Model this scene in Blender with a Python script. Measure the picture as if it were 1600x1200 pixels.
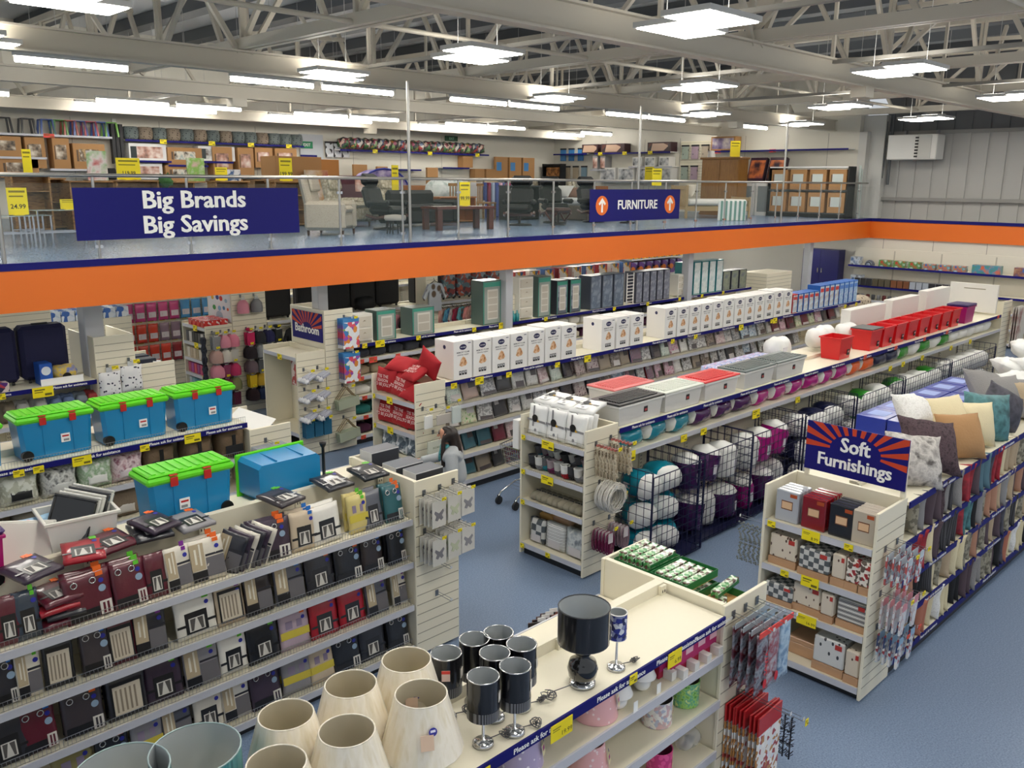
import bpy, math, random
from mathutils import Vector, Matrix
for _o in list(bpy.data.objects): bpy.data.objects.remove(_o)
SC = bpy.context.scene
COL = SC.collection
PI = math.pi
rnd = random.Random(7)
# ------------------------------------------------------------------ camera
FPX, YAW, PITCH, ROLL = 1364.07, math.radians(45.3875), math.radians(13.0405), math.radians(.4554)
EYE = Vector((0, 0, 4.5))
def _axes():
    cy, sy, cp, sp, cr, sr = math.cos(YAW), math.sin(YAW), math.cos(PITCH), math.sin(PITCH), math.cos(ROLL), math.sin(ROLL)
    f = Vector((cy*cp, sy*cp, -sp)); r = Vector((sy, -cy, 0)); d = f.cross(r)
    return cr*r - sr*d, sr*r + cr*d, f
CR, CD, CF = _axes()
cam = bpy.data.objects.new('camera', bpy.data.cameras.new('camera'))
COL.objects.link(cam)
cam.matrix_world = Matrix(((CR.x, -CD.x, -CF.x, EYE.x), (CR.y, -CD.y, -CF.y, EYE.y), (CR.z, -CD.z, -CF.z, EYE.z), (0, 0, 0, 1)))
cam.data.sensor_width = 36; cam.data.lens = FPX/1600*36; cam.data.clip_start = .05; cam.data.clip_end = 200
SC.camera = cam
# ------------------------------------------------------------------ world, exposure
SC.view_settings.view_transform = 'Standard'; SC.view_settings.look = 'None'; SC.view_settings.gamma = 1
SC.view_settings.use_curve_mapping = False
SC.view_settings.exposure = 0.58
W = bpy.data.worlds.new('world'); SC.world = W; W.use_nodes = True
W.node_tree.nodes['Background'].inputs[0].default_value = (.9, .95, 1, 1)
W.node_tree.nodes['Background'].inputs[1].default_value = .42
SC.cycles.max_bounces = 6; SC.cycles.diffuse_bounces = 4; SC.cycles.glossy_bounces = 3; SC.cycles.transparent_max_bounces = 12
SC.cycles.caustics_reflective = False; SC.cycles.caustics_refractive = False
SC.cycles.sample_clamp_indirect = 4
SC.cycles.use_denoising = True
# the lamps: square twin panels over the shop floor, tubes over the upper floor, battens under it; each is built with its own light in the ceiling section
LAMP_GLOW = dict(up=8, panel=16, tube=16, under=20)
PANELS = [(x, y) for y in (5.85, 9.4, 12.95) for x in (3.2, 8.55, 13.95, 19.45, 24.4)] + [(29.0, 9.2), (8.6, 2.2), (14.0, 2.2), (19.6, 2.2), (24.4, 2.2), (3.2, 2.2), (3.2, -1.4), (8.6, -1.4), (14, -1.4)]
TUBES = [(x, y) for y in (15.65, 18.05, 22.3, 23.7) for x in (5.4, 9.0, 10.95, 14.3, 16.15, 19.8, 21.65, 26.4)] + [(3.2, 17.9), (1.5, 15.65), (1.5, 17.9)]
UNDER = [(x, y) for y in (13.6, 16.4, 19.4, 22.4) for x in (1.5, 5, 8.5, 12, 15.5, 19, 22.5, 26)]
# ------------------------------------------------------------------ pixel <-> world (for reading positions along a shelf)
def xu(u, y, z):
    k = (u-800)/FPX; a = CR - k*CF
    return (-(a.y*y + a.z*(z-EYE.z)))/a.x
def yu(u, x, z):
    k = (u-800)/FPX; a = CR - k*CF
    return (-(a.x*x + a.z*(z-EYE.z)))/a.y
def ray(u, v): return CR*((u-800)/FPX) + CD*((v-600)/FPX) + CF
def atz(u, v, z):
    d = ray(u, v); return EYE + d*((z-EYE.z)/d.z)
def aty(u, v, y):
    d = ray(u, v); return EYE + d*(y/d.y)
def atx(u, v, x):
    d = ray(u, v); return EYE + d*(x/d.x)
# ------------------------------------------------------------------ materials
_mats = {}
def srgb(h):
    if isinstance(h, str):
        h = h.lstrip('#'); h = ''.join(q*2 for q in h) if len(h) == 3 else h; c = [int(h[i:i+2], 16)/255 for i in (0, 2, 4)]
        return tuple((x/12.92 if x <= .04045 else ((x+.055)/1.055)**2.4) for x in c)
    return h
def mat(col, rough=.5, metal=0, coat=0, emit=0, spec=None, bump=0, bscale=40):
    key = ('m', col, rough, metal, coat, emit, spec, bump, bscale)
    if key in _mats: return _mats[key]
    m = bpy.data.materials.new('m%d' % len(_mats)); m.use_nodes = True; nt = m.node_tree; b = nt.nodes['Principled BSDF']
    c = srgb(col); b.inputs['Base Color'].default_value = (*c, 1); b.inputs['Roughness'].default_value = rough; b.inputs['Metallic'].default_value = metal
    if coat: b.inputs['Coat Weight'].default_value = coat; b.inputs['Coat Roughness'].default_value = .12
    if spec is not None: b.inputs['Specular IOR Level'].default_value = spec
    if emit: b.inputs['Emission Color'].default_value = (*c, 1); b.inputs['Emission Strength'].default_value = emit
    if bump: _bump(nt, b, bscale, bump)
    m.diffuse_color = (*c, 1)
    _mats[key] = m; return m
def _coord(nt, space='Object', scale=(1, 1, 1), rot=(0, 0, 0)):
    tc = nt.nodes.new('ShaderNodeTexCoord'); mp = nt.nodes.new('ShaderNodeMapping')
    mp.inputs['Scale'].default_value = scale; mp.inputs['Rotation'].default_value = rot
    nt.links.new(tc.outputs[space], mp.inputs[0]); return mp.outputs[0]
def _bump(nt, b, scale, strength, space='Object'):
    n = nt.nodes.new('ShaderNodeTexNoise'); n.inputs['Scale'].default_value = scale; n.inputs['Detail'].default_value = 3
    nt.links.new(_coord(nt, space), n.inputs['Vector'])
    bp = nt.nodes.new('ShaderNodeBump'); bp.inputs['Strength'].default_value = strength; bp.inputs['Distance'].default_value = .01
    nt.links.new(n.outputs[0], bp.inputs['Height']); nt.links.new(bp.outputs[0], b.inputs['Normal'])
def pat(kind, cols, scale=10, rough=.5, coat=0, stretch=(1, 1, 1), rot=(0, 0, 0), thr=.5, width=.02, bump=0, bscale=60):
    """Patterned procedural material: noise, spots, bands, checks, cells, streak."""
    key = (kind, tuple(cols), scale, rough, coat, stretch, rot, thr, width, bump, bscale)
    if key in _mats: return _mats[key]
    m = bpy.data.materials.new('p%d' % len(_mats)); m.use_nodes = True; nt = m.node_tree; b = nt.nodes['Principled BSDF']
    b.inputs['Roughness'].default_value = rough
    if coat: b.inputs['Coat Weight'].default_value = coat; b.inputs['Coat Roughness'].default_value = .12
    v = _coord(nt, 'Object', stretch, rot)
    if kind in ('noise', 'streak'):
        t = nt.nodes.new('ShaderNodeTexNoise'); t.inputs['Scale'].default_value = scale; t.inputs['Detail'].default_value = 4; out = t.outputs[0]
    elif kind in ('spots', 'cells'):
        t = nt.nodes.new('ShaderNodeTexVoronoi'); t.inputs['Scale'].default_value = scale; out = t.outputs['Distance' if kind == 'spots' else 'Color']
    elif kind == 'bands':
        t = nt.nodes.new('ShaderNodeTexWave'); t.inputs['Scale'].default_value = scale; t.inputs['Distortion'].default_value = 0; out = t.outputs[1]
    elif kind == 'checks':
        t = nt.nodes.new('ShaderNodeTexChecker'); t.inputs['Scale'].default_value = scale; out = t.outputs[1]
    nt.links.new(v, t.inputs['Vector'])
    if kind == 'cells':
        s = nt.nodes.new('ShaderNodeSeparateColor'); nt.links.new(out, s.inputs[0]); out = s.outputs[0]
    r = nt.nodes.new('ShaderNodeValToRGB'); e = r.color_ramp.elements
    n = len(cols)
    if n == 2:
        e[0].position = max(0, thr-width); e[1].position = min(1, thr+width)
        e[0].color = (*srgb(cols[0]), 1); e[1].color = (*srgb(cols[1]), 1)
    else:
        r.color_ramp.interpolation = 'CONSTANT' if kind in ('cells', 'bands') else 'LINEAR'
        lo, hi = (.32, .68) if kind in ('noise', 'streak') else (0, 1)
        e[0].position = lo if kind in ('noise', 'streak') else 0; e[1].position = hi if kind in ('noise', 'streak') else (n-1)/n
        e[0].color = (*srgb(cols[0]), 1); e[1].color = (*srgb(cols[-1]), 1)
        for i in range(1, n-1):
            q = e.new(lo+(hi-lo)*i/(n-1) if kind in ('noise', 'streak') else i/n); q.color = (*srgb(cols[i]), 1)
    nt.links.new(out, r.inputs[0]); nt.links.new(r.outputs[0], b.inputs['Base Color'])
    if bump: _bump(nt, b, bscale, bump)
    _mats[key] = m; return m
def glass(tint=(.8, .93, .9), alpha=.12, rough=.02):
    key = ('g', tint, alpha, rough)
    if key in _mats: return _mats[key]
    m = bpy.data.materials.new('g%d' % len(_mats)); m.use_nodes = True; nt = m.node_tree
    b = nt.nodes['Principled BSDF']; b.inputs['Base Color'].default_value = (*tint, 1); b.inputs['Roughness'].default_value = rough
    b.inputs['Alpha'].default_value = alpha; b.inputs['Specular IOR Level'].default_value = .42
    _mats[key] = m; return m
# ------------------------------------------------------------------ mesh building
class MB:
    def __init__(s): s.v, s.f, s.m, s.sm = [], [], [], []
    def add(s, vs, fs, m=0, smooth=False, M=None):
        o = len(s.v)
        s.v += [tuple(M @ Vector(p)) for p in vs] if M is not None else [tuple(p) for p in vs]
        for f in fs: s.f.append([i+o for i in f]); s.m.append(m); s.sm.append(smooth)
        return s
    def box(s, x0, x1, y0, y1, z0, z1, m=0, b=0, M=None):
        if x0 > x1: x0, x1 = x1, x0
        if y0 > y1: y0, y1 = y1, y0
        if z0 > z1: z0, z1 = z1, z0
        if b <= 0:
            vs = [(x, y, z) for z in (z0, z1) for y in (y0, y1) for x in (x0, x1)]
            return s.add(vs, [(0, 2, 3, 1), (4, 5, 7, 6), (0, 1, 5, 4), (2, 6, 7, 3), (0, 4, 6, 2), (1, 3, 7, 5)], m, False, M)
        b = min(b, (x1-x0)*.49, (y1-y0)*.49, (z1-z0)*.49)
        vs = []; ix = {}
        for i, X in enumerate((x0, x1)):
            for j, Y in enumerate((y0, y1)):
                for k, Z in enumerate((z0, z1)):
                    dx, dy, dz = (b if i == 0 else -b), (b if j == 0 else -b), (b if k == 0 else -b)
                    for a, p in enumerate(((X, Y+dy, Z+dz), (X+dx, Y, Z+dz), (X+dx, Y+dy, Z))):
                        ix[i, j, k, a] = len(vs); vs.append(p)
        fs = [[ix[0, 0, 0, 0], ix[0, 0, 1, 0], ix[0, 1, 1, 0], ix[0, 1, 0, 0]], [ix[1, 0, 0, 0], ix[1, 1, 0, 0], ix[1, 1, 1, 0], ix[1, 0, 1, 0]],
              [ix[0, 0, 0, 1], ix[1, 0, 0, 1], ix[1, 0, 1, 1], ix[0, 0, 1, 1]], [ix[0, 1, 0, 1], ix[0, 1, 1, 1], ix[1, 1, 1, 1], ix[1, 1, 0, 1]],
              [ix[0, 0, 0, 2], ix[0, 1, 0, 2], ix[1, 1, 0, 2], ix[1, 0, 0, 2]], [ix[0, 0, 1, 2], ix[1, 0, 1, 2], ix[1, 1, 1, 2], ix[0, 1, 1, 2]]]
        for i in (0, 1):
            for j in (0, 1): fs.append([ix[i, j, 0, 0], ix[i, j, 1, 0], ix[i, j, 1, 1], ix[i, j, 0, 1]])
            for k in (0, 1): fs.append([ix[i, 0, k, 0], ix[i, 1, k, 0], ix[i, 1, k, 2], ix[i, 0, k, 2]])
        for j in (0, 1):
            for k in (0, 1): fs.append([ix[0, j, k, 1], ix[1, j, k, 1], ix[1, j, k, 2], ix[0, j, k, 2]])
        for i in (0, 1):
            for j in (0, 1):
                for k in (0, 1): fs.append([ix[i, j, k, 0], ix[i, j, k, 1], ix[i, j, k, 2]])
        return s.add(vs, fs, m, False, M)
    def bar(s, p, q, w, h=None, m=0, up=(0, 0, 1)):
        p, q = Vector(p), Vector(q); d = (q-p); L = d.length; d.normalize(); u = Vector(up)
        if abs(d.dot(u)) > .99: u = Vector((1, 0, 0))
        r = d.cross(u).normalized(); u = r.cross(d); h = h or w
        M = Matrix(((d.x, r.x, u.x, p.x), (d.y, r.y, u.y, p.y), (d.z, r.z, u.z, p.z), (0, 0, 0, 1)))
        return s.box(0, L, -w/2, w/2, -h/2, h/2, m, 0, M)
    def tube(s, pts, r, m=0, n=8, caps=True, closed=False, smooth=True):
        P = [Vector(p) for p in pts]; N = len(P); R = r if isinstance(r, (list, tuple)) else [r]*N
        vs = []; fs = []; pu = None
        for i in range(N):
            a = P[i-1] if (i or closed) else P[i]; c = P[(i+1) % N] if (i < N-1 or closed) else P[i]
            d = (c-a).normalized()
            if pu is None:
                u = Vector((0, 0, 1)) if abs(d.z) < .9 else Vector((1, 0, 0))
            else: u = pu
            u = (u - d*u.dot(d)).normalized(); pu = u; w = d.cross(u)
            for k in range(n):
                t = 2*PI*k/n; vs.append(P[i] + (u*math.cos(t)+w*math.sin(t))*R[i])
        for i in range(N if closed else N-1):
            j = (i+1) % N
            for k in range(n): fs.append([i*n+k, i*n+(k+1) % n, j*n+(k+1) % n, j*n+k])
        s.add(vs, fs, m, smooth)
        if caps and not closed: s.add(vs[:n], [list(range(n))[::-1]], m); s.add(vs[-n:], [list(range(n))], m)
        return s
    def lathe(s, prof, n=20, m=0, c=(0, 0, 0), smooth=True, M=None, flute=0, nf=0):
        vs = []; fs = []
        for (r, z) in prof:
            for k in range(n):
                t = 2*PI*k/n; q = r*(1+flute*math.cos(nf*t)); vs.append((c[0]+q*math.cos(t), c[1]+q*math.sin(t), c[2]+z))
        for i in range(len(prof)-1):
            for k in range(n): fs.append([i*n+k, i*n+(k+1) % n, (i+1)*n+(k+1) % n, (i+1)*n+k])
        if prof[0][0] > 1e-4: fs.append(list(range(n))[::-1]) if prof[0][1] <= prof[-1][1] and prof[0][0] != prof[-1][0] and False else None
        fs = [f for f in fs if f]
        return s.add(vs, fs, m, smooth, M)
    def disc(s, c, r, ax='z', m=0, n=20, t=0, sx=1):
        cx, cy, cz = c; vs = []
        for k in range(n):
            a = 2*PI*k/n; p, q = sx*r*math.cos(a), r*math.sin(a)
            vs.append((cx+p, cy+q, cz) if ax == 'z' else ((cx+p, cy, cz+q) if ax == 'y' else (cx, cy+p, cz+q)))
        return s.add(vs, [list(range(n)) if ax != 'y' else list(range(n))[::-1]][0:1] if False else [list(range(n))], m)
    def ring(s, c, R, r, ax='y', m=0, n=16, k=5):
        pts = []
        for i in range(n):
            a = 2*PI*i/n; p, q = R*math.cos(a), R*math.sin(a)
            pts.append((c[0]+p, c[1], c[2]+q) if ax == 'y' else ((c[0]+p, c[1]+q, c[2]) if ax == 'z' else (c[0], c[1]+p, c[2]+q)))
        return s.tube(pts, r, m, k, closed=True)
    def prism(s, poly, a0, a1, ax='y', m=0):
        n = len(poly)
        f = {'y': lambda p, a: (p[0], a, p[1]), 'x': lambda p, a: (a, p[0], p[1]), 'z': lambda p, a: (p[0], p[1], a)}[ax]
        vs = [f(p, a0) for p in poly]+[f(p, a1) for p in poly]
        return s.add(vs, [list(range(n)), list(range(n, 2*n))[::-1]]+[[i, i+n, (i+1) % n+n, (i+1) % n] for i in range(n)], m)
    def pillow(s, w, h, t, m=0, nu=10, nv=10, p=2.2, pinch=.06, rough=0, seed=0, M=None, edge=.05):
        """Soft cushion lying in XZ, thick along Y, centred."""
        R = random.Random(seed); vs = []; fs = []
        ph = [R.uniform(0, 6) for _ in range(6)]
        for side in (1, -1):
            for j in range(nv+1):
                for i in range(nu+1):
                    a, b = 2*i/nu-1, 2*j/nv-1
                    k = 1 - pinch*(1-abs(b)**2)*abs(a)**3 ; l = 1 - pinch*(1-abs(a)**2)*abs(b)**3
                    x, z = a*w/2*k, b*h/2*l
                    th = (max(0, 1-abs(a)**p)**.55)*(max(0, 1-abs(b)**p)**.55)
                    y = t/2*(edge+(1-edge)*th)
                    if rough:
                        e = rough*(math.sin(7*a+ph[0])*math.cos(6*b+ph[1])+.6*math.sin(13*a+ph[2]+4*b)*math.cos(11*b+ph[3]))
                        y += e*th; z += e*.6; x += rough*.6*math.sin(5*b+ph[4])
                    vs.append((x, side*y if 0 < i < nu and 0 < j < nv else side*t/2*edge, z))
        q = (nu+1)*(nv+1)
        for j in range(nv):
            for i in range(nu):
                a = j*(nu+1)+i; fs.append([a, a+1, a+nu+2, a+nu+1]); fs.append([q+a, q+a+nu+1, q+a+nu+2, q+a+1])
        for i in range(nu):
            fs.append([i, q+i, q+i+1, i+1]); a = nv*(nu+1)+i; fs.append([a, a+1, q+a+1, q+a])
        for j in range(nv):
            a = j*(nu+1); fs.append([a, a+nu+1, q+a+nu+1, q+a]); a += nu; fs.append([a, q+a, q+a+nu+1, a+nu+1])
        return s.add(vs, fs, m, True, M)
    def sack(s, L, ry, rz, m=0, n=16, k=9, p=2.6, rough=.0, seed=0, M=None):
        """Stuffed bag or roll along X, centred."""
        R = random.Random(seed); vs = []; fs = []; ph = [R.uniform(0, 6) for _ in range(5)]
        for i in range(k+1):
            a = 2*i/k-1; g = (max(0, 1-abs(a)**5)**.4)*.92+.08
            for j in range(n):
                t = 2*PI*j/n; c, d = math.cos(t), math.sin(t)
                q = (abs(c)**p+abs(d)**p)**(-1/p)
                e = 1+rough*(math.sin(3*t+ph[0]+5*a)+.7*math.cos(9*a+ph[1]+2*t))
                vs.append((a*L/2*(1+.3*rough*math.sin(2*t+ph[3])), ry*g*q*c*e, rz*g*q*d*e))
        for i in range(k):
            for j in range(n): fs.append([i*n+j, (i+1)*n+j, (i+1)*n+(j+1) % n, i*n+(j+1) % n])
        fs.append(list(range(n))); fs.append([k*n+j for j in range(n)][::-1])
        return s.add(vs, fs, m, True, M)
    def endcol(s, n, k, m, first=0):
        """Give the faces of the last k rings of the sack just added (n round) material m."""
        for i in range(1, k*n+3): s.m[-i] = m
        s.m[-2] = first
        return s
    def mesh(s, mats, name='mesh'):
        me = bpy.data.meshes.new(name); me.from_pydata(s.v, [], s.f)
        for mm in (mats if isinstance(mats, (list, tuple)) else [mats]): me.materials.append(mm)
        me.polygons.foreach_set('material_index', s.m); me.polygons.foreach_set('use_smooth', s.sm)
        me.validate(); me.update()
        import bmesh
        b = bmesh.new(); b.from_mesh(me); bmesh.ops.recalc_face_normals(b, faces=b.faces); b.to_mesh(me); b.free()
        return me
    def build(s, name, mats, parent=None, loc=(0, 0, 0), rot=(0, 0, 0), **kw):
        return obj(name, s.mesh(mats, name), parent, loc, rot, **kw)
def obj(name, me, parent=None, loc=(0, 0, 0), rot=(0, 0, 0), label=None, cat=None, group=None, kind=None, scale=None):
    o = bpy.data.objects.new(name, me); COL.objects.link(o); o.location = loc; o.rotation_euler = rot
    if scale is not None: o.scale = scale
    if parent is not None: o.parent = parent
    tag(o, label, cat, group, kind); return o
def tag(o, label=None, cat=None, group=None, kind=None):
    if label: o['label'] = label
    if cat: o['category'] = cat
    if group: o['group'] = group
    if kind: o['kind'] = kind
    return o
def thing(name, label, cat, loc=(0, 0, 0), rz=0, group=None, rot=None):
    o = bpy.data.objects.new(name, None); COL.objects.link(o); o.location = loc; o.rotation_euler = rot or (0, 0, rz)
    o.empty_display_size = .1
    return tag(o, label, cat, group)
def dup(src, loc, rz=None, label=None, group=None, rot=None, scale=None):
    r = src.copy(); COL.objects.link(r); r.location = loc
    if rz is not None: r.rotation_euler = (src.rotation_euler[0], src.rotation_euler[1], rz)
    if rot is not None: r.rotation_euler = rot
    if scale is not None: r.scale = scale
    if label: r['label'] = label
    if group: r['group'] = group
    def kids(a, b):
        for ch in CH.get(a.name, ()):
            c = ch.copy(); COL.objects.link(c); c.parent = b; CH.setdefault(b.name, []).append(c); kids(ch, c)
    kids(src, r); return r
class _CH(dict):
    pass
CH = _CH()
_obj0 = obj
def obj(name, me, parent=None, *a, **k):
    o = _obj0(name, me, parent, *a, **k)
    if parent is not None: CH.setdefault(parent.name, []).append(o)
    return o
class Bank:
    """First call builds the thing, later calls copy it."""
    def __init__(s): s.d = {}
    def put(s, key, make, loc, rz=0, label=None, group=None, rot=None, scale=None):
        if key not in s.d:
            o = make(); s.d[key] = o; o.location = loc; o.rotation_euler = rot or (0, 0, rz)
            if scale is not None: o.scale = scale
            tag(o, label, None, group); return o
        return dup(s.d[key], loc, rz, label, group, rot or (0, 0, rz), scale if scale is not None else (1, 1, 1))
BANK = Bank()
ORD = ['first', 'second', 'third', 'fourth', 'fifth', 'sixth', 'seventh', 'eighth', 'ninth', 'tenth', 'eleventh', 'twelfth', 'thirteenth', 'fourteenth', 'fifteenth', 'sixteenth', 'seventeenth', 'eighteenth', 'nineteenth', 'twentieth'] + ['%s' % s for s in ('twenty-first', 'twenty-second', 'twenty-third', 'twenty-fourth', 'twenty-fifth', 'twenty-sixth', 'twenty-seventh', 'twenty-eighth', 'twenty-ninth', 'thirtieth')]
_txt = {}
def text_mesh(s, size, m, bold=.0, align='CENTER', ext=.0, line=.95):
    key = (s, size, m.name, bold, align, ext)
    if key not in _txt:
        cu = bpy.data.curves.new('txt', 'FONT'); cu.body = s; cu.size = size; cu.align_x = align; cu.align_y = 'CENTER'; cu.offset = min(bold, .014)*size; cu.extrude = ext; cu.resolution_u = 2; cu.space_line = line
        o = bpy.data.objects.new('txt', cu); COL.objects.link(o); bpy.context.view_layer.update()
        me = bpy.data.meshes.new_from_object(o.evaluated_get(bpy.context.evaluated_depsgraph_get())); bpy.data.objects.remove(o); bpy.data.curves.remove(cu)
        if bold > .014:   # heavier strokes: the same outlines once more to each side
            vs = [tuple(v.co) for v in me.vertices]; fs = [tuple(p.vertices) for p in me.polygons]; n = len(vs); dx = (bold-.014)*size
            me = bpy.data.meshes.new('lettering'); me.from_pydata([(x+d, y, z+i*1e-5) for i, d in enumerate((-dx, 0, dx)) for x, y, z in vs], [], [tuple(q+i*n for q in f) for i in range(3) for f in fs])
        me.materials.clear(); me.materials.append(m); _txt[key] = me
    return _txt[key]
RX = (PI/2, 0, 0)            # lettering that faces -Y
RXX = (PI/2, 0, -PI/2)       # lettering that faces -X
def lettering(s, size, m, parent, loc, rot=RX, bold=.02, align='CENTER', name='lettering', sx=1):
    return obj(name, text_mesh(s, size, m, bold, align), parent, loc, rot, scale=(sx, 1, 1))
# common materials
CREAM = mat('#e6dfc9', .45); CREAMD = mat('#d9d2bc', .5); WHITE = mat('#e9e8e4', .45); STRIP = mat('#c3c4cc', .35)
BLUE = mat('#101068', .55, spec=.25); PURP = mat('#15126c', .55, spec=.25); ORANGE = mat('#e4701f', .45); YEL = mat('#f2de16', .5); WHT = mat('#f5f5f3', .5)
BLACK = mat('#0e0e10', .4); DK = mat('#1c1d21', .5); CHROME = mat('#d5d6d8', .15, 1); STEEL = mat('#b5b3ae', .3, 1); WIRE = mat('#b9b9bb', .3, .9)
CARD = mat('#a87d50', .75); CARDD = mat('#94693f', .75); RED = mat('#c4161c', .45); SIGNRED = mat('#e2453c', .5)
GREY = mat('#8c8d90', .6); DWIRE = mat('#1d2045', .4, .3)
# ================================================================== the room
MZ = 3.47          # upper floor level
ME = 11.95         # its front edge
YB, XR = 25.6, 27.6
def struct(name, mb, mats, **k): return mb.build(name, mats, kind='structure', **k)
FLOORM = pat('noise', ['#5d6f8a', '#6d7f9a', '#7d8faa'], 70, .45, stretch=(1, 1, 1))
struct('floor', MB().box(-4, 29.5, -5, YB+.4, -.1, 0), FLOORM)
MFLOOR = pat('noise', ['#5f7690', '#6d849e', '#7a90a8'], 40, .25)
m = MB().box(-4, XR+.6, ME+.06, YB+.4, MZ-.05, MZ, 0).box(-4, XR+.6, ME+.06, YB+.4, 2.9, MZ-.051, 1)
struct('floor_upper', m, [MFLOOR, WHITE])
struct('trim_fascia_orange', MB().box(-4, XR, ME, ME+.055, 2.87, 3.385), ORANGE)
struct('trim_fascia_blue', MB().box(-4, XR, ME-.01, ME+.055, 3.386, MZ+.005), BLUE)
struct('trim_fascia_side_orange', MB().box(XR-.06, XR-.001, -5, ME-.001, 2.87, 3.385), ORANGE)
struct('trim_fascia_side_blue', MB().box(XR-.08, XR-.001, -5, ME-.012, 3.386, MZ+.005), BLUE)
SHEETW = mat('#d9d6cb', .5)
WALLP = mat('#d6d1c4', .55)
def seams_wall(name, boxargs, seams, m0=WALLP):
    mb = MB().box(*boxargs, 0)
    for s_ in seams: mb.box(*s_, 1)
    struct(name, mb, [m0, mat('#8f8c84', .6)])
seams_wall('wall_back_lower', (-4, 28.5, YB, YB+.3, 0, 2.9), [(x, x+.02, YB-.004, YB, 0, 2.9) for x in range(0, 28, 2)])
seams_wall('wall_back_upper', (-4, 28.5, YB, YB+.3, MZ, 8.5), [(x, x+.012, YB-.004, YB, MZ, 6.1) for x in (6.2, 8.6, 11, 14, 17.6, 19.6, 21.5)], mat('#d8d4c8', .55))
seams_wall('wall_right_upper_floor', (XR, XR+.5, 12.6, YB, MZ, 8.5), [(XR-.004, XR, y, y+.012, MZ, 6.1) for y in (13.6, 15, 16.6, 19.3, 20.9, 22.8)], mat('#d8d4c8', .55))
seams_wall('wall_right_lower', (XR, XR+.5, -5, YB, 0, 2.9), [(XR-.004, XR, y, y+.015, .1, 2.86) for y in (5.5, 7, 8.5, 10, 11.5)])
# profiled cladding of the void's right wall
CLAD = mat('#a9a8a4', .5)
mb = MB(); y = -5.0
while y < 12.0:
    mb.box(XR+.55, XR+.9, y, y+.42, 3.4, 6.05, 0).box(XR+.58, XR+.9, y+.42, y+.5, 3.4, 6.05, 0); y += .5
struct('wall_right_cladding', mb, CLAD)
mb = MB(); y = -5.0
while y < 12.0:
    mb.box(XR+.55, XR+.9, y, y+.42, 6.05, 8.5, 0).box(XR+.58, XR+.9, y+.42, y+.5, 6.05, 8.5, 0); y += .5
struct('wall_right_cladding_top', mb, mat('#66686a', .5))  # dark grey upper cladding, its shadow included in the tone
struct('trim_wall_rail', MB().box(XR+.4, XR+.548, -5, 11.9, 4.02, 4.12).box(XR+.45, XR+.548, -5, 11.9, 6.0, 6.1), mat('#8a8985', .5))
struct('trim_wall_ledge', MB().box(XR, XR+.55, -5, 11.9, 3.3, MZ-.01), mat('#b3b0a6', .5))
struct('column_corner', MB().box(27.85, 28.15, 11.9, 12.6, MZ, 6.6).box(27.6, 27.849, 12.35, 12.599, MZ, 6.1), mat('#c9c8c3', .5))
for x, y_, w in ((4.32, 12.85, .26), (8.0, 12.75, .2), (11.95, 12.3, .2), (18.15, 12.3, .2), (24.3, 12.3, .2)):
    struct('column_under', MB().box(x-w/2, x+w/2, y_-w/2, y_+w/2, 0, 2.89, 0, .01), mat('#b9bcc2', .5))
# ------------------------------------------------------------------ ceiling
DECK = pat('bands', ['#8d8f90', '#7c7e80'], 1.2, .55, stretch=(4, .2, 1), thr=.5, width=.2)
struct('ceiling', MB().box(-4, 29.5, -5, YB+.4, 8.4, 8.55), mat('#c4c7c9', .5))
PURL = mat('#5c6064', .6)  # dark grey with the shade on the purlins put into the colour
x = -2.0
while x < 29:
    struct('ceiling_purlin', MB().box(x, x+.42, -5, YB, 8.12, 8.39), PURL); x += 1.9
BEAMM = mat('#c6bfb0', .45)
def ibeam(name, y, z0, h=.3, w=.2, x0=-4, x1=28.5):
    mb = MB().box(x0, x1, y-w/2, y+w/2, z0, z0+.03).box(x0, x1, y-w/2, y+w/2, z0+h-.03, z0+h).box(x0, x1, y-.02, y+.02, z0+.031, z0+h-.031)
    struct(name, mb, BEAMM)
for y_, h_ in ((7.15, .36), (13.45, .34), (17.7, .28), (24.15, .3)): ibeam('ceiling_beam', y_, 6.15, h_)
# beam joint plates
for x_, y_ in ((3.0, 13.45), (15.6, 7.15), (17.3, 24.15), (9.3, 17.7), (21.8, 13.45)):
    struct('ceiling_joint', MB().box(x_-.16, x_+.16, y_-.14, y_+.14, 5.98, 6.149), BEAMM)
# trusses across, every 4.75 m
for k, x_ in enumerate((2.5, 7.25, 12.0, 16.75, 21.5, 26.2)):
    mb = MB()
    zt = 8.02
    for dx in (-.07, .07):
        mb.bar((x_+dx, -5, 6.58), (x_+dx, YB, 6.58), .1, .16); mb.bar((x_+dx, -5, zt), (x_+dx, YB, zt), .09, .12)
    y0 = -4.45
    while y0 < YB-3.1:
        mb.bar((x_, y0, 6.62), (x_, y0+.8, zt), .075); mb.bar((x_, y0+.8, zt), (x_, y0+2.4, 6.62), .075)
        mb.bar((x_-.06, y0+2.34, 6.62), (x_-.06, y0+2.34, zt), .055); mb.bar((x_+.06, y0+2.46, 6.62), (x_+.06, y0+2.46, zt), .055); y0 += 3.1
    struct('ceiling_truss', mb, BEAMM)
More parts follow.
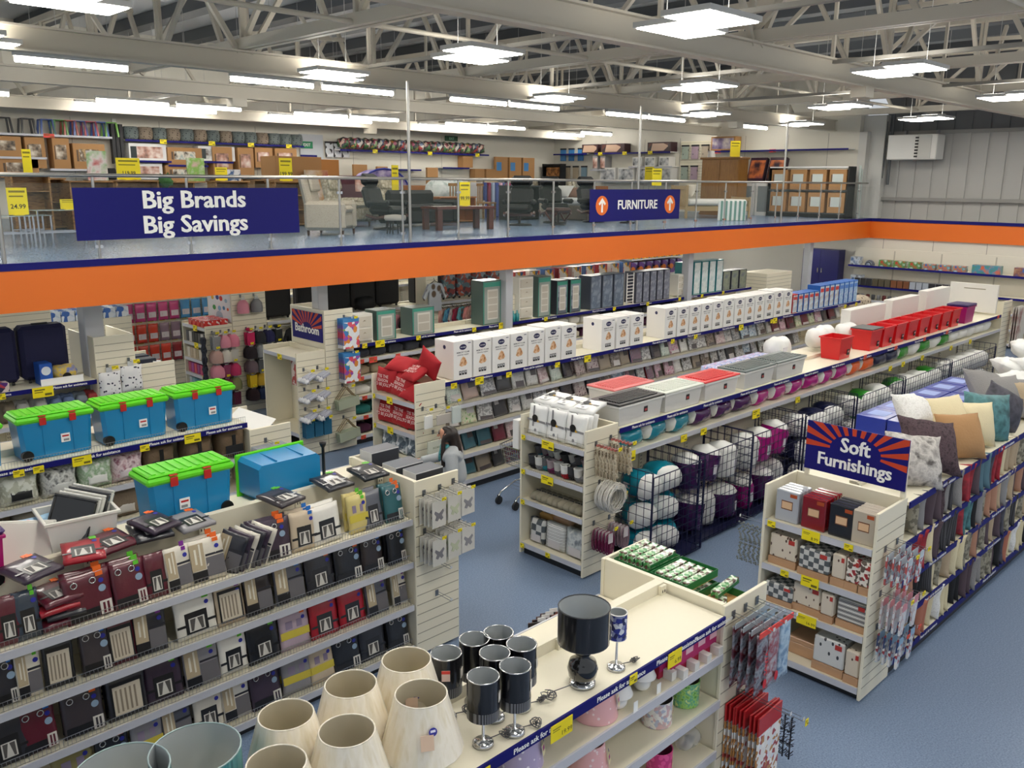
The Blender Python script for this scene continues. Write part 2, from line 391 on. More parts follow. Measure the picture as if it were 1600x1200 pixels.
# raking struts where the trusses meet each long beam
for y_ in (7.15, 13.45, 17.7, 24.15):
    mb = MB()
    for x_ in (2.5, 7.25, 12.0, 16.75, 21.5):
        mb.bar((x_+.1, y_, 6.46), (x_+1.1, y_, 8.0), .075); mb.bar((x_-.1, y_, 6.46), (x_-1.1, y_, 8.0), .075); mb.bar((x_+2.4, y_, 6.46), (x_+2.4, y_, 8.0), .055)
    struct('ceiling_strut', mb, BEAMM)
mb = MB()
for xa in (2.5, 7.25, 12.0, 16.75, 21.5):
    for (ya, yb) in ((0.8, 7.15), (7.15, 13.45), (13.45, 17.7), (17.7, 24.15)):
        mb.bar((xa, ya, 6.75), (xa+4.75, yb, 7.6), .08)
struct('ceiling_bracing', mb, BEAMM)
for y_ in (3.6, 10.3, 15.6, 20.9):
    struct('ceiling_tie', MB().tube([(-4, y_, 6.55), (28.4, y_, 6.55)], .035, 0, 6), BEAMM)
# conduits under the trusses
for x_ in (9.6, 14.4, 19.2): struct('ceiling_conduit', MB().box(x_-.04, x_+.04, -4, 25, 6.43, 6.49), mat('#8f8c85', .5))
# ------------------------------------------------------------------ lamps
def emitm(strength, col='#fffaf0'): return mat(col, .5, 0, 0, strength)
EP, ET, EU = emitm(LAMP_GLOW['panel']), emitm(LAMP_GLOW['tube']), emitm(LAMP_GLOW['under'])
HOUS = mat('#c9c9c6', .4)
def panel_lamp():
    t = thing('ceiling_light', None, 'ceiling light')
    h = MB(); d = MB()
    for dx, y0 in ((-.18, -.62), (.18, .02)):
        h.box(-.5+dx, .5+dx, y0, y0+.6, .012, .07); d.box(-.47+dx, .47+dx, y0+.03, y0+.57, 0, .011)
    h.box(-.003, .003, -.4, -.394, .07, 2.22).box(-.003, .003, .394, .4, .07, 2.22)
    h.build('housing', HOUS, t); d.build('diffuser', EP, t)
    MB().box(-.6, .24, -.5, -.12, .0705, .078).box(-.24, .6, .12, .5, .0705, .078).build('added_uplight', emitm(LAMP_GLOW['up']), t); return t  # glowing strips on top, added to brighten the roof steelwork
def tube_lamp(em, key):
    HT = .25 if key else 2.09
    t = thing('tube_light', None, 'tube light')
    MB().box(-.88, .88, -.05, .05, .05, .11).box(-.59, -.584, -.003, .003, .11, HT).box(.584, .59, -.003, .003, .11, HT).build('housing', HOUS, t)
    MB().tube([(-.86, 0, 0), (.86, 0, 0)], .045, 0, 8).build('tube', em, t); return t
for k, (x, y) in enumerate(PANELS):
    r = {5.85: 'nearest', 9.4: 'middle', 12.95: 'upper floor edge'}.get(y)
    vis = r and x > 3
    lab = ('square twin LED ceiling light, %s in the %s row over the shop' % (ORD[int(round((x-3.2)/5.3))], r)) if vis else 'square twin LED ceiling light above the picture, out of view'
    if x == 29: lab = 'square twin LED ceiling light farthest right, against the grey cladding'
    BANK.put('panel_lamp', panel_lamp, (x, y, 6.17), 0, lab, 'LED panels over the shop')
rows = {15.65: 'frontmost', 18.05: 'second', 22.3: 'third', 23.7: 'rearmost'}
cnt = {}
for x, y in TUBES:
    cnt[y] = cnt.get(y, 0)+1
    lab = 'fluorescent ceiling tube, %s from the left in the %s upper floor row' % (ORD[cnt[y]-1], rows[y]) if y in rows else 'fluorescent ceiling tube at the far left end of the upper floor'
    BANK.put('tube_lamp', lambda: tube_lamp(ET, 0), (x, y, 6.3), 0, lab, 'ceiling tubes over the upper floor')
for x, y in UNDER:
    BANK.put('under_lamp', lambda: tube_lamp(EU, 1), (x, y, 2.79), 0, 'white batten tube lamp under the upper floor deck', 'batten lamps under the upper floor', scale=(1, 1, .35))
# ------------------------------------------------------------------ balustrade
GL = glass((.3, .38, .36), .05)
bal = thing('glass_balustrade', 'glass balustrade with steel posts and round handrail along the upper floor edge', 'railing', (0, ME+.1, MZ))
MB().tube([(-4, 0, 1.07), (27.3, 0, 1.07)], .024, 0, 10).build('handrail', STEEL, bal)
px_ = 0.5
while px_ < 27.4:
    p = MB().tube([(px_, 0, .001), (px_, 0, 1.05)], .02, 0, 8).tube([(px_, 0, .0), (px_, 0, .012)], .05, 0, 12).build('post', STEEL, bal)
    MB().box(px_-.05, px_+.05, -.015, .015, .14, .18).box(px_-.05, px_+.05, -.015, .015, .82, .86).build('glass_clamp', CHROME, p)
    MB().box(px_+.03, px_+1.22, -.005, .005, .08, .97).build('glass_pane', GL, bal); px_ += 1.25
for x_ in (3.1, 9.35, 15.63, 21.94):
    obj('support_pole', MB().tube([(x_, 0, 0), (x_, 0, 6.1-MZ-.01)], .026, 0, 10).mesh(STEEL), None, (0, ME+.028, MZ+.007), label='tall steel pole rising from the balustrade to the roof, %s' % {3.1: 'beyond the left picture edge', 9.35: 'between the two hanging signs', 15.63: 'above the furniture sign', 21.94: 'beside the wardrobe'}[x_], cat='pole')
def sign_board(name, label, x0, x1, z0, z1, y, rx=0):
    t = thing(name, label, 'sign', ((x0+x1)/2, y, (z0+z1)/2))
    MB().box(-(x1-x0)/2, (x1-x0)/2, -.006, .006, -(z1-z0)/2, (z1-z0)/2).build('sign_board', BLUE, t)
    MB().box(-(x1-x0)*.4, -(x1-x0)*.4+.04, .0061, .09, -.02, .02).box((x1-x0)*.4-.04, (x1-x0)*.4, .0061, .09, -.02, .02).build('bracket', STEEL, t); return t
t = sign_board('hanging_sign', 'blue sign on the balustrade with big white words about brands and savings', 3.95, 7.18, 3.72, 4.385, ME-.012)
lettering('Big Brands', .33, WHT, t, (0, -.008, .165), bold=.03, sx=1.07); lettering('Big Savings', .33, WHT, t, (0, -.008, -.165), bold=.03, sx=1.07)
t = sign_board('hanging_sign', 'blue FURNITURE sign on the balustrade with two orange arrow discs', 13.98, 17.15, 3.7, 4.36, ME-.012)
lettering('FURNITURE', .27, WHT, t, (.02, -.008, 0), bold=.03)
for x_ in (-1.2, 1.2):
    d = MB().disc((x_, -.008, 0), .2, 'y').build('arrow_disc', ORANGE, t)
    MB().prism([(x_-.025, -.14), (x_+.025, -.14), (x_+.025, .06), (x_+.08, .005), (x_+.115, .04), (x_, .155), (x_-.115, .04), (x_-.08, .005), (x_-.025, .06)], -.016, -.009).build('arrow', WHT, d)
# heater on the right wall
t = thing('air_heater', 'white wall mounted air heater box with louvred grille', 'heater', (27.62, 10.85, 5.6))
MB().box(-.3, .3, -.72, .72, -.36, .36, 0, .02).build('casing', mat('#d8d7d2', .45), t)
g = MB().box(-.32, -.301, -.56, -.16, -.33, .33, 0)
for i in range(7): g.box(-.33, -.321, -.2, -.1, -.3+i*.09, -.25+i*.09, 1)
g.build('grille', [mat('#bdbcb6', .5), BLACK], t)
MB().box(.3, .42, -.5, -.44, -.3, .5).box(.3, .42, .44, .5, -.3, .5).build('bracket', GREY, t)
obj('downpipe', MB().tube([(0, 0, -1.1), (0, 0, 1)], .05).tube([(0, .18, -.9), (0, .18, .8)], .02).mesh(mat('#55585a', .5)), None, (27.94, 11.72, 5.6), label='dark grey pipes beside the corner column above the heater', cat='pipe')
# ================================================================== shelving
GROOVE = mat('#9a9482', .6)
def slat_panel(name, parent, x0, x1, y0, y1, z0, z1, faces):
    mb = MB().box(x0, x1, y0, y1, z0, z1, 0, .004)
    z = z0+.12
    while z < z1-.05:
        for f in faces:
            if f == '-y': mb.box(x0+.01, x1-.01, y0-.0015, y0, z, z+.008, 1)
            if f == '+y': mb.box(x0+.01, x1-.01, y1, y1+.0015, z, z+.008, 1)
            if f == '-x': mb.box(x0-.0015, x0, y0+.01, y1-.01, z, z+.008, 1)
            if f == '+x': mb.box(x1, x1+.0015, y0+.01, y1-.01, z, z+.008, 1)
        z += .1
    return mb.build(name, [CREAM, GROOVE], parent)
def ask_lettering(parent, y, z, xs, size=.045, rot=RX, n=0):
    for x in xs: lettering('Please ask for assistance', size, WHT, parent, (x, y, z), rot, .03)
def riser_mesh(mb, x0, x1, y, z, h=.075, step=.028, m=0):
    mb.box(x0, x1, y-.002, y+.002, z+h-.004, z+h, m).box(x0, x1, y-.0015, y+.0015, z+.004, z+.007, m)
    x = x0
    while x <= x1:
        mb.box(x-.0011, x+.0011, y-.0011, y+.0011, z+.001, z+h, m); x += step
    return mb
def upright(parent, x, y, z0, z1, face=1):
    mb = MB().box(x-.03, x+.03, y-.012, y+.012, z0, z1, 0)
    z = z0+.04
    while z < z1-.04:
        for s in (-1, 1): mb.box(x-.004+s*.012, x+.004+s*.012, y-.0135, y-.012, z, z+.02, 1)
        z += .05
    return mb.build('upright', [CREAM, BLACK], parent)
def gondola(label, x0, x1, y0, y1, front, back=(), top=1.79, blue=(), risers=(), ask=(), end_slots=None, strip=STRIP, blue_seg=None, cat='shelving', name='gondola_shelving', panelm=CREAM, depth=None):
    """Double sided run along X; front shelves face -Y. Heights are shelf surfaces."""
    t = thing(name, label, cat, (0, 0, 0)); ym = (y0+y1)/2
    MB().box(x0, x1, ym-.035, ym+.035, .1, top).build('back_panel', panelm, t)
    MB().box(x0, x1, y0+.03, y1-.03, 0, .1).build('base_plinth', mat('#2a2b2e', .6), t)
    for i, z in enumerate(front):
        d0 = y0 if depth is None or i == 0 else y0+depth[i]
        sh = MB().box(x0, x1, d0, ym-.036, z-.03, z, 0).build('shelf', CREAM, t)
        MB().box(x0, x1, d0-.014, d0-.0005, z-.055, z+.004, 0).build('price_strip', BLUE if i in blue else strip, sh)
        if i in risers: riser_mesh(MB(), x0+.01, x1-.01, d0+.012, z).build('wire_riser', WIRE, sh)
        if i in blue: ask_lettering(sh, d0-.016, z-.026, ask)
    for i, z in enumerate(back):
        sh = MB().box(x0, x1, ym+.036, y1, z-.03, z, 0).build('shelf', CREAM, t)
        MB().box(x0, x1, y1+.0005, y1+.014, z-.055, z+.004).build('price_strip', strip, sh)
    x = x0+.03 if end_slots != 'end' else x1-.03
    n = max(1, round((x1-x0)/1.0))
    for k in range(n+1):
        X = x0+.03+(x1-x0-.06)*k/n
        upright(t, X, ym-.05, .1, top-.01)
    return t
def endcap(label, d, x0, x1, y0, y1, shelves, top=1.79, risers=(), tops=None, strip=STRIP, outer=('-y', '+y'), panel_top=None):
    """Unit across a row's end; d=-1 opens to -X, d=+1 to +X."""
    t = thing('endcap_shelving', label, 'shelving')
    xb = x1-.03 if d < 0 else x0+.03
    MB().box(xb-.02, xb+.02, y0+.03, y1-.03, .1, (tops or top)-.001).build('back_panel', CREAM, t)
    slat_panel('side_panel', t, x0, x1, y0, y0+.028, 0.02, top, ('-y',))
    slat_panel('side_panel', t, x0, x1, y1-.028, y1, .02, panel_top or top, ('+y',))
    MB().box(x0+.06, x1-.06, y0+.03, y1-.03, 0, .1).build('base_plinth', mat('#2a2b2e', .6), t)
    for i, z in enumerate(shelves):
        xa, xc = (x0+.01, xb-.021) if d < 0 else (xb+.021, x1-.01)
        sh = MB().box(xa, xc, y0+.03, y1-.03, z-.03, z).build('shelf', CREAM, t)
        f = xa if d < 0 else xc
        MB().box(f-.013 if d < 0 else f+.0005, f-.0005 if d < 0 else f+.013, y0+.03, y1-.03, z-.055, z+.004).build('price_strip', strip, sh)
        if i in risers:
            mb = MB(); riser_mesh(mb, y0+.04, y1-.04, 0, z)
            mb.v = [(f-d*.012, p[0], p[2]) for p in mb.v]; mb.build('wire_riser', WIRE, sh)
    return t
# ------------------------------------------------------------------ price tickets
def ticket(loc, label, w=.1, h=.065, price=None, face='-y', m=None, group='yellow price tickets'):
    r = {'-y': 0, '-x': -PI/2, '+x': PI/2}[face]
    mb = MB().box(-w/2, w/2, -.004, 0, -h/2, h/2, 0)
    if not price:
        mb.box(-w*.4, w*.1, -.0045, -.004, h*.18, h*.3, 1).box(-w*.4, 0, -.0045, -.004, -h*.02, h*.06, 1).box(w*.08, w*.42, -.0045, -.004, -h*.36, -h*.14, 1)
    key = ('tk', w, h, price, m.name if m else '')
    def make():
        t = obj('price_ticket', mb.mesh([m or YEL, mat('#6b6210', .6)]), None, cat='price ticket')
        if price: lettering(price, h*.4, mat('#2c2a10', .6), t, (w*.22, -.0048, -h*.22), bold=.0); MB().box(-w*.42, -w*.05, -.0046, -.004, h*.2, h*.27).box(-w*.42, -w*.1, -.0046, -.004, h*.08, h*.13).build('small_print', mat('#8d821a', .6), t)
        return t
    return BANK.put(key, make, loc, r, label, group)
def tickets_row(us, y, z, where, w=.1, h=.065, big=(), m=None, colour='yellow'):
    for i, u in enumerate(us):
        b = i in big
        ticket((xu(u, y, z), y-.016, z-.03), '%s price ticket, %s from the left on %s' % (colour, ORD[i], where), w*1.5 if b else w, h*1.4 if b else h, None, '-y', m)
# ================================================================== near row with lamps
RA = dict(y0=2.75, y1=3.8, ym=3.275)
gondola('cream lamp shelving run with blue strip along its top shelf', -.6, 4.69, 2.75, 3.8, (1.725, 1.455, 1.11, .72, .3), (1.5, 1.1, .7), 1.80, blue=(0,), ask=[.7, 1.45, 2.2, 2.95, 3.6, 4.15, 4.55])
endcap('cream endcap unit at the lamp shelving end holding green boxes', 1, 4.70, 5.24, 2.75, 3.81, (1.62, 1.2, .8, .35))
ticket((xu(878, 2.73, 1.69), 2.733, 1.665), 'large yellow price ticket reading 19.99 on the lamp shelf edge', .17, .1, '19.99')
ticket((xu(1055, 2.73, 1.69), 2.733, 1.665), 'yellow price ticket reading 6.99 on the lamp shelf edge', .14, .1, '6.99')
ticket((xu(990, 2.73, 1.7), 2.733, 1.7), 'small yellow price ticket between the 19.99 and 6.99 tickets', .07, .06)
ticket((xu(752, 2.73, 1.7), 2.733, 1.675), 'yellow price ticket on the lamp shelf edge at the bottom of the picture', .12, .08)
ZA = 1.7262
def shade_mesh(r0, r1, h, z, mo, mi, flute=0, nf=0, n=28, rim=None):
    mb = MB().lathe([(r1, z), (r0, z+h)], n, 0, flute=flute, nf=nf).lathe([(r1-.004, z+.001), (r0-.004, z+h-.001)], n, 1)
    mb.ring((0, 0, z+h), r0-.002, .004, 'z', 2, n, 5).ring((0, 0, z), r1-.002, .003, 'z', 2, n, 5)
    return mb.mesh([mo, mi, rim or mo])
SHC = pat('streak', ['#ebe2cc', '#f2eada', '#e3d8be'], 3, .35, .5, stretch=(9, 9, .6))
SHCI = mat('#d4cab2', .6)
STK = mat('#2c2f9c', .4); STKR = mat('#c73a3a', .5)
def sticker(parent, r, h, ang, z, rad=.022, m=None):
    a = ang; p = MB()
    p.disc((0, 0, 0), rad, 'y', 0, 14); p.box(-rad*.6, rad*.6, -.0006, -.0002, -rad*.1, rad*.45, 1)
    return p.build('price_sticker', [m or STK, mat('#e8e6f4', .5)], parent, (r*math.cos(a), r*math.sin(a), z), (h, 0, a+PI/2))
CORD = mat('#17171a', .4)
def cord_coil(parent, c, s=.05, seed=0, col=None):
    R = random.Random(seed); pts = []
    for i in range(44):
        a = i*.62; q = s*(.55+.45*math.sin(i*.37+seed))
        pts.append((c[0]+q*math.cos(a), c[1]+q*.8*math.sin(a+.3*math.sin(i)), .006+.03*abs(math.sin(i*.5+seed))))
    return MB().tube([(0, 0, .02)]+pts, .003, 0, 5).build('cord', col or CORD, parent)
def cream_lamp(seed):
    t = thing('table_lamp', None, 'lamp')
    MB().lathe([(.0, 0), (.075, 0), (.08, .015), (.05, .04), (.07, .1), (.05, .16), (.02, .19), (.018, .22)], 18, 0).build('lamp_base', mat('#e8dfc8', .35, 0, .4), t)
    obj('lamp_shade', shade_mesh(.122, .195, .275, .185, SHC, SHCI, .012, 18, 54), t)
    ang = -2.1
    sticker(t, .162, -.25, ang+.18, .36, .02); MB().box(-.03, .03, -.002, 0, -.035, .035).build('paper_label', mat('#e2c3a9', .5), t, (.178*math.cos(ang), .178*math.sin(ang), .32), (-.25, 0, ang+PI/2))
    cord_coil(t, (.05, -.19), .05, seed); return t
TOPS = [(635, 1032, 'behind the others, nearest the dark lamps'), (548, 1070, 'middle of the rear line'), (658, 1085, 'front line, nearest the dark lamps'), (447, 1118, 'leftmost of the rear line'), (542, 1143, 'middle of the front line'), (432, 1194, 'leftmost of the front line at the picture edge')]
for k, (u, v, w) in enumerate(TOPS):
    p = atz(u, v, ZA+.455); BANK.put(('cl', k), lambda: cream_lamp(k), (p.x, p.y, ZA), 0, 'cream fluted table lamp in clear wrap, %s' % w, 'cream table lamps')
TEAL_S = pat('streak', ['#1d5a66', '#2f7d86', '#5c9aa0', '#174955'], 4, .3, .6, stretch=(12, 12, .5))
def drum_lamp(r, h, z, m, mi, rim, base='disc', seed=0, rb=None, sk=True, frill=False):
    t = thing('table_lamp', None, 'lamp')
    b = MB().lathe([(0, 0), (rb or .055, 0), (rb or .055, .016), (.045, .024), (.008, .03), (.006, z+.03)], 18, 0)
    b.build('lamp_base', CHROME, t)
    s = obj('lamp_shade', shade_mesh(r, r, h, z, m, mi, rim=rim), t)
    if frill: MB().lathe([(r+.001, z-.02), (r+.001, z+.035)], 28, 0).build('beaded_trim', pat('bands', ['#2b2b2e', '#77777a'], 30, .3, .4), s)
    if sk: MB().box(-.018, .018, -.002, 0, -.025, .025).build('paper_label', mat('#ddd8cf', .5), t, (r*math.cos(-1.0), r*math.sin(-1.0)-.001, z+h*.5), (0, 0, -1.0+PI/2))
    cord_coil(t, (.12, -.04), .035, seed, mat('#4a4a4d', .3)); return t
BLKS = pat('streak', ['#0b0b0d', '#17171a', '#2b2b2f'], 5, .22, .7, stretch=(10, 10, .5)); SILV = mat('#c3c8ca', .35, .3)
for k, (u, v, w) in enumerate([(305, 1172, 'right one of the two at the picture edge'), (190, 1206, 'left one of the two at the picture edge')]):
    p = atz(u, v, ZA+.455); BANK.put('teal', lambda: drum_lamp(.185, .26, .2, TEAL_S, SILV, mat('#9fb3b3', .3), rb=.08), (p.x, p.y, ZA), 0, 'teal drum table lamp, %s' % w, 'teal drum lamps')
BL = [(697, 1020, 'leftmost, with a red price label'), (741, 998, 'second from the left of the rear line'), (779, 988, 'rearmost of the group'), (815, 1006, 'rightmost of the rear line'), (773, 1020, 'middle of the group'), (755, 1056, 'frontmost left, its chrome stem in full view'), (805, 1040, 'frontmost right with a chrome disc base')]
for k, (u, v, w) in enumerate(BL):
    p = atz(u, v, ZA+.385)
    o = BANK.put(('bl', k), lambda: drum_lamp(.082, .2, .185, BLKS, SILV, CHROME, seed=k, frill=True), (p.x, p.y, ZA), 0, 'small black drum table lamp, %s' % w, 'small black table lamps')
    if k == 0: MB().box(-.022, .022, -.002, 0, -.03, .03, 0).box(-.022, .022, -.0025, -.002, .012, .03, 1).build('price_label', [mat('#e5c9bf', .5), SIGNRED], o, (.083*math.cos(-2.3), .083*math.sin(-2.3), .3), (0, 0, -2.3+PI/2))
def gourd_lamp():
    t = thing('table_lamp', None, 'lamp'); gl = mat('#08080a', .08, 0, 1)
    MB().lathe([(0, 0), (.075, 0), (.075, .02), (.04, .026)], 24, 0).build('base_plate', CHROME, t)
    MB().lathe([(.045, .026), (.08, .06), (.088, .105), (.075, .15), (.035, .18), (.05, .2), (.058, .23), (.045, .26), (.02, .28)], 24, 0).build('lamp_base', gl, t)
    obj('lamp_shade', shade_mesh(.147, .147, .21, .27, BLKS, SILV, rim=mat('#33353a', .4)), t)
    MB().box(-.025, .025, -.002, 0, -.04, .04, 0).box(-.012, .012, -.0026, -.002, 0, .025, 1).build('paper_label', [mat('#d9d4ca', .5), BLACK], t, (.148*math.cos(-.75), .148*math.sin(-.75), .33), (0, 0, -.75+PI/2))
    cord_coil(t, (-.24, .03), .05, 5, mat('#56565a', .3)); return t
p = atz(913, 950, ZA+.47); q = gourd_lamp(); q.location = (p.x, p.y, ZA); q['label'] = 'large black drum lamp on a glossy stacked-ball base'
p = atz(966, 950, ZA+.385); q = drum_lamp(.055, .16, .2, pat('cells', ['#d9dce6', '#27318a', '#8c93b8', '#1a1e55'], 40, .4, .4), SILV, WHITE, seed=3, sk=False); q.location = (p.x, p.y, ZA); q['label'] = 'small table lamp with blue and white patterned shade beside the large black lamp'
# second shelf and below
def kid_shade(r0, r1, h, m, mi, lab, u, v, z, cat='lampshade', label_col='#efe6b8', yy=2.9):
    p = (xu(u, yy, z+.05), yy)
    t = thing('lampshade', lab, cat, (p[0], p[1], z+.002)); obj('shade', shade_mesh(r0, r1, h, .003, m, mi), t)
    MB().box(-.022, .022, -.002, 0, -.03, .03, 0).box(-.015, .015, -.0026, -.002, -.005, .02, 1).build('paper_label', [mat(label_col, .5), mat('#b04a86', .5)], t, ((r1)*math.cos(-1.05)*1.005, r1*math.sin(-1.05)*1.005, h*.5), (-math.atan2(r1-r0, h), 0, -1.05+PI/2))
    MB().disc((0, 0, 0), .016, 'y', 0, 12).build('price_sticker', STK, t, ((r1)*math.cos(-.6)*1.008, r1*math.sin(-.6)*1.008, h*.55), (-math.atan2(r1-r0, h), 0, -.6+PI/2)); return t
PINKS = pat('spots', ['#f6dfe0', '#e9b3b6'], 26, .5, .3, thr=.22, width=.03); LILS = pat('spots', ['#f2eef6', '#b3a6c9'], 24, .5, .3, thr=.2, width=.03)
FLOR = pat('cells', ['#e9e4df', '#d9b6b6', '#b9bfd0', '#f2efe9', '#c9b0b4'], 45, .5, .3); GRNS = pat('noise', ['#3f8f3a', '#9fce6a', '#4aa58c', '#d8e68f'], 28, .45, .3); MAGS = pat('spots', ['#e9559a', '#cf2f7e'], 30, .45, .3)
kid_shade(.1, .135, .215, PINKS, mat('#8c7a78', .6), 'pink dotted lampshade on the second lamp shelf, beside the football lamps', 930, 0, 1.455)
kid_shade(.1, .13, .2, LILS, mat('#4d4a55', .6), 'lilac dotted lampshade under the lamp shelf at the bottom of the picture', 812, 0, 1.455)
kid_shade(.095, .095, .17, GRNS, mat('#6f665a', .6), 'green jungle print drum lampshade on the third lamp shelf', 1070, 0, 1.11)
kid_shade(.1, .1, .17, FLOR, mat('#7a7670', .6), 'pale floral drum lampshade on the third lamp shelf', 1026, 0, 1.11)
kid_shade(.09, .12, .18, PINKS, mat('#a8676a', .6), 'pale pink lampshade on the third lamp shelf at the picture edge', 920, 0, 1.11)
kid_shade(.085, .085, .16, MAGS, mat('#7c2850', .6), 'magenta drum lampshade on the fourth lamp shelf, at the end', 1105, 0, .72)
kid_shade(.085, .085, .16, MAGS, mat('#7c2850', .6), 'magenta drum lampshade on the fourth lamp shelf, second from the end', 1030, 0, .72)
def football_lamp():
    t = thing('football_lamp', None, 'lamp')
    MB().lathe([(.055*math.sin(PI*i/12), .055-.055*math.cos(PI*i/12)) for i in range(13)], 20, 0).build('ball_base', pat('spots', ['#141416', '#efefec'], 22, .3, .5, thr=.2, width=.01), t)
    obj('lamp_shade', shade_mesh(.035, .085, .13, .1, mat('#e8e7e6', .4, 0, .5), mat('#b9b8b6', .5)), t)
    MB().box(.02, .06, -.1, -.098, 0, .07).build('swing_tag', WHT, t); return t
for k, (u, y_) in enumerate(((966, 2.84), (1003, 2.86))): BANK.put('fb', football_lamp, (xu(u, y_, 1.5), y_, 1.457), 0, 'small white-shaded lamp on a football base, %s of the pair' % ('left' if k == 0 else 'right'), 'football lamps')
for k, (u, y_) in enumerate(((1030, 2.9), (1048, 2.86), (1066, 2.86), (1085, 2.86), (1103, 2.86))):
    def mk():
        t = thing('boxed_lamp', None, 'boxed lamp')
        MB().box(-.07, .07, -.05, .05, 0, .11, 0, .004).build('box', mat('#a8123a', .4), t)
        MB().box(-.07, .07, -.052, -.0505, .05, .2, 0).box(-.04, .04, -.0535, -.052, .1, .17, 1).build('header_card', [mat('#b01f66', .4), mat('#e7b9c6', .5)], t)
        MB().box(-.03, .02, -.12, -.053, 0, .06, 0).build('swing_tag', mat('#dddbd6', .5), t); return t
    BANK.put('bx', mk, (xu(u, y_, 1.5), y_, 1.457), 0, 'pink and red boxed lamp on the second lamp shelf, %s from the left' % ORD[k], 'boxed lamps')
def wrapped_lamp():
    t = thing('wrapped_lamp', 'small dark lamp in a clear plastic bag on the fourth lamp shelf', 'lamp', (xu(1075, 2.9, .76), 2.9, .722))
    MB().sack(.2, .06, .06, 0, 14, 8, 2.2, .08, 3).build('plastic_bag', glass((.85, .86, .86), .35, .1), t, (0, 0, .07)); MB().tube([(-.05, 0, .03), (0, .01, .08), (.05, -.01, .06), (.02, 0, .03)], .014, 0, 7).build('lamp', CORD, t)
wrapped_lamp()
# endcap A: hanging bags on its side panel, green boxes on top
HOOK = mat('#7d8288', .3, .8)
def hook(parent_label, loc, d='-y', L=.2, ):
    t = obj('peg_hook', MB().box(-.018, .018, -.006, 0, -.03, .03, 0).tube([(-.008, 0, 0), (-.008, -L, -.005)], .0025, 0, 5).tube([(.008, 0, .012), (.008, -L*.95, .012)], .002, 0, 5).box(-.012, .012, -L-.002, -L, -.004, .02, 1).mesh([HOOK, mat('#cfd2d6', .4)]), None, loc, {'-y': (0, 0, 0), '-x': (0, 0, -PI/2), '+x': (0, 0, PI/2)}[d], label=parent_label, cat='hook')
    return t
CLEAR = glass((.82, .84, .87), .28, .08)
def xmas_bag(body, txt, disc):
    t = thing('hanging_bag', None, 'packet')
    b = MB().pillow(.15, .46, .03, 0, 6, 10, rough=.006, seed=4); b.build('bag', body, t, (0, 0, -.25))
    MB().box(-.07, .07, -.017, -.012, -.045, -.005, 0).build('header_card', SIGNRED if disc is not None else mat('#aab4bc', .3, 0, .5), t)
    if txt: obj('lettering', text_mesh(txt, .055, mat('#d32b35', .5), .02), t, (.03, -.022, -.25), (PI/2, -PI/2, 0))
    if disc: MB().disc((.03, -.02, -.4), .035, 'y', 0, 16, sx=.7).build('round_sticker', mat('#c8202c', .5), t)
    return t
BODS = [(pat('noise', ['#1f2130', '#5d2029', '#8c8f98', '#1c2839'], 14, .2, .7), 'SANTA', True), (pat('noise', ['#a9b2ba', '#93404a', '#c3cad0'], 12, .2, .7), None, True), (pat('noise', ['#4b7ba6', '#b4cbdc', '#2e5f8d'], 10, .2, .7), None, False)]
for j, u in enumerate((1155, 1185, 1210)):
    xh = (4.80, 4.95, 5.10)[j]
    hook('wire hook on the lamp endcap side panel, %s from the left' % ORD[j], (xh, 2.748, 1.70), '-y', .3)
    for k in range(4):
        b, tx, dc = BODS[j]
        BANK.put(('xb', j, k == 3), lambda: xmas_bag(b, tx if k == 3 else None, dc if k == 3 else None), (xh, 2.70-.06*k, 1.685), 0, '%s bag on the %s lamp endcap hook, %s from the panel' % (('clear christmas SANTA' if j == 0 else 'clear red and silver' if j == 1 else 'clear blue'), ORD[j], ORD[k]), 'hanging bags on the lamp endcap')
GIFTB = pat('cells', ['#e8e6e2', '#dfe3ea', '#b8834a', '#f1efec', '#a33a3a', '#e8e6e2'], 30, .45, .2)
def gift_card():
    t = thing('gift_bag', None, 'gift bag')
    MB().box(-.16, .16, -.004, .004, -.62, -.13).build('bag', GIFTB, t); MB().box(-.16, .16, -.006, .006, -.13, 0).build('header_card', mat('#b01a22', .4), t); return t
for k in range(9): BANK.put('gc', gift_card, (4.93, 2.73-.026*k-(.03 if k > 5 else 0), 1.05+.008*(k % 2)), .03*(k % 3-1), 'tall gift bag with a red header low on the lamp endcap, %s from the panel' % ORD[k], 'red topped gift bags')
hook('wire hook carrying the red topped gift bags', (4.93, 2.748, 1.08), '-y', .4)
def tinsel():
    mb = MB(); R = random.Random(3)
    for i in range(60):
        z = -.02-.3*R.random(); a = R.uniform(0, 6.28); mb.bar((0, 0, z), (.045*math.cos(a), .02*math.sin(a), z+.03*R.uniform(-1, 1)), .004)
    mb.tube([(0, 0, 0), (0, 0, -.33)], .006, 0, 5); return obj('tinsel_strand', mb.mesh(mat('#161a2a', .3, .4)), None, cat='tinsel')
for k in range(6): BANK.put('tn', tinsel, (5.17, 2.7-.05*k, .9), 0, 'dark tinsel strand low on the lamp endcap, %s from the panel' % ORD[k], 'dark tinsel strands')
hook('wire hook carrying the dark tinsel', (5.17, 2.748, .92), '-y', .38)
ticket((5.17, 2.345, .915), 'yellow price ticket on the dark tinsel hook', .04, .05)
GBOX = mat('#1d6b34', .45); GART = pat('cells', ['#cfdcc4', '#3e8f4a', '#a9cba0', '#7fb07a', '#dfe6da', '#5d3a34'], 40, .35, .4)
def slim_box():
    t = obj('slim_box', MB().box(-.16, .16, -.03, .03, 0, .05, 0, .003).mesh(GART), None, cat='box')
    MB().box(-.16, .16, -.0315, -.0302, .004, .03, 0).build('side_print', GBOX, t); return t
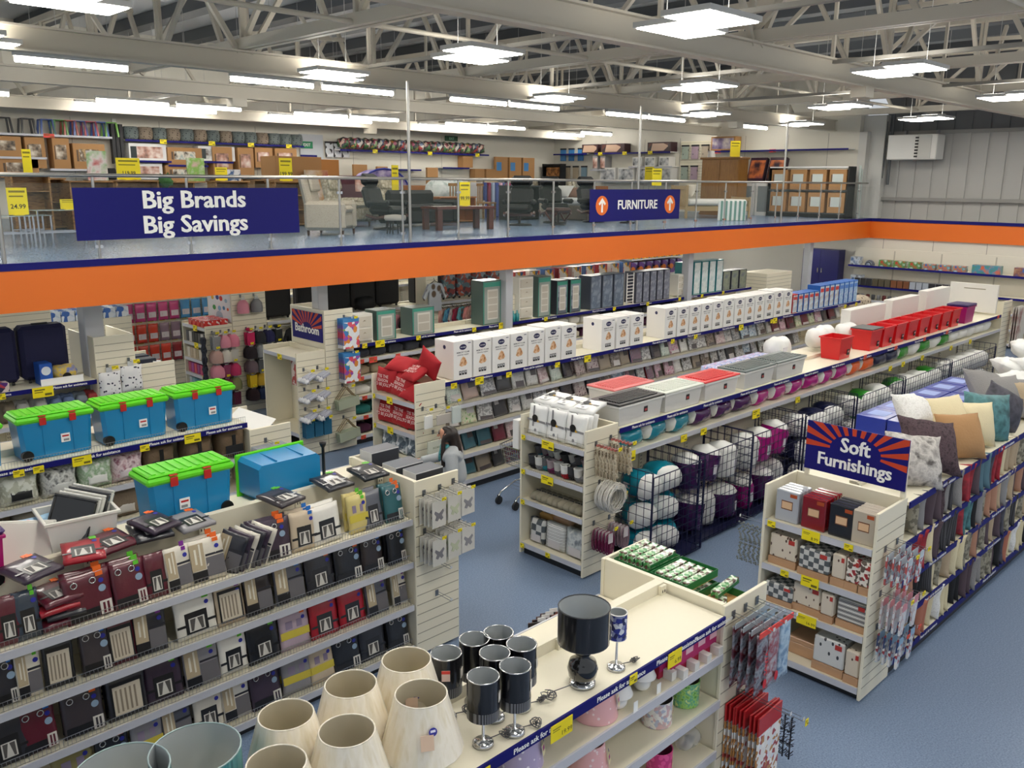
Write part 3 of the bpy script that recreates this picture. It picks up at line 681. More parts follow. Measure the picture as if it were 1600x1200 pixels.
def tray(lw, ld, h=.055):
    t = .004
    return MB().box(-lw/2, lw/2, -ld/2, ld/2, 0, t, 1).box(-lw/2, lw/2, -ld/2, -ld/2+t, t, h, 0).box(-lw/2, lw/2, ld/2-t, ld/2, t, h, 0).box(-lw/2, -lw/2+t, -ld/2+t, ld/2-t, t, h, 0).box(lw/2-t, lw/2, -ld/2+t, ld/2-t, t, h, 0).mesh([GBOX, mat('#c69a5e', .7)])
ZT = 1.6215
for k, (yc, lv) in enumerate(((3.6, 0), (3.6, 1), (3.27, 0), (3.27, 1), (2.95, 0))):
    zz = ZT+lv*.1
    w = ('upper' if lv else 'lower')+' '+{3.6: 'far', 3.27: 'middle', 2.95: 'near'}[yc]
    obj('display_tray', tray(.4, .31, .06), None, (4.985, yc, zz), label='green card display tray, %s one on the lamp endcap top%s' % (w, ', nearly empty' if yc == 2.95 else ' full of boxes'), cat='tray', group='green display trays')
    if yc == 2.95: continue
    if lv == 0:
        for q in range(4): BANK.put('sb', slim_box, (4.985, yc-.114+.076*q, zz+.005), 0, 'slim green box in the lower %s tray, %s from the near side' % ({3.6: 'far', 3.27: 'middle'}[yc], ORD[q]), 'slim green boxes')
        for q in range(4): BANK.put('sb', slim_box, (4.985, yc-.114+.076*q, zz+.056), 0, 'slim green box hidden under the upper %s tray' % {3.6: 'far', 3.27: 'middle'}[yc], 'slim green boxes') if False else None
    else:
        for q in range(4):
            for l in range(2 if yc == 3.6 else 1): BANK.put('sb', slim_box, (4.985, yc-.114+.076*q, zz+.0055+.051*l), 0, 'slim green box in the upper %s tray, %s from the near side%s' % ({3.6: 'far', 3.27: 'middle'}[yc], ORD[q], ', upper layer' if l else ', lower layer'), 'slim green boxes')
BANK.put('sb', slim_box, (4.9, 2.9, ZT+.005), .5, 'single slim box left lying in the nearly empty green tray', 'slim green boxes')
BANK.put('sb', slim_box, (5.1, 3.0, ZT+.065), .1, 'slim box lying across the far edge of the nearly empty green tray', 'slim green boxes')
# picture book packs hanging behind the lamps on the far side
for k, (u, v) in enumerate(((855, 985), (868, 975), (600, 1200))): pass
def wall_picture(): 
    t = obj('picture_pack', MB().box(-.1, .1, -.006, .006, -.2, 0, 0, .003).mesh(pat('cells', ['#4b2c2a', '#8c5a4c', '#201a1c', '#b4a69a'], 14, .3, .5)), None, cat='picture pack')
    MB().box(-.03, .03, -.002, .002, .001, .03).build('hang_tab', mat('#e2e2e0', .4), t); return t
for k in range(4): BANK.put('wp', wall_picture, (xu(846+8*k, 3.86, 1.4), 3.86+.012*k, 1.47), -.5, 'dark picture pack hanging behind the lamp shelving, %s from the left' % ORD[k], 'picture packs behind the lamps')

# ================================================================== curtain row
RBX0, RBX1, RBY0, RBY1 = .2, 4.72, 6.1, 7.1
gondola('cream curtain shelving run with wire fronted shelves', RBX0, RBX1, RBY0, RBY1, (1.42, .99, .55, .12), (1.71, 1.2, .7, .2), 1.8, risers=(0, 1, 2, 3))
endcap('cream endcap unit at the curtain shelving end with butterfly packs', 1, 4.73, 5.27, 6.07, 7.13, (1.45, 1.0, .5))
TABS = {'g': mat('#5fc02d', .4), 'o': mat('#ee6a1e', .4), 'b': mat('#1d6fc4', .4), 'p': mat('#7c2590', .4)}
SILVER = mat('#c9c9c9', .25, .9); CARDW = mat('#d8d4cc', .5); CBLK = mat('#17171b', .35, 0, .4)
def curtain_pack(style, col, tab, w=.3, h=.33, t=.05, seed=0, band='#cdbb45'):
    body = mat(col, .42, 0, .55, bump=.25, bscale=22)
    o = thing('curtain_pack', None, 'curtain pack')
    MB().pillow(w, h, t, 0, 8, 8, 5, .02, .003, seed, edge=.55).build('folded_curtain', body, o, (0, 0, h/2))
    f = -t/2-.0015
    def card(nm, x0, x1, z0, z1, m, dy=0, th=.0012): return MB().box(x0, x1, f-dy-th, f-dy, z0, z1).build(nm, m, o)
    if style == 'eyelet':
        rg = MB()
        for x in (-w*.28, w*.12): rg.ring((x, f-.003, h*.82), .021, .005, 'y', 0, 14, 5)
        rg.build('eyelet', SILVER, o)
        card('label_card', -w*.45, w*.18, h*.04, h*.24, CBLK); c = card('picture_card', w*.2, w*.46, h*.03, h*.32, CARDW)
        MB().box(w*.26, w*.31, f-.003, f-.0013, h*.05, h*.28).box(w*.35, w*.4, f-.003, f-.0013, h*.05, h*.28).build('printed_curtain', body, c)
        MB().disc((w*.3, f-.002, h*.6), .026, 'y').build('round_sticker', mat('#8fa6bd', .4), o)
    elif style == 'photo':
        card('label_card', -w*.28, w*.28, h*.12, h*.62, CBLK); c = card('picture_card', -w*.2, w*.2, h*.16, h*.48, CARDW, .0013)
        MB().prism([(-w*.16, h*.18), (-w*.16, h*.46), (-w*.02, h*.46), (-w*.1, h*.18)], f-.004, f-.0028).prism([(w*.16, h*.18), (w*.1, h*.18), (w*.02, h*.46), (w*.16, h*.46)], f-.004, f-.0028).build('printed_curtain', mat('#55524f', .5), c)
        card('wrap_band', -w*.49, w*.49, h*.3, h*.36, CBLK, -.0003)
    elif style == 'stripe':
        card('fabric_swatch', -w*.05, w*.47, h*.1, h*.55, mat('#6a676a', .5)); card('fabric_swatch', -w*.05, w*.47, h*.58, h*.63, mat('#23222a', .5))
        c = card('picture_card', -w*.47, -w*.08, h*.3, h*.92, mat('#b7a688', .5)); MB().box(-w*.36, -w*.3, f-.003, f-.0013, h*.45, h*.8).box(-w*.22, -w*.17, f-.003, f-.0013, h*.4, h*.9).build('printed_curtain', mat('#e2dccb', .5), c)
        card('label_card', -w*.47, -w*.05, h*.04, h*.28, CBLK)
    elif style == 'band':
        card('wrap_band', -w*.49, w*.49, h*.3, h*.5, mat(band, .5), -.0003); card('picture_card', -w*.3, -.02, h*.55, h*.75, mat('#8d7f95', .5)); card('picture_card', .02, w*.26, h*.55, h*.75, mat('#8d7f95', .5))
    elif style == 'big':
        card('label_card', -w*.42, w*.42, h*.08, h*.86, CBLK); c = card('picture_card', -w*.36, w*.36, h*.12, h*.78, mat('#cfc4b0', .5), .0013)
        mb = MB()
        for i in range(5): mb.box(-w*.3+i*w*.12, -w*.25+i*w*.12, f-.004, f-.0028, h*.18, h*.7)
        mb.build('printed_curtain', mat('#8f8270', .5), c)
    if tab:
        MB().box(w*.18, w*.36, -t*.3, -t*.3+.004, h*.97, h+.03, 0).box(w*.2, w*.36, f-.002, f-.0005, h*.88, h*.97, 0).build('hang_tab', TABS[tab], o)
        MB().disc((w*.3, f-.0022, h*.77), .018, 'y', 0, 12).build('price_sticker', STK, o)
    return o
NAMES = {'eyelet': 'eyelet curtain pack', 'photo': 'framed photo curtain pack', 'stripe': 'striped curtain pack', 'band': 'paper band curtain pack', 'big': 'large photo curtain pack'}
COLN = {'#5a1226': 'burgundy', '#26262e': 'charcoal', '#37283a': 'aubergine', '#14171f': 'black', '#dcd5c6': 'cream', '#e6e2d8': 'white', '#a51426': 'red', '#b7a3b0': 'lilac', '#17575e': 'teal', '#cfbf7a': 'yellow', '#5b5d66': 'grey', '#c9b79d': 'beige', '#241a1c': 'dark brown', '#8c8a8e': 'pale grey', '#3a3338': 'brown grey', '#2e3b4b': 'slate leaf', '#8d8450': 'olive'}
SHELF = [
 (1.42, [(14, 'photo', '#5a1226', None), (45, 'photo', '#2e3b4b', 'g'), (141, 'eyelet', '#5a1226', 'o'), (205, 'eyelet', '#5a1226', 'g'), (246, 'photo', '#5a1226', None), (282, 'stripe', '#dcd5c6', 'p'), (327, 'stripe', '#dcd5c6', 'o'), (424, 'eyelet', '#37283a', 'o'), (476, 'photo', '#c9b79d', 'b'), (512, 'photo', '#e6e2d8', None), (562, 'band', '#cfbf7a', 'g'), (585, 'photo', '#5b5d66', None), (617, 'eyelet', '#17575e', 'o')]),
 (.99, [(8, 'eyelet', '#26262e', 'b'), (46, 'stripe', '#dcd5c6', 'g'), (93, 'big', '#14171f', None), (152, 'eyelet', '#3a3338', 'b'), (192, 'big', '#5a1226', None), (236, 'stripe', '#26262e', 'p'), (308, 'photo', '#e6e2d8', 'g'), (362, 'big', '#c9b79d', 'p'), (406, 'stripe', '#241a1c', None), (455, 'stripe', '#5b5d66', 'b'), (502, 'photo', '#26262e', 'o'), (546, 'eyelet', '#14171f', 'o'), (584, 'eyelet', '#241a1c', 'b'), (622, 'eyelet', '#14171f', 'b')]),
 (.55, [(15, 'photo', '#26262e', None), (62, 'eyelet', '#5a1226', 'b'), (132, 'eyelet', '#3a3338', 'o'), (200, 'big', '#26262e', None), (258, 'photo', '#37283a', 'g'), (318, 'stripe', '#8c8a8e', 'g'), (366, 'photo', '#e6e2d8', 'g'), (414, 'photo', '#14171f', 'g'), (462, 'band', '#b7a3b0', 'o'), (508, 'photo', '#a51426', 'p'), (552, 'photo', '#a51426', 'p'), (592, 'stripe', '#5b5d66', 'p'), (626, 'stripe', '#dcd5c6', 'p')]),
 (.12, [(120, 'band', '#8d8450', 'o'), (180, 'eyelet', '#14171f', 'o'), (232, 'band', '#8c8a8e', 'b'), (280, 'stripe', '#5b5d66', 'g'), (328, 'photo', '#dcd5c6', 'p'), (372, 'stripe', '#e6e2d8', 'b'), (418, 'eyelet', '#37283a', 'b'), (466, 'band', '#8c8a8e', 'o'), (505, 'band', '#c9b79d', 'o'), (544, 'eyelet', '#14171f', 'o'), (584, 'photo', '#26262e', None), (624, 'eyelet', '#14171f', 'o')])]
R = random.Random(11)
for si, (z, items) in enumerate(SHELF):
    lastx = None
    for k, (u, st, col, tab) in enumerate(items):
        x = xu(u, 6.17, z+.15); nx = xu(items[k+1][0], 6.17, z+.15) if k+1 < len(items) else 4.69
        pxv = xu(items[k-1][0], 6.17, z+.15) if k else x-.3
        g1, g2 = x-pxv, (nx-x if k+1 < len(items) else (4.69-x)*2)
        w = min(.36, max(.16, .95*min((g1+g2)/2, 1.25*min(g1, g2)))); h = .34 if si == 0 else .335
        w = round(w/.04)*.04
        lean = -.12-.08*R.random()
        p = BANK.put((st, col, tab, w, h), lambda: curtain_pack(st, col, tab, w, h, .05, k), (x, 6.175+.012*R.random(), z+.006), 0, '%s %s, %s from the left on the %s curtain shelf' % (COLN[col], NAMES[st], ORD[k], ('top', 'second', 'third', 'lowest')[si]), 'curtain packs facing the aisle', rot=(lean, .05*(R.random()-.5), .12*(R.random()-.5)))
        # a second pack of the same kind stands behind it
        if R.random() < .75 and w > .19:
            p = BANK.put((st, col, tab, w, h), None, (x+.015*R.random(), 6.255+.012*R.random(), z+.006), 0, '%s %s behind the %s pack of the %s curtain shelf' % (COLN[col], NAMES[st], ORD[k], ('top', 'second', 'third', 'lowest')[si]), 'curtain packs in the second line', rot=(lean, .05*(R.random()-.5), .1*(R.random()-.5)))
# packs lying flat or leaning sideways on the top shelf
for k, (u, y_, zz, col, rz, w) in enumerate([(90, 6.3, 1.43, '#5a1226', .1, .26), (95, 6.3, 1.485, '#26262e', -.1, .25), (85, 6.3, 1.54, '#a51426', .05, .26), (92, 6.3, 1.595, '#5a1226', .15, .26), (60, 6.36, 1.803, '#37283a', .35, .3), (122, 6.42, 1.803, '#a51426', -.25, .28), (178, 6.46, 1.802, '#5a1226', .2, .3), (232, 6.46, 1.802, '#26262e', -.1, .28), (300, 6.44, 1.802, '#8c8a8e', .1, .28), (445, 6.42, 1.803, '#3a3338', .25, .28), (520, 6.46, 1.802, '#26262e', .05, .28), (575, 6.47, 1.802, '#14171f', 0, .28), (250, 6.46, 1.86, '#37283a', .3, .26)]):
    o = BANK.put(('flat', col, w), lambda: curtain_pack('photo', col, 'g' if k % 2 else 'o', w, .3, .05, k), (xu(u, y_, zz), y_-.15, zz+.028), 0, '%s curtain pack lying flat on the top curtain shelf, %s from the left' % (COLN[col], ORD[k]), 'curtain packs lying flat', rot=(-PI/2+.12, 0, rz))
for k in range(6):
    BANK.put(('lean', k % 3), lambda: curtain_pack('stripe', ('#26262e', '#37283a', '#dcd5c6')[k % 3], None, .22, .34, .035, k), (xu(352+9*k, 6.22, 1.5), 6.24, 1.43), 0, 'striped curtain pack leaning sideways in the dark cluster, %s from the left' % ORD[k], 'leaning curtain packs', rot=(-.08, .32, -.9))
for k in range(4): BANK.put(('stack', 0), lambda: curtain_pack('photo', '#e6e2d8', None, .26, .28, .045, 1), (xu(590, 6.2, .2), 6.16, .147+.046*k), 0, 'white folded curtain pack in the low stack by the endcap, %s from the bottom' % ORD[k], 'stacked white packs', rot=(-PI/2, 0, 0)) if False else None
# butterfly packs on endcap B
BFLY = [(-.03, .0), (-.055, .03), (-.045, .05), (-.015, .03), (0, .02), (.015, .03), (.045, .05), (.055, .03), (.03, 0), (.045, -.03), (.02, -.045), (0, -.02), (-.02, -.045), (-.045, -.03)]
def bfly_pack(m):
    t = thing('butterfly_pack', None, 'packet')
    MB().box(-.085, .085, -.003, .003, -.27, -.015, 0).box(-.03, .03, -.003, .003, -.0149, 0, 0).build('card', mat('#cfccc4', .35, 0, .5), t)
    MB().prism([(a*1.1, b*1.1-.16) for a, b in BFLY], -.006, -.0035).build('butterfly', m, t); return t
BM = [mat('#77757a', .4), mat('#b9bfa2', .4), mat('#8a888c', .4)]
for j, (xh, zh) in enumerate(((4.84, 1.66), (5.03, 1.67), (5.2, 1.69), (4.84, 1.28), (5.03, 1.3), (5.2, 1.31))):
    row = 'upper' if j < 3 else 'lower'
    hook('wire hook on the curtain endcap side panel, %s in the %s row' % (ORD[j % 3], row), (xh, 6.068, zh), '-y', .26)
    for k in range(4): BANK.put(('bf', j % 3), lambda: bfly_pack(BM[j % 3]), (xh+.004*k, 6.03-.055*k, zh-.01), .06*(k % 2), '%s butterfly pack on the %s hook of the %s row, %s from the panel' % (('grey', 'pale green', 'silver')[j % 3], ORD[j % 3], row, ORD[k]), 'butterfly packs')
    ticket((xh+.02, 5.80, zh+.01), 'yellow price ticket on the %s hook of the %s butterfly row' % (ORD[j % 3], row), .05, .03)
for k, zh in enumerate((.93, .6)): hook('empty wire hook low on the curtain endcap, %s one' % ('upper' if k == 0 else 'lower'), (4.98, 6.068, zh), '-y', .22)
# ================================================================== toy boxes, crates, blankets
TBLUE = mat('#1a84bb', .3, 0, .3); TGRN = mat('#5fd318', .35, 0, .2); TRED = mat('#c0231f', .4)
def toybox(lid=True):
    t = thing('storage_chest', None, 'storage box')
    w, d, h = .66, .36, .36
    def tub(mb, m=0):
        vs = []
        for (z, k) in ((0, .93), (h*.5, .965), (h, 1.0)):
            for (x, y) in ((-1, -1), (1, -1), (1, 1), (-1, 1)):
                for q in ((0, 1), (1, 0)) if (x*y > 0) else ((1, 0), (0, 1)):
                    vs.append((x*(w/2*k-.035*q[0]), y*(d/2*k-.035*q[1]), z))
        fs = [list(range(8))[::-1]]
        for i in range(2):
            for j in range(8): fs.append([i*8+j, i*8+(j+1) % 8, i*8+8+(j+1) % 8, i*8+8+j])
        if lid: fs.append([16+j for j in range(8)])
        mb.add(vs, fs, m)
        for x in (-w*.18, w*.22): mb.box(x-.004, x+.004, -d/2*.965-.008, -d/2*.95, .02, h-.03, m)
        return mb
    tub(MB()).build('tub', TBLUE, t)
    if lid:
        L = MB().box(-w/2-.02, w/2+.02, -d/2-.02, d/2+.02, h-.02, h+.035, 0, .018).box(-w/2, w/2, -d/2, d/2, h+.035, h+.055, 0, .012)
        for i in range(9): L.box(-w/2+.03+i*.07, -w/2+.06+i*.07, -d/2+.03, d/2-.03, h+.0551, h+.062, 0)
        l = L.build('lid', TGRN, t)
        for x in (-w*.18, w*.22): MB().box(x-.03, x+.03, -d/2-.032, -d/2-.0205, h-.045, h+.025, 0, .004).box(x-.03, x+.03, -d/2-.03, -d/2+.02, h+.0352, h+.042, 0).build('clip', TRED, l)
    if not lid: return t
    MB().tube([(-w/2+.06, -d/2-.012, .045), (-w/2+.06, -d/2+.05, .045)], .05, 0, 16).build('wheel', BLACK, t)
    MB().box(.03, .11, -d/2*.97-.012, -d/2*.97-.004, .12, .2, 0).box(.04, .1, -d/2*.97-.0125, -d/2*.97-.012, .17, .185, 1).box(.05, .1, -d/2*.97-.0125, -d/2*.97-.012, .13, .15, 2).build('label', [WHT, TRED, GREY], t)
    return t
gondola('cream shelving run under the row of four blue toy boxes', -.6, 4.74, 9.25, 10.3, (1.71, 1.3, .9, .5, .15), (1.71, 1.3, .9), 1.78, blue=(0,), ask=[.9, 1.6, 2.3, 3.05, 3.8, 4.45], risers=(0, 1))
for k, x in enumerate((1.86, 2.72, 3.52, 4.32)):
    BANK.put('toybox', toybox, (x, 9.57, 1.716), .0, 'blue storage chest with green lid on the back run, %s from the left' % ORD[k], 'blue chests in a row', scale=(1.08, 1, 1.12))
for k, (u, z, b) in enumerate(((128, 1.68, 0), (55, 1.7, 0), (119, 1.68, 1), (226, 1.68, 0), (301, 1.68, 1))):
    ticket((xu((60, 29, 128, 226, 301)[k], 9.23, 1.68), 9.233, 1.66), 'yellow price ticket under the blue chests, %s from the left' % ORD[sorted((60, 29, 128, 226, 301)).index((60, 29, 128, 226, 301)[k])], .19 if k in (2, 4) else .1, .1 if k in (2, 4) else .07)
# rolled blankets under the chests
def blanket(c1, c2, band):
    t = thing('folded_blanket', None, 'blanket'); m = pat('noise', c1, 14, .8, .15, bump=.4, bscale=30) if isinstance(c1, tuple) else mat(c1, .9, bump=.5, bscale=50)
    MB().pillow(.34, .3, .3, 0, 10, 10, 4, .04, .008, 3, edge=.5).build('blanket', m, t, (0, 0, .145))
    if band: MB().box(-.022, .022, -.158, -.15, 0, .28, 0).box(-.11, .11, -.164, -.158, .06, .16, 1).build('strap', [BLACK, mat('#1a1a1c', .4)], t)
    else: MB().pillow(.2, .1, .012, 0, 6, 4, 3).build('label', mat(c2, .5), t, (0, -.15, .1))
    return t
BLK_ = [(28, ('#b9bba8', '#dadcd0'), '#1c1c1e', 0), (90, ('#6d6f70', '#d9d9d4', '#3b3c3d'), '#cfcfca', 0), (146, ('#d9ddd2', '#8fae86', '#eceee8'), '#e8e8e2', 0), (195, ('#a7707c', '#e0cdd0', '#7f4d5c'), '#d9ccce', 0), (246, '#6b5843', '', 1), (305, '#6b5843', '', 1), (358, '#6b5843', '', 1)]
for k, (u, a, b, bd) in enumerate(BLK_):
    BANK.put(('bl', a), lambda: blanket(a, b, bd), (xu(u, 9.42, 1.42), 9.44, 1.306), 0, ('brown fleece throw with black strap, %s from the left' if bd else 'patterned folded blanket, %s from the left under the blue chests') % ORD[k-4 if bd else k], 'blankets under the chests')
for k in range(7): BANK.put(('bl2', k % 3), lambda: blanket(('#5d3f34', '#7a6a58', '#8c8578')[k % 3], '#c9c2b8', 0), (1.5+.45*k, 9.46, .906), 0, 'plain folded blanket on the third shelf of the chest run, %s from the left' % ORD[k], 'blankets on the third shelf')
# chests on the curtain run top
o = BANK.put('toybox', toybox, (2.93, 6.9, 1.716), 0, 'blue storage chest with green lid standing behind the curtain packs', 'blue chests in a row', scale=(-1.08, .95, 1.12))
t = toybox(False); t['label'] = 'blue storage chest lying on its side with its opening to the back'; t.location = (3.82, 6.69, 1.90); t.rotation_euler = (-PI/2, 0, 0)
MB().box(-.35, .35, -.2, .2, .34, .365, 0, .01).build('rim', TGRN, t); MB().box(-.2, -.12, .2, .21, .33, .375).box(.1, .18, .2, .21, .33, .375).build('clip', TRED, t)
obj('black_pole', MB().lathe([(.0, 0), (.03, 0), (.03, .02), (.016, .03), (.014, .33), (.03, .36), (.034, .385), (0, .39)], 16).mesh(BLACK), None, (4.27, 6.86, 1.714), label='short black pole with a flared top standing beside the blue chests', cat='pole')
# translucent crate with trays
def open_crate(w, d, h, m, rim, th=.006, taper=.9):
    mb = MB()
    def ringv(k, z, ins): return [(-w/2*k+ins, -d/2*k+ins, z), (w/2*k-ins, -d/2*k+ins, z), (w/2*k-ins, d/2*k-ins, z), (-w/2*k+ins, d/2*k-ins, z)]
    vs = ringv(taper, 0, 0)+ringv(1, h, 0)+ringv(1, h, th)+ringv(taper, th, th)
    mb.add(vs, [[0, 3, 2, 1]]+[[i, (i+1) % 4, 4+(i+1) % 4, 4+i] for i in range(4)]+[[4+i, 4+(i+1) % 4, 8+(i+1) % 4, 8+i] for i in range(4)]+[[8+i, 8+(i+1) % 4, 12+(i+1) % 4, 12+i] for i in range(4)]+[[12, 13, 14, 15]], 0)
    for (x0, x1, y0, y1) in ((-w/2-.018, w/2+.018, -d/2-.018, -d/2+.004), (-w/2-.018, w/2+.018, d/2-.004, d/2+.018), (-w/2-.018, -w/2+.004, -d/2+.0041, d/2-.0041), (w/2-.004, w/2+.018, -d/2+.0041, d/2-.0041)):
        mb.box(x0, x1, y0, y1, h-.022, h+.003, 1, .004)
    return mb.mesh([m, rim])
CLPL = glass((.86, .86, .82), .72, .25)
obj('plastic_crate', open_crate(.5, .4, .3, CLPL, mat('#dedcd2', .4), taper=.86), None, (2.06, 6.86, 1.716), (0, 0, -.1), label='open translucent plastic crate holding black and white trays', cat='crate')
def tray_item(col):
    t = obj('plastic_tray', MB().box(-.15, .15, -.008, .008, -.19, .19, 0, .006).box(-.16, .16, -.016, .016, -.2, -.18, 0, .005).box(-.16, .16, -.016, .016, .18, .2, 0, .005).box(-.16, -.14, -.016, .016, -.18, .18, 0, .005).box(.14, .16, -.016, .016, -.18, .18, 0, .005).mesh(mat(col, .15, 0, .6)), None, cat='tray')
    return t
for k, c in enumerate(('#0d0d0f', '#dcdad2', '#dcdad2', '#3a3a3c', '#dcdad2')): BANK.put(('pt', c), lambda: tray_item(c), (1.98+.045*k, 6.78+.035*k, 1.95), 0, '%s tray propped in the translucent crate, %s from the front' % ('black' if k == 0 else 'dark grey' if k == 3 else 'white', ORD[k]), 'trays in the crate', rot=(-.4, .2, -.75))
obj('crate_lid', MB().box(-.27, .27, -.2, .2, -.01, .01, 0, .008).box(-.25, .25, -.18, .18, .0101, .02, 0, .004).mesh(mat('#dcd9cf', .35)), None, (1.6, 6.83, 1.85), (.95, .12, -.35), label='white ribbed crate lid leaning beside the translucent crate', cat='lid')
t = obj('balloon_cushion', MB().pillow(.3, .3, .16, 0, seed=3).mesh(pat('spots', ['#c8403f', '#8fb8d6'], 12, .5, .3, thr=.25)), None, (1.78, 6.98, 1.84), (-.4, 0, 0), label='pale blue cushion with red balloon print beside the crate lid', cat='cushion')
t = thing('storage_crate', 'magenta storage crate with purple lid and black wheel at the picture edge', 'storage box', (1.22, 6.72, 1.714))
obj('tub', open_crate(.5, .36, .36, mat('#b0146c', .35, 0, .3), mat('#b0146c', .35), taper=.92), t); MB().box(-.27, .27, -.2, .2, .363, .41, 0, .02).build('lid', mat('#3d1f63', .35), t)
MB().tube([(.18, -.19, .045), (.18, -.13, .045)], .05, 0, 16).build('wheel', BLACK, t)
# far side endcap of the chest run, with mural packs
endcap('cream endcap tray unit at the end of the chest run', 1, 4.75, 5.3, 9.22, 10.33, (1.45, 1.0, .5), top=1.62)
obj('loose_panel', MB().box(-.2, .2, -.26, .26, -.006, .006, 0, .003).mesh(WHITE), None, (5.03, 9.75, 1.56), (.25, -.35, .5), label='loose white card panel lying tilted in the endcap tray', cat='panel')
def mural_pack():
    t = thing('mural_pack', None, 'packet'); MB().box(-.2, .2, -.004, .004, -.62, 0, 0).build('card', mat('#b9bcc2', .3, 0, .5), t)
    MB().box(-.19, .15, -.0062, -.0045, -.14, -.03).build('header', mat('#2b2b30', .4), t)
    lettering('Adhesive Wall Mural', .028, WHT, t, (-.02, -.007, -.085), bold=0)
    lettering('A\nHome', .1, BLACK, t, (.0, -.006, -.32), bold=.0); return t
for k in range(5): BANK.put('mural', mural_pack, (4.95, 9.2-.03*k, 1.42), 0, 'grey wall mural pack on the chest endcap, %s from the panel' % ORD[k], 'wall mural packs')
hook('wire hook carrying the wall mural packs', (4.95, 9.218, 1.46), '-y', .2); ticket((4.98, 9.0, 1.47), 'yellow price ticket on the wall mural hook', .06, .03)
# ================================================================== row of memory foam boxes
gondola('cream shelving run topped with white memory foam boxes', 7.76, 21.2, 9.27, 10.27, (1.71, 1.33, .95, .56, .16), (1.71, 1.3), 1.78, blue=(0,), ask=[8.5, 9.6, 10.7, 11.8, 12.9, 14, 15.2, 16.4, 17.6, 19, 20.2], depth=(0, .02, .02, .0, 0), risers=(1, 2))
endcap('cream endcap unit with red christmas cushions', -1, 7.2, 7.74, 9.18, 10.2, (1.5, 1.06, .66, .2), top=1.79)
WBOX = mat('#ecebe8', .5); NAVY = mat('#1d2150', .4)
def foam_box():
    t = thing('foam_box', None, 'box')
    b = MB().box(-.178, .178, 0, .42, 0, .545, 0, .004).build('carton', WBOX, t)
    MB().disc((0, -.002, .455), .04, 'y', 0, 20, sx=1.7).build('oval_logo', NAVY, b); lettering('silentnight', .024, WHT, b, (0, -.0035, .455), bold=.01)
    lettering('MEMORY FOAM\nmattress topper', .034, mat('#4a4c55', .5), b, (.0, -.0015, .365), bold=.008)
    MB().prism([(-.07, .2), (-.03, .18), (.05, .19), (.08, .22), (.04, .3), (.0, .32), (-.04, .28)], -.003, -.0005).build('picture', pat('noise', ['#8a4a26', '#d9a878', '#e8d8c8'], 18, .5), b)
    mb = MB()
    for i in range(3): mb.box(-.075+.052*i, -.033+.052*i, -.003, -.0005, .06, .12, 0).box(-.068+.052*i, -.04+.052*i, -.0035, -.003, .085, .112, 1)
    mb.build('icons', [DK, mat('#b9b9bc', .5)], b)
    MB().disc((-.18, .2, .45), .03, 'x', 0, 18).build('side_logo', NAVY, b)
    MB().box(.1, .15, -.003, -.0005, .5, .51).build('corner_mark', NAVY, b); return t
XS = [7.99+.382*k for k in range(7)]+[11.28+.4*k for k in range(3)]+[13.08+.395*k for k in range(12)]
for k, x in enumerate(XS):
    w = 'first' if k < 7 else 'second' if k < 10 else 'third'; j = k if k < 7 else k-7 if k < 10 else k-10
    BANK.put('foam', foam_box, (x+.178, 9.29, 1.7105), 0, 'white memory foam topper box, %s from the left in the %s cluster' % (ORD[j], w), 'white memory foam boxes', scale=(1, 1, 1 if k % 5 else 1.03))
def slim(col, front, w=.2, h=.5, d=.3, top=None):
    t = thing('slim_carton', None, 'box'); MB().box(-w/2, w/2, 0, d, 0, h, 0, .003).build('carton', mat(col, .4), t)
    MB().box(-w*.46, w*.46, -.0015, -.0005, h*.04, h*.94, 0).build('front_print', front, t)
    MB().box(-w*.4, w*.4, -.003, -.0016, h*.7, h*.86).build('title_band', mat(top or '#f0f0f0', .4), t); return t
F1 = pat('noise', ['#d9e6f0', '#c5d3dc', '#b88a6a'], 9, .4, .2); F2 = pat('noise', ['#bcd4ea', '#8fb2d8', '#e3ecf4'], 9, .4, .2)
for k in range(13):
    red, b2 = k == 0, k > 8
    key = ('sl', red, b2, 4 < k < 9)
    BANK.put(key, lambda: slim('#b3202a' if red else ('#3f74c0' if b2 else '#2a66b4'), F1 if not b2 else F2, .2, .42 if k < 5 else .52, .32, '#c63a3a' if k < 9 else '#4a7fd0'), (17.95+.25*k, 9.3, 1.7105), 0, '%s slim carton after the white boxes, %s from the left' % ('red edged' if red else 'pale blue' if b2 else 'blue and red', ORD[k]), 'slim blue and red cartons')
tickets_row((708, 748, 794, 870, 917, 1050, 1086, 1157, 1205, 1210, 1320, 1337), 9.256, 1.68, 'the white box shelf edge', .11, .08, (1, 4, 7, 9))
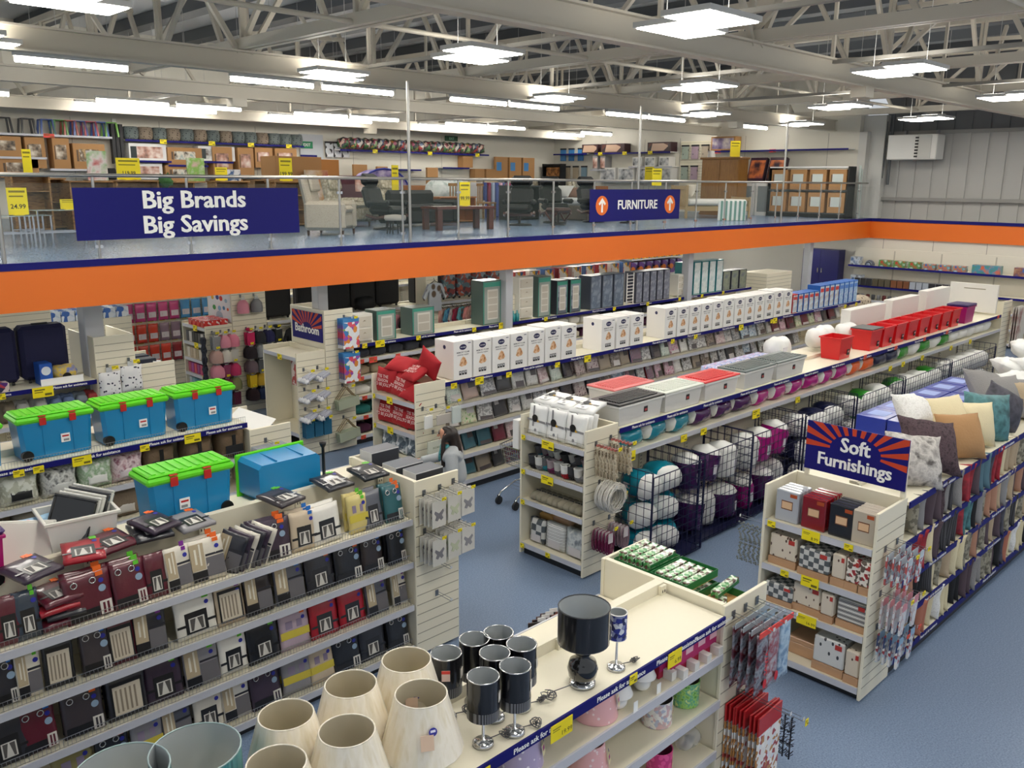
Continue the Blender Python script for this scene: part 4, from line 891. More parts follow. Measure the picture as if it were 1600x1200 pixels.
# bedding packs
def bed_pack(m, insert, w=.26, h=.32, t=.06, v=0):
    o = thing('bedding_pack', None, 'bedding pack')
    MB().pillow(w, h, t, 0, 6, 6, 5, .02, .003, 2, edge=.55).build('folded_bedding', m, o, (0, 0, h/2))
    x0, x1, z0, z1 = ((-.3, .34, .06, .36), (-.4, -.08, .6, .88), (-.42, .42, .04, .2), (-.1, .36, .5, .8))[v]
    MB().box(w*x0, w*x1, -t/2-.003, -t/2-.0012, h*z0, h*z1).build('insert_card', insert, o); return o
def bp(c, k='noise', s=26): return pat(k, c, s, .4, .6)
PK = {'mint floral': bp(['#b9cfc4', '#dfe5de', '#8fb0a6']), 'rose beige': mat('#b8a39c', .45, 0, .5), 'grey lattice': bp(['#8f9096', '#c5c6ca'], 'cells', 50), 'pale grey': bp(['#b7b6b5', '#cfcfce', '#a2a1a1']), 'dusty pink': bp(['#c4a7ac', '#d9c8c9']), 'black damask': bp(['#17141a', '#3a3440', '#0f0d11']), 'plum damask': bp(['#5d2f45', '#c9b9b9', '#3b1d2d']), 'beige': mat('#9c8f80', .5, 0, .5), 'navy stripe': bp(['#1c2a5a', '#c9cfe0', '#8e1d2b'], 'bands', 9), 'silver': bp(['#9b9b9d', '#d5d5d6']), 'taupe': bp(['#6f635b', '#9c9087']), 'teal': mat('#35687a', .45, 0, .5), 'magenta floral': bp(['#b03c74', '#e5c9d6', '#6f1f48']), 'white': bp(['#dddcd8', '#f0efec', '#c9c8c6']), 'charcoal': mat('#3a3a40', .45, 0, .5), 'burgundy': mat('#6e1f34', .45, 0, .5), 'green leaf': bp(['#5d9a3a', '#d8dfc4', '#c9b8a0']), 'sky blue': bp(['#8fa9c4', '#cfd9e4'])}
INS = mat('#4b4548', .4, 0, .5); INS2 = mat('#c9c4c4', .4, 0, .5)
names = list(PK)
PLAN = [(1.33, 'second', ['mint floral', 'rose beige', 'grey lattice', 'charcoal', 'pale grey', 'pale grey', 'dusty pink', 'mint floral', 'black damask', 'plum damask', 'plum damask', 'beige', 'taupe', 'beige', 'navy stripe', 'silver', 'black damask', 'mint floral', 'magenta floral', 'white', 'silver', 'silver', 'taupe', 'dusty pink', 'silver', 'grey lattice', 'sky blue', 'sky blue', 'silver', 'pale grey', 'burgundy', 'magenta floral', 'burgundy', 'green leaf', 'burgundy', 'green leaf', 'magenta floral', 'charcoal', 'burgundy', 'pale grey']),
        (.95, 'third', ['taupe', 'green leaf', 'silver', 'charcoal', 'silver', 'pale grey', 'grey lattice', 'beige', 'black damask', 'plum damask', 'black damask', 'taupe', 'sky blue', 'navy stripe', 'silver', 'navy stripe', 'magenta floral', 'magenta floral', 'white', 'silver', 'beige', 'taupe', 'silver', 'grey lattice', 'charcoal', 'silver', 'sky blue', 'grey lattice', 'silver', 'taupe', 'pale grey', 'silver', 'charcoal', 'silver']),
        (.56, 'fourth', ['dusty pink', 'teal', 'teal', 'burgundy', 'dusty pink', 'burgundy', 'pale grey', 'taupe', 'burgundy', 'charcoal', 'silver', 'teal', 'sky blue', 'taupe']),
        (.16, 'lowest', ['teal', 'teal', 'beige', 'charcoal', 'burgundy', 'dusty pink', 'taupe', 'silver', 'teal', 'sky blue'])]
R = random.Random(5)
for z, nm, seq in PLAN:
    x = 7.98
    for k, n in enumerate(seq):
        w = R.choice((.24, .28, .3)); x += w/2
        if x > 21: break
        BANK.put(('bp', n, w, k*7 % 4), lambda: bed_pack(PK[n], INS if k % 3 else INS2, w, .32, .06, k*7 % 4), (x, 9.42+.03*R.random(), z+.008), 0, '%s bedding pack, %s from the left on the %s shelf under the boxes' % (n, ORD[k] if k < 30 else 'number %d' % (k+1), nm), 'bedding packs under the white boxes', rot=(-.32, .1*(R.random()-.5), .3*(R.random()-.4)))
        if R.random() < .45: BANK.put(('bp', n, w, k*7 % 4), None, (x+.02, 9.53, z+.008), 0, '%s bedding pack behind the %s pack on the %s shelf' % (n, ORD[k] if k < 30 else 'number %d' % (k+1), nm), 'bedding packs in the second line', rot=(-.3, 0, .1))
        x += w/2+.04
# red cushions
RCUSH = mat('#a91420', .75, bump=.3, bscale=60)
def red_cushion(txt):
    t = thing('christmas_cushion', None, 'cushion'); b = MB().pillow(.42, .36, .15, 0, 12, 12, 2.4, .07, .004, 6).build('cushion', RCUSH, t)
    if txt: lettering(txt, .062, mat('#e8c9c6', .6), b, (0, -.078, 0), bold=.015)
    return t
TXT = "'TIS THE\nSEASON\nTO BE JOLLY"
for k, (x, y, z, rot, w) in enumerate([(7.33, 10.0, 1.7, (-.15, 0, -1.5), 'standing at the left of the pile'), (7.36, 9.66, 1.68, (-.4, .1, -1.6), 'in the middle of the pile front'), (7.38, 9.38, 1.62, (-1.0, .2, -1.4), 'sliding down at the right of the pile'), (7.5, 9.85, 1.93, (-1.2, .1, -1.2), 'lying across the top of the pile'), (7.47, 9.52, 1.86, (-1.1, -.1, -1.7), 'lying on the right of the pile'), (7.6, 9.36, 2.0, (.1, .5, -1.5), 'standing upright at the back right'), (7.35, 10.0, 1.25, (-.2, 0, -1.5), 'left on the shelf below'), (7.36, 9.7, 1.25, (-.25, .05, -1.6), 'middle on the shelf below'), (7.36, 9.39, 1.25, (-.2, 0, -1.55), 'right on the shelf below')]):
    q = red_cushion(TXT if k in (0, 1, 4, 6, 7, 8) else None); q.location = (x, y, z); q.rotation_euler = rot; q['label'] = 'red christmas cushion %s on the cushion endcap' % w; q['group'] = 'red christmas cushions'
GC = pat('cells', ['#c9ced2', '#7c8890', '#e6e8ea', '#4d5a66'], 16, .8); NC = mat('#2b3a66', .8)
for k, (x, y, z, m, w) in enumerate([(7.36, 9.98, .85, GC, 'grey print cushion on the third endcap shelf, left'), (7.36, 9.66, .85, GC, 'grey print cushion on the third endcap shelf, middle'), (7.36, 9.38, .86, GC, 'grey print cushion on the third endcap shelf, right'), (7.35, 9.95, .4, NC, 'navy cushion on the lowest endcap shelf, left'), (7.35, 9.5, .4, NC, 'navy cushion on the lowest endcap shelf, right')]):
    obj('print_cushion', MB().pillow(.34, .38, .14, 0, 10, 10, 2.4, .06, .004, k).mesh(m), None, (x, y, z), (-.2, 0, -1.55), label=w, cat='cushion', group='cushions low on the endcap')
for j, z in enumerate((1.5, 1.06, .66)): ticket((7.187, 9.75, z-.03), 'yellow price ticket on the %s cushion endcap shelf' % ORD[j], .13, .1, None, '-x'); ticket((7.187, 10.12, z-.03), 'small yellow corner ticket on the %s cushion endcap shelf' % ORD[j], .05, .07, None, '-x')
# signs hanging on the cushion endcap's side
def plaque(m, w, h, txt=None, tilt=0):
    t = thing('wall_plaque', None, 'plaque'); MB().box(-w/2, w/2, -.012, .012, -h, -.06, 0, .003).build('board', m, t); MB().tube([(-w*.4, 0, -.06), (0, 0, .01), (w*.4, 0, -.06)], .002, 0, 4).build('string', GREY, t)
    if txt: lettering(txt, .055, mat('#6d7a58', .5), t, (0, -.0135, -h/2-.03), bold=.01)
    return t
PW = mat('#c9cbbb', .5); PG = mat('#8e9a4a', .5)
for k, (x, y, z, m, w, h, tx, lb) in enumerate([(7.32, 9.05, 1.42, WHITE, .14, .24, None, 'white boxed frame hanging on the cushion endcap side'), (7.56, 8.98, 1.42, mat('#b9b2aa', .5), .3, .2, None, 'grey boxed plaque hanging on the cushion endcap side'), (7.74, 8.95, 1.5, mat('#c4cdcb', .5), .16, .3, None, 'pale packet at the right edge of the cushion endcap side'), (7.5, 9.04, 1.05, PW, .42, .26, 'accessorise', 'pale green hanging sign reading accessorise'), (7.33, 9.02, .66, PG, .14, .38, None, 'olive boxed ornament low on the cushion endcap, left'), (7.5, 8.98, .68, PG, .16, .38, 'TRAVEL', 'olive boxed ornament low on the cushion endcap, right')]):
    q = plaque(m, w, h, tx); q.location = (x, y, z); q['label'] = lb
    hook('wire hook above the %s' % lb.split(' hanging')[0].split(' at ')[0], (x, 9.178, z+.015), '-y', 9.16-y)
    ticket((x+.03, y-.03, z+.03), 'yellow hook ticket above the %s' % lb.split(' hanging')[0].split(' at ')[0], .06, .035)

# ================================================================== row of bedding cages
gondola('cream shelving run above the wire bedding cages', 7.76, 21.2, 6.08, 7.12, (1.71, 1.40), (1.71, 1.3, .9), 1.76, blue=(0,), ask=[8.2, 8.9, 9.7, 10.6, 11.5, 12.4, 13.3, 14.3, 15.4, 16.6, 18], depth=(0, -.02))
endcap('cream endcap unit with penguin print bedding and slippers', -1, 7.17, 7.74, 6.08, 7.12, (1.55, 1.12, .73, .16), risers=(0, 1))
def clear_box(lidm, w=.78, d=.42, h=.24):
    t = thing('clear_storage_box', None, 'storage box')
    obj('tub', open_crate(w, d, h, glass((.9, .9, .88), .55, .2), glass((.92, .92, .9), .7, .3), taper=.92), t)
    L = MB().box(-w/2-.02, w/2+.02, -d/2-.02, d/2+.02, h+.004, h+.028, 0, .008)
    for i in range(8): L.box(-w/2+.05, w/2-.05, -d/2+.05+i*(d-.1)/8, -d/2+.07+i*(d-.1)/8, h+.0281, h+.038, 0)
    L.build('lid', lidm, t); MB().box(.06, .13, -d/2*.95-.008, -d/2*.95-.002, h*.4, h*.4+.07, 0).box(.07, .12, -d/2*.95-.0085, -d/2*.95-.008, h*.45, h*.45+.03, 1).build('label', [DK, mat('#a44', .5)], t); return t
for k, (x, y, col, w, lab) in enumerate([(8.22, 6.33, '#101112', .86, 'clear storage box with black lid'), (9.1, 6.33, '#d5d9cf', .8, 'clear storage box with milky white lid'), (9.98, 6.33, '#d5151c', .8, 'clear storage box with red lid'), (10.95, 6.33, '#5b6767', .8, 'clear storage box with grey lid, nearer of two'), (11.85, 6.33, '#5b6767', .84, 'clear storage box with grey lid, farther of two'), (8.75, 6.86, '#e07a78', .8, 'clear storage box with pale red lid behind the white lidded one')]):
    q = clear_box(mat(col, .3, 0, .3), w); q.location = (x, y, 1.714); q['label'] = lab+' on the cage row'; q['group'] = 'clear storage boxes'
def crate(m, w=.44, d=.36, h=.36):
    t = thing('red_crate', None, 'crate'); obj('tub', open_crate(w, d, h, m, m, taper=.84), t)
    mb = MB()
    for i in range(5): mb.box(-w*.35+i*w*.17, -w*.33+i*w*.17, -d/2*.92-.006, -d/2*.9, .03, h-.03)
    MB().box(.05, .13, -d/2*.92-.012, -d/2*.92-.004, .06, .15, 0).box(.06, .12, -d/2*.92-.013, -d/2*.92-.012, .1, .13, 1).build('label', [DK, mat('#c88', .5)], t); return t
CRED = mat('#d1121a', .35, 0, .2)
for k, x in enumerate([13.75, 14.9, 15.42, 15.95, 16.5, 17.05, 17.6, 18.15, 18.7]):
    q = BANK.put('crate', lambda: crate(CRED), (x, 6.34, 1.713), 0, ('open red plastic crate standing alone on the cage row' if k == 0 else 'red plastic crate in the line on the cage row, %s from the left' % ORD[k-1]), 'red plastic crates')
    if k == 1: MB().box(-.235, .235, -.195, .195, .3645, .385, 0, .006).build('lid', mat('#4b4f50', .4), q)
t = thing('purple_crate', 'magenta crate with purple lid at the far end of the red crates', 'crate', (19.45, 6.34, 1.713)); obj('tub', open_crate(.52, .38, .34, mat('#a3156e', .35), mat('#a3156e', .35), taper=.88), t); MB().box(-.28, .28, -.21, .21, .344, .39, 0, .015).build('lid', mat('#37205c', .35), t)
WPAN = mat('#dcdad4', .55)
for k, (x, w, h) in enumerate(((15.9, 1.5, .6), (17.6, 1.3, .62), (19.3, 1.3, .66))): obj('flat_carton', MB().box(-w/2, w/2, -.09, .09, 0, h, 0, .006).box(-w*.3, w*.3, -.0915, -.0902, h*.1, h*.13, 1).mesh([WPAN, mat('#c9c5bc', .6)]), None, (x, 6.86, 1.713), (0, 0, 0), label='tall white flat carton standing behind the red crates, %s from the left' % ORD[k], cat='box', group='white flat cartons')
obj('white_end_board', MB().box(-.03, .03, -.5, .5, 0, .62, 0, .004).box(-.032, -.0301, -.25, .2, .5, .52, 1).mesh([WPAN, mat('#8c8878', .6)]), None, (20.9, 6.6, 1.765), label='white end board standing across the far end of the cage row', cat='board')
for k in range(12): obj('tissue_pack', MB().box(-.13, .13, -.1, .1, 0, .12, 0, .01).mesh(pat('cells', ['#8ea3d8', '#b8c0e8', '#c9a8cf', '#dfe3f2'], 30, .4, .4)), None, (10.95+.27*(k % 6), 6.7+.215*(k//6), 1.7635), label='blue and lilac packet in the block behind the grey lids, %s of the %s line' % (ORD[k % 6], 'front' if k < 6 else 'back'), cat='packet', group='blue and lilac packets')
PWHITE = mat('#e6e6e3', .55, 0, .25, bump=.25, bscale=12)
def duvet_bag(L, ry, rz, m, seed, band=None, ends=2):
    """Bag whose printed film covers most of it and leaves a clear end showing white filling."""
    t = thing('duvet_bag', None, 'bedding bag'); mb = MB().sack(L, ry, rz, 0, 16, 10, 2.6, .05, seed)
    if band: mb.endcol(16, ends, 1, 0)
    mb.build('bag', [band or m, PWHITE], t, (0, 0, rz))
    MB().box(-L*.2, L*.05, -ry*1.0-.006, -ry*.98, rz*.8, rz*1.15).build('printed_label', mat('#d9d6de', .4), t)
    return t
PUR = mat('#42104f', .25, 0, .6, bump=.2, bscale=10); MAG = mat('#a8107a', .25, 0, .6, bump=.2, bscale=10); TEALB = mat('#0c7f96', .25, 0, .6, bump=.2, bscale=10); ORG = mat('#dd5d1e', .3, 0, .5); NVB = mat('#161c40', .3, 0, .5); GRNB = mat('#2f8a2a', .3, 0, .5)
for k, (x, y, L) in enumerate(((12.75, 6.85, .5), (14.1, 6.85, .4), (14.45, 6.9, .42), (15.0, 6.75, .5))): 
    q = duvet_bag(L, .16, .17, PWHITE, k, None); q.location = (x, y, 1.765); q['label'] = 'white bedding bag on the cage row top, %s from the left' % ORD[k]; q['group'] = 'white bags on the cage row top'
# bags on the shelf under the blue strip
SEQ = [('teal', TEALB), ('teal', TEALB), ('teal', TEALB), ('purple', PUR), ('purple', PUR), ('purple', PUR), ('magenta', MAG), ('magenta', MAG), ('magenta', MAG), ('magenta', MAG), ('magenta', MAG), ('magenta', MAG), ('orange', ORG), ('orange', ORG), ('navy', NVB), ('navy', NVB), ('green banded', GRNB), ('white', PWHITE), ('green banded', GRNB), ('white', PWHITE), ('green banded', GRNB), ('white', PWHITE), ('white', PWHITE), ('white', PWHITE), ('white', PWHITE), ('white', PWHITE)]
for k, (n, m) in enumerate(SEQ):
    BANK.put(('sb', n), lambda: duvet_bag(.46, .2, .125, m, 3, m if n not in ('navy', 'white') else None, 1), (8.1+.5*k, 6.3, 1.404), 0, '%s bedding bag on the shelf above the cages, %s from the left' % (n, ORD[k]), 'bedding bags above the cages', rot=(0, 0, PI+.35*(R.random()-.5)))
tickets_row((983, 1067, 1098, 1180, 1245, 1390, 1410, 1440, 1485, 1515), 6.05, 1.38, 'the shelf edge above the cages', .13, .09, (0, 3))
for k, u in enumerate((1352, 1400, 1445, 1480, 1560)): ticket((xu(u, 6.06, 1.7), 6.062, 1.69), 'orange red price ticket on the red crate shelf edge, %s from the left' % ORD[k], .11, .07, None, '-y', SIGNRED, 'red price tickets')
# wire cages
def grid_panel(name, parent, x0, y0, x1, y1, z0, z1, step=.11):
    mb = MB(); L = math.hypot(x1-x0, y1-y0); n = max(1, round(L/step))
    for i in range(n+1):
        t = i/n; r = .006 if i in (0, n) else .0028; X, Y = x0+(x1-x0)*t, y0+(y1-y0)*t; mb.box(X-r, X+r, Y-r, Y+r, z0, z1)
    m_ = round((z1-z0)/step)
    for j in range(m_+1):
        z = z0+(z1-z0)*j/m_; r = .005 if j in (0, m_) else .0028; mb.bar((x0, y0, z), (x1, y1, z), 2*r)
    return mb.build(name, DWIRE, parent)
CG = [(7.84, 8.9, 5.62, 'first'), (8.93, 10.2, 5.72, 'second'), (10.23, 11.6, 5.74, 'third'), (11.7, 13.3, 5.74, 'fourth'), (13.4, 15.2, 5.74, 'fifth'), (15.3, 17.4, 5.74, 'sixth'), (17.5, 20.0, 5.74, 'seventh')]
for a, b, yf, nm in CG:
    t = thing('wire_cage', 'dark blue wire cage full of bedding, %s from the near end' % nm, 'cage', (0, 0, 0)); t['group'] = 'wire bedding cages'
    grid_panel('front_grid', t, a, yf, b, yf, .03, 1.2); grid_panel('side_grid', t, a, yf+.012, a, 6.5, .03, 1.25); grid_panel('side_grid', t, b, yf+.012, b, 6.5, .03, 1.25)
    grid_panel('base_grid', t, a, yf+.3, b, yf+.3, .03, .15)
    MB().box(a, b, yf+.02, 6.5, .03, .045).build('base_tray', DWIRE, t)
def pil(n, m, body=None, L=.6, r=.19): return lambda: duvet_bag(L, r, r*.9, body or PWHITE, len(n), m)
PILE = []
R = random.Random(9)
for a, b, kinds, nm in [(7.84, 8.9, [('teal', TEALB)], 'first'), (8.93, 10.2, [('purple', PUR), ('white', None), ('purple', PUR)], 'second'), (10.23, 11.6, [('magenta', MAG), ('purple', PUR), ('white', None), ('magenta', MAG)], 'third'), (11.7, 13.3, [('navy', NVB), ('white', None), ('navy', NVB)], 'fourth'), (13.4, 15.2, [('white', None), ('green banded', GRNB), ('white', None), ('green banded', GRNB)], 'fifth'), (15.3, 17.4, [('white', None), ('green banded', GRNB), ('white', None)], 'sixth'), (17.5, 20.0, [('white', None)], 'seventh')]:
    L = .44; n = int((b-a-.1)/L); c = 0
    up = nm in ('second', 'third')
    for lv in range(2 if up else 3):
        for i in range(n if not up else int((b-a-.1)/.36)):
            for j in range(1):
                kd, m = kinds[(i+lv*2+j) % len(kinds)]
                st = .36 if up else L
                x = a+.08+st/2+i*(b-a-.16-st)/max(1, (n if not up else int((b-a-.1)/.36))-1); y = 6.02+.05*R.random()
                if up: z = .05+.56*lv; rot = (.2*(R.random()-.5), -PI/2+.4*(R.random()-.5), .5*(R.random()-.5)); x += .15; z += .26; loc = (x, y, z)
                else: z = .05+.37*lv; rot = (.2*(R.random()-.5), .16*(R.random()-.5), -PI/2-.45+.7*(R.random()-.5)); loc = (x, y, z)
                c += 1
                BANK.put(('pl', kd, up), lambda: duvet_bag(.52 if up else .46, .2, .165 if not up else .16, PWHITE if kd != 'navy' else NVB, 2+len(kd), m), loc, 0, '%s bedding bag in the %s cage, %s of its %s layer' % (kd, nm, ORD[i], ('bottom', 'middle' if not up else 'top', 'top')[lv]), 'bedding bags in the cages', rot=rot)
# penguin print bedding packs and the rest on the near endcap
PENG = pat('cells', ['#f0f0ee', '#f4f4f2', '#2b2b2e', '#ececea', '#e9e9e6'], 9, .5, .3)
def penguin_pack():
    t = thing('penguin_pack', None, 'bedding pack'); b = MB().pillow(.3, .36, .075, 0, 8, 8, 5, .03, .006, 3, edge=.5).build('folded_bedding', mat('#efefed', .6, 0, .2, bump=.2, bscale=20), t, (0, 0, .18))
    MB().box(-.152, .152, -.0415, -.039, .16, .185).box(-.06, -.035, -.043, -.0416, .02, .35).build('ribbon', mat('#8c8a8c', .5), t)
    MB().disc((-.02, -.046, .2), .045, 'y', 0, 14, sx=1.1).build('penguin_head', BLACK, t); MB().prism([(.02, .19), (.06, .17), (.03, .16)], -.049, -.0465).build('penguin_beak', mat('#e0b020', .5), t)
    MB().box(-.08, .06, -.044, -.043, .02, .1, 0).disc((.0, -.0445, .06), .02, 'y', 1, 12).build('tag_card', [WHT, GREY], t); return t
for j, y in enumerate((6.92, 6.62, 6.32)):
    for k in range(3): BANK.put('peng', penguin_pack, (7.26+.085*k, y, 1.56), 0, 'white penguin print bedding pack, %s line from the left, %s from the front' % (ORD[j], ORD[k]), 'penguin bedding packs', rot=(-.1, 0, -PI/2+.06*(k-1)))
    BANK.put('peng', None, (7.36, y+.02, 1.93), 0, 'white penguin print bedding pack lying on top of the %s line' % ORD[j], 'penguin bedding packs', rot=(-PI/2+.15, 0, -PI/2+.1*j))
def slipper(c1, c2):
    t = thing('slipper_boot', None, 'slipper'); MB().sack(.24, .055, .05, 0, 12, 8, 2.4, .03, 2).build('foot', mat(c1, .9), t, (0, 0, .05)); MB().lathe([(.05, 0), (.055, .07), (.06, .09), (.062, .1), (.05, .1)], 14, 0).build('cuff', mat(c2, .95), t, (.07, 0, .07)); return t
SC_ = [('#15151a', '#3a3a3e'), ('#7c7c80', '#c9c9c6'), ('#126a7a', '#5c5c60'), ('#5c1a44', '#8c8086'), ('#4b4b50', '#a8a8a6'), ('#9a1522', '#d8d8d4')]
SN = ['black', 'pale grey', 'teal', 'plum', 'grey', 'red']
for k in range(16):
    c = SC_[k % 6]; BANK.put(('slp', k % 6), lambda: slipper(*c), (7.3+.16*((k//8) % 2)+.03*R.random(), 6.96-.108*(k % 8), 1.126+.1*(k//8)), 0, '%s slipper boot, %s from the left in the %s layer of the slipper heap' % (SN[k % 6], ORD[k % 8], 'lower' if k < 8 else 'upper'), 'slipper boots in the wire fronted shelf', rot=(0, .2*(k//8), PI*.6+.9*R.random()))
for k in range(9): 
    BANK.put('dt', lambda: (lambda t: (MB().sack(.3, .06, .05, 0, 12, 7, 2.5, .03, 1).build('bolster', mat('#8d8776', .9), t, (0, 0, .05)), MB().prism([(-.02, .06), (.0, .11), (.02, .06)], -.03, .03).build('felt_tab', BLACK, t), t)[2])(thing('draught_bolster', None, 'bolster')), (7.33, 6.95-.09*k, .736), 0, 'grey felt bolster with dark tab on the third endcap shelf, %s from the left' % ORD[k], 'grey felt bolsters', rot=(0, 0, .15))
for k, (y, w, h, z, m, lb) in enumerate([(6.93, .24, .3, .165, pat('checks', ['#4b5257', '#c9c9c6'], 12, .5, .4), 'grey checked bedding pack low on the penguin endcap, leftmost'), (6.63, .3, .32, .165, pat('bands', ['#dfdfdd', '#5b5b5e', '#cfcfcc'], 8, .5, .4, rot=(0, PI/2, 0)), 'grey fair isle bedding pack low on the penguin endcap'), (6.3, .3, .34, .165, pat('noise', ['#8d97a0', '#c9cdcc', '#5b6470'], 10, .4, .5), 'silver bedding pack with village print low on the penguin endcap'), (6.62, .28, .2, .49, mat('#c8a07e', .5, 0, .4), 'tan bedding pack lying on the fair isle pack'), (6.88, .22, .2, .47, mat('#b98f4e', .5), 'golden brown pack behind the checked bedding pack')]):
    q = bed_pack(m, INS2, w, h, .12); q.location = (7.32 if k < 3 else 7.4, y, z+.008); q.rotation_euler = (-.06 if k < 3 else -PI/2+.2, 0, -PI/2); q['label'] = lb
for j, z in enumerate((1.55, 1.12)): ticket((7.155, 6.65, z-.04), 'large yellow price ticket on the %s penguin endcap shelf' % ORD[j], .19, .1, None, '-x')
for j, z in enumerate((1.55, 1.12, .73, .16)): ticket((7.155, 7.05, z-.03), 'small yellow ticket at the left end of the %s penguin endcap shelf' % ORD[j], .06, .06, None, '-x')
ticket((7.155, 6.62, .14), 'small yellow ticket in the middle of the lowest penguin endcap shelf', .07, .06, None, '-x')
# driftwood garlands, wreath and heart ornaments on its side panel
def garland():
    mb = MB(); R2 = random.Random(4)
    for i in range(30):
        x, z = R2.uniform(-.035, .035), -.03-.27*R2.random(); mb.bar((x, R2.uniform(-.02, .02), z), (x+R2.uniform(-.01, .01), R2.uniform(-.02, .02), z-.09), .014)
    t = thing('driftwood_garland', None, 'garland'); mb.build('sticks', pat('noise', ['#8d7b62', '#cfc3ab', '#6d5c47'], 20, .8), t); MB().box(-.025, .025, -.012, .012, -.02, .0).build('header_card', mat('#b5645a', .6), t); return t
for j, (x, z) in enumerate(((7.34, 1.62), (7.6, 1.64))):
    hook('wire hook carrying driftwood garlands, %s one' % ('left' if j == 0 else 'right'), (x, 6.078, z), '-y', .32)
    for k in range(6): BANK.put('garl', garland, (x, 6.04-.05*k, z-.005), .1*(k % 2), 'driftwood garland on the %s hook, %s from the panel' % ('left' if j == 0 else 'right', ORD[k]), 'driftwood garlands')
    ticket((x+.02, 5.745, z+.0), 'yellow ticket on the %s driftwood garland hook' % ('left' if j == 0 else 'right'), .06, .04)
def wreath():
    mb = MB(); R2 = random.Random(2)
    for k in range(26):
        a0 = R2.uniform(0, 6.28); rr = .14+R2.uniform(-.035, .035); yy = R2.uniform(-.03, .03)
        mb.tube([((rr+.014*math.sin(5*a+a0))*math.cos(a+a0), yy+.012*math.sin(4*a), (rr+.014*math.sin(5*a+a0))*math.sin(a+a0)) for a in [i*.42 for i in range(14)]], .005, 0, 4)
    return obj('twig_wreath', mb.mesh(mat('#dcd8d0', .7)), None, cat='wreath')
hook('wire hook carrying the white twig wreaths', (7.42, 6.078, 1.14), '-y', .26)
for k in range(3): BANK.put('wre', wreath, (7.45, 6.0-.075*k, 1.0), 0, 'white twig wreath on the penguin endcap side, %s from the panel' % ORD[k], 'white twig wreaths')
ticket((7.62, 5.84, 1.02), 'yellow ticket beside the white twig wreaths', .06, .04)
def heart(m):
    t = thing('wire_heart', None, 'ornament'); mb = MB()
    for dx in (-.05, 0, .05): mb.tube([(.045*math.sin(a)+dx*.6, 0, -.17+.13*math.cos(a)) for a in [i*.52 for i in range(12)]], .008, 0, 5, closed=True)
    mb.build('frame', m, t); MB().box(-.04, .04, -.012, -.009, -.16, -.04).build('header_card', mat('#cfc6c6', .5), t); return t
for j, (x, m, nm) in enumerate(((7.34, mat('#6d1240', .6), 'plum'), (7.62, mat('#8c7078', .6), 'rose grey'))):
    hook('wire hook carrying the %s wicker ornaments' % nm, (x, 6.078, .66), '-y', .3)
    for k in range(5): BANK.put(('hrt', j), lambda: heart(m), (x, 6.03-.05*k, .65), 0, '%s wicker ornament on the penguin endcap, %s from the panel' % (nm, ORD[k]), 'wicker ornaments')
    ticket((x+.02, 5.76, .68), 'yellow ticket on the %s wicker ornament hook' % nm, .06, .04)
obj('white_box_frame', MB().box(-.11, .11, -.05, .05, -.36, 0, 0, .004).mesh(WHITE), None, (7.28, 7.2, 1.7), label='white boxed frame hanging on the hidden side of the penguin endcap', cat='box')
# ================================================================== soft furnishings row
gondola('cream shelving run full of cushions with blue shelf strips', 7.72, 21, 2.75, 3.8, (1.73, 1.34, .95, .57, .17), (1.73, 1.2), 1.8, blue=(0, 1, 2, 3, 4), ask=[8.6, 10.4, 12.2])
endcap('cream endcap unit under the Soft Furnishings sign', -1, 7.08, 7.68, 2.75, 3.82, (1.45, 1.01, .63, .13))
def clip(poly, w, h):
    for ax, s_, lim in ((0, 1, w/2), (0, -1, w/2), (1, 1, h/2), (1, -1, h/2)):
        out = []
        for i in range(len(poly)):
            p, q = poly[i], poly[(i+1) % len(poly)]; a, b = s_*p[ax] <= lim, s_*q[ax] <= lim
            if a: out.append(p)
            if a != b:
                t_ = (s_*lim-p[ax])/(q[ax]-p[ax]); out.append((p[0]+(q[0]-p[0])*t_, p[1]+(q[1]-p[1])*t_))
        poly = out
        if not poly: return []
    return poly
ORS = mat('#c8401c', .45)
def burst_sign(name, label, loc, w, h, lines, cz, posts, r0=.12, size=.15, z0=.0, n=12):
    """Sign that faces -X: sunburst rays over navy, words below."""
    t = thing(name, label, 'sign', loc, -PI/2)
    b = MB().box(-w/2, w/2, -.008, .008, -h/2, h/2, 0).build('sign_board', PURP, t)
    mb = MB()
    for i in range(n):
        a0 = -.2+(PI+.4)*i/n; a1 = a0+(PI+.4)/n*.5
        poly = clip([(r0*1.6*math.cos(a0), cz+r0*math.sin(a0)), (2*math.cos(a0), cz+2*math.sin(a0)), (2*math.cos(a1), cz+2*math.sin(a1)), (r0*1.6*math.cos(a1), cz+r0*math.sin(a1))], w, h)
        poly = [(x, z) for x, z in poly]
        if len(poly) > 2 and max(z for x, z in poly) > z0: mb.prism(poly, -.0095, -.0081)
    mb.build('sunburst', ORS, b)
    for s_, x, z, sz in lines: lettering(s_, sz, WHT, b, (x, -.0105, z), bold=.035, sx=.92)
    for x, za, zb in posts: MB().box(x-.022, x+.022, .0085, .03, za, zb).build('post', CREAM, t)
    return t
burst_sign('aisle_sign', 'Soft Furnishings sign with orange sunburst above the cushion endcap', (7.6, 3.23, 2.095), .95, .47, [('Soft', .0, .06, .19), ('Furnishings', -.0, -.11, .17)], .02, [(-.455, -.3, .12), (.455, -.3, .12)], r0=.15, z0=-.06)
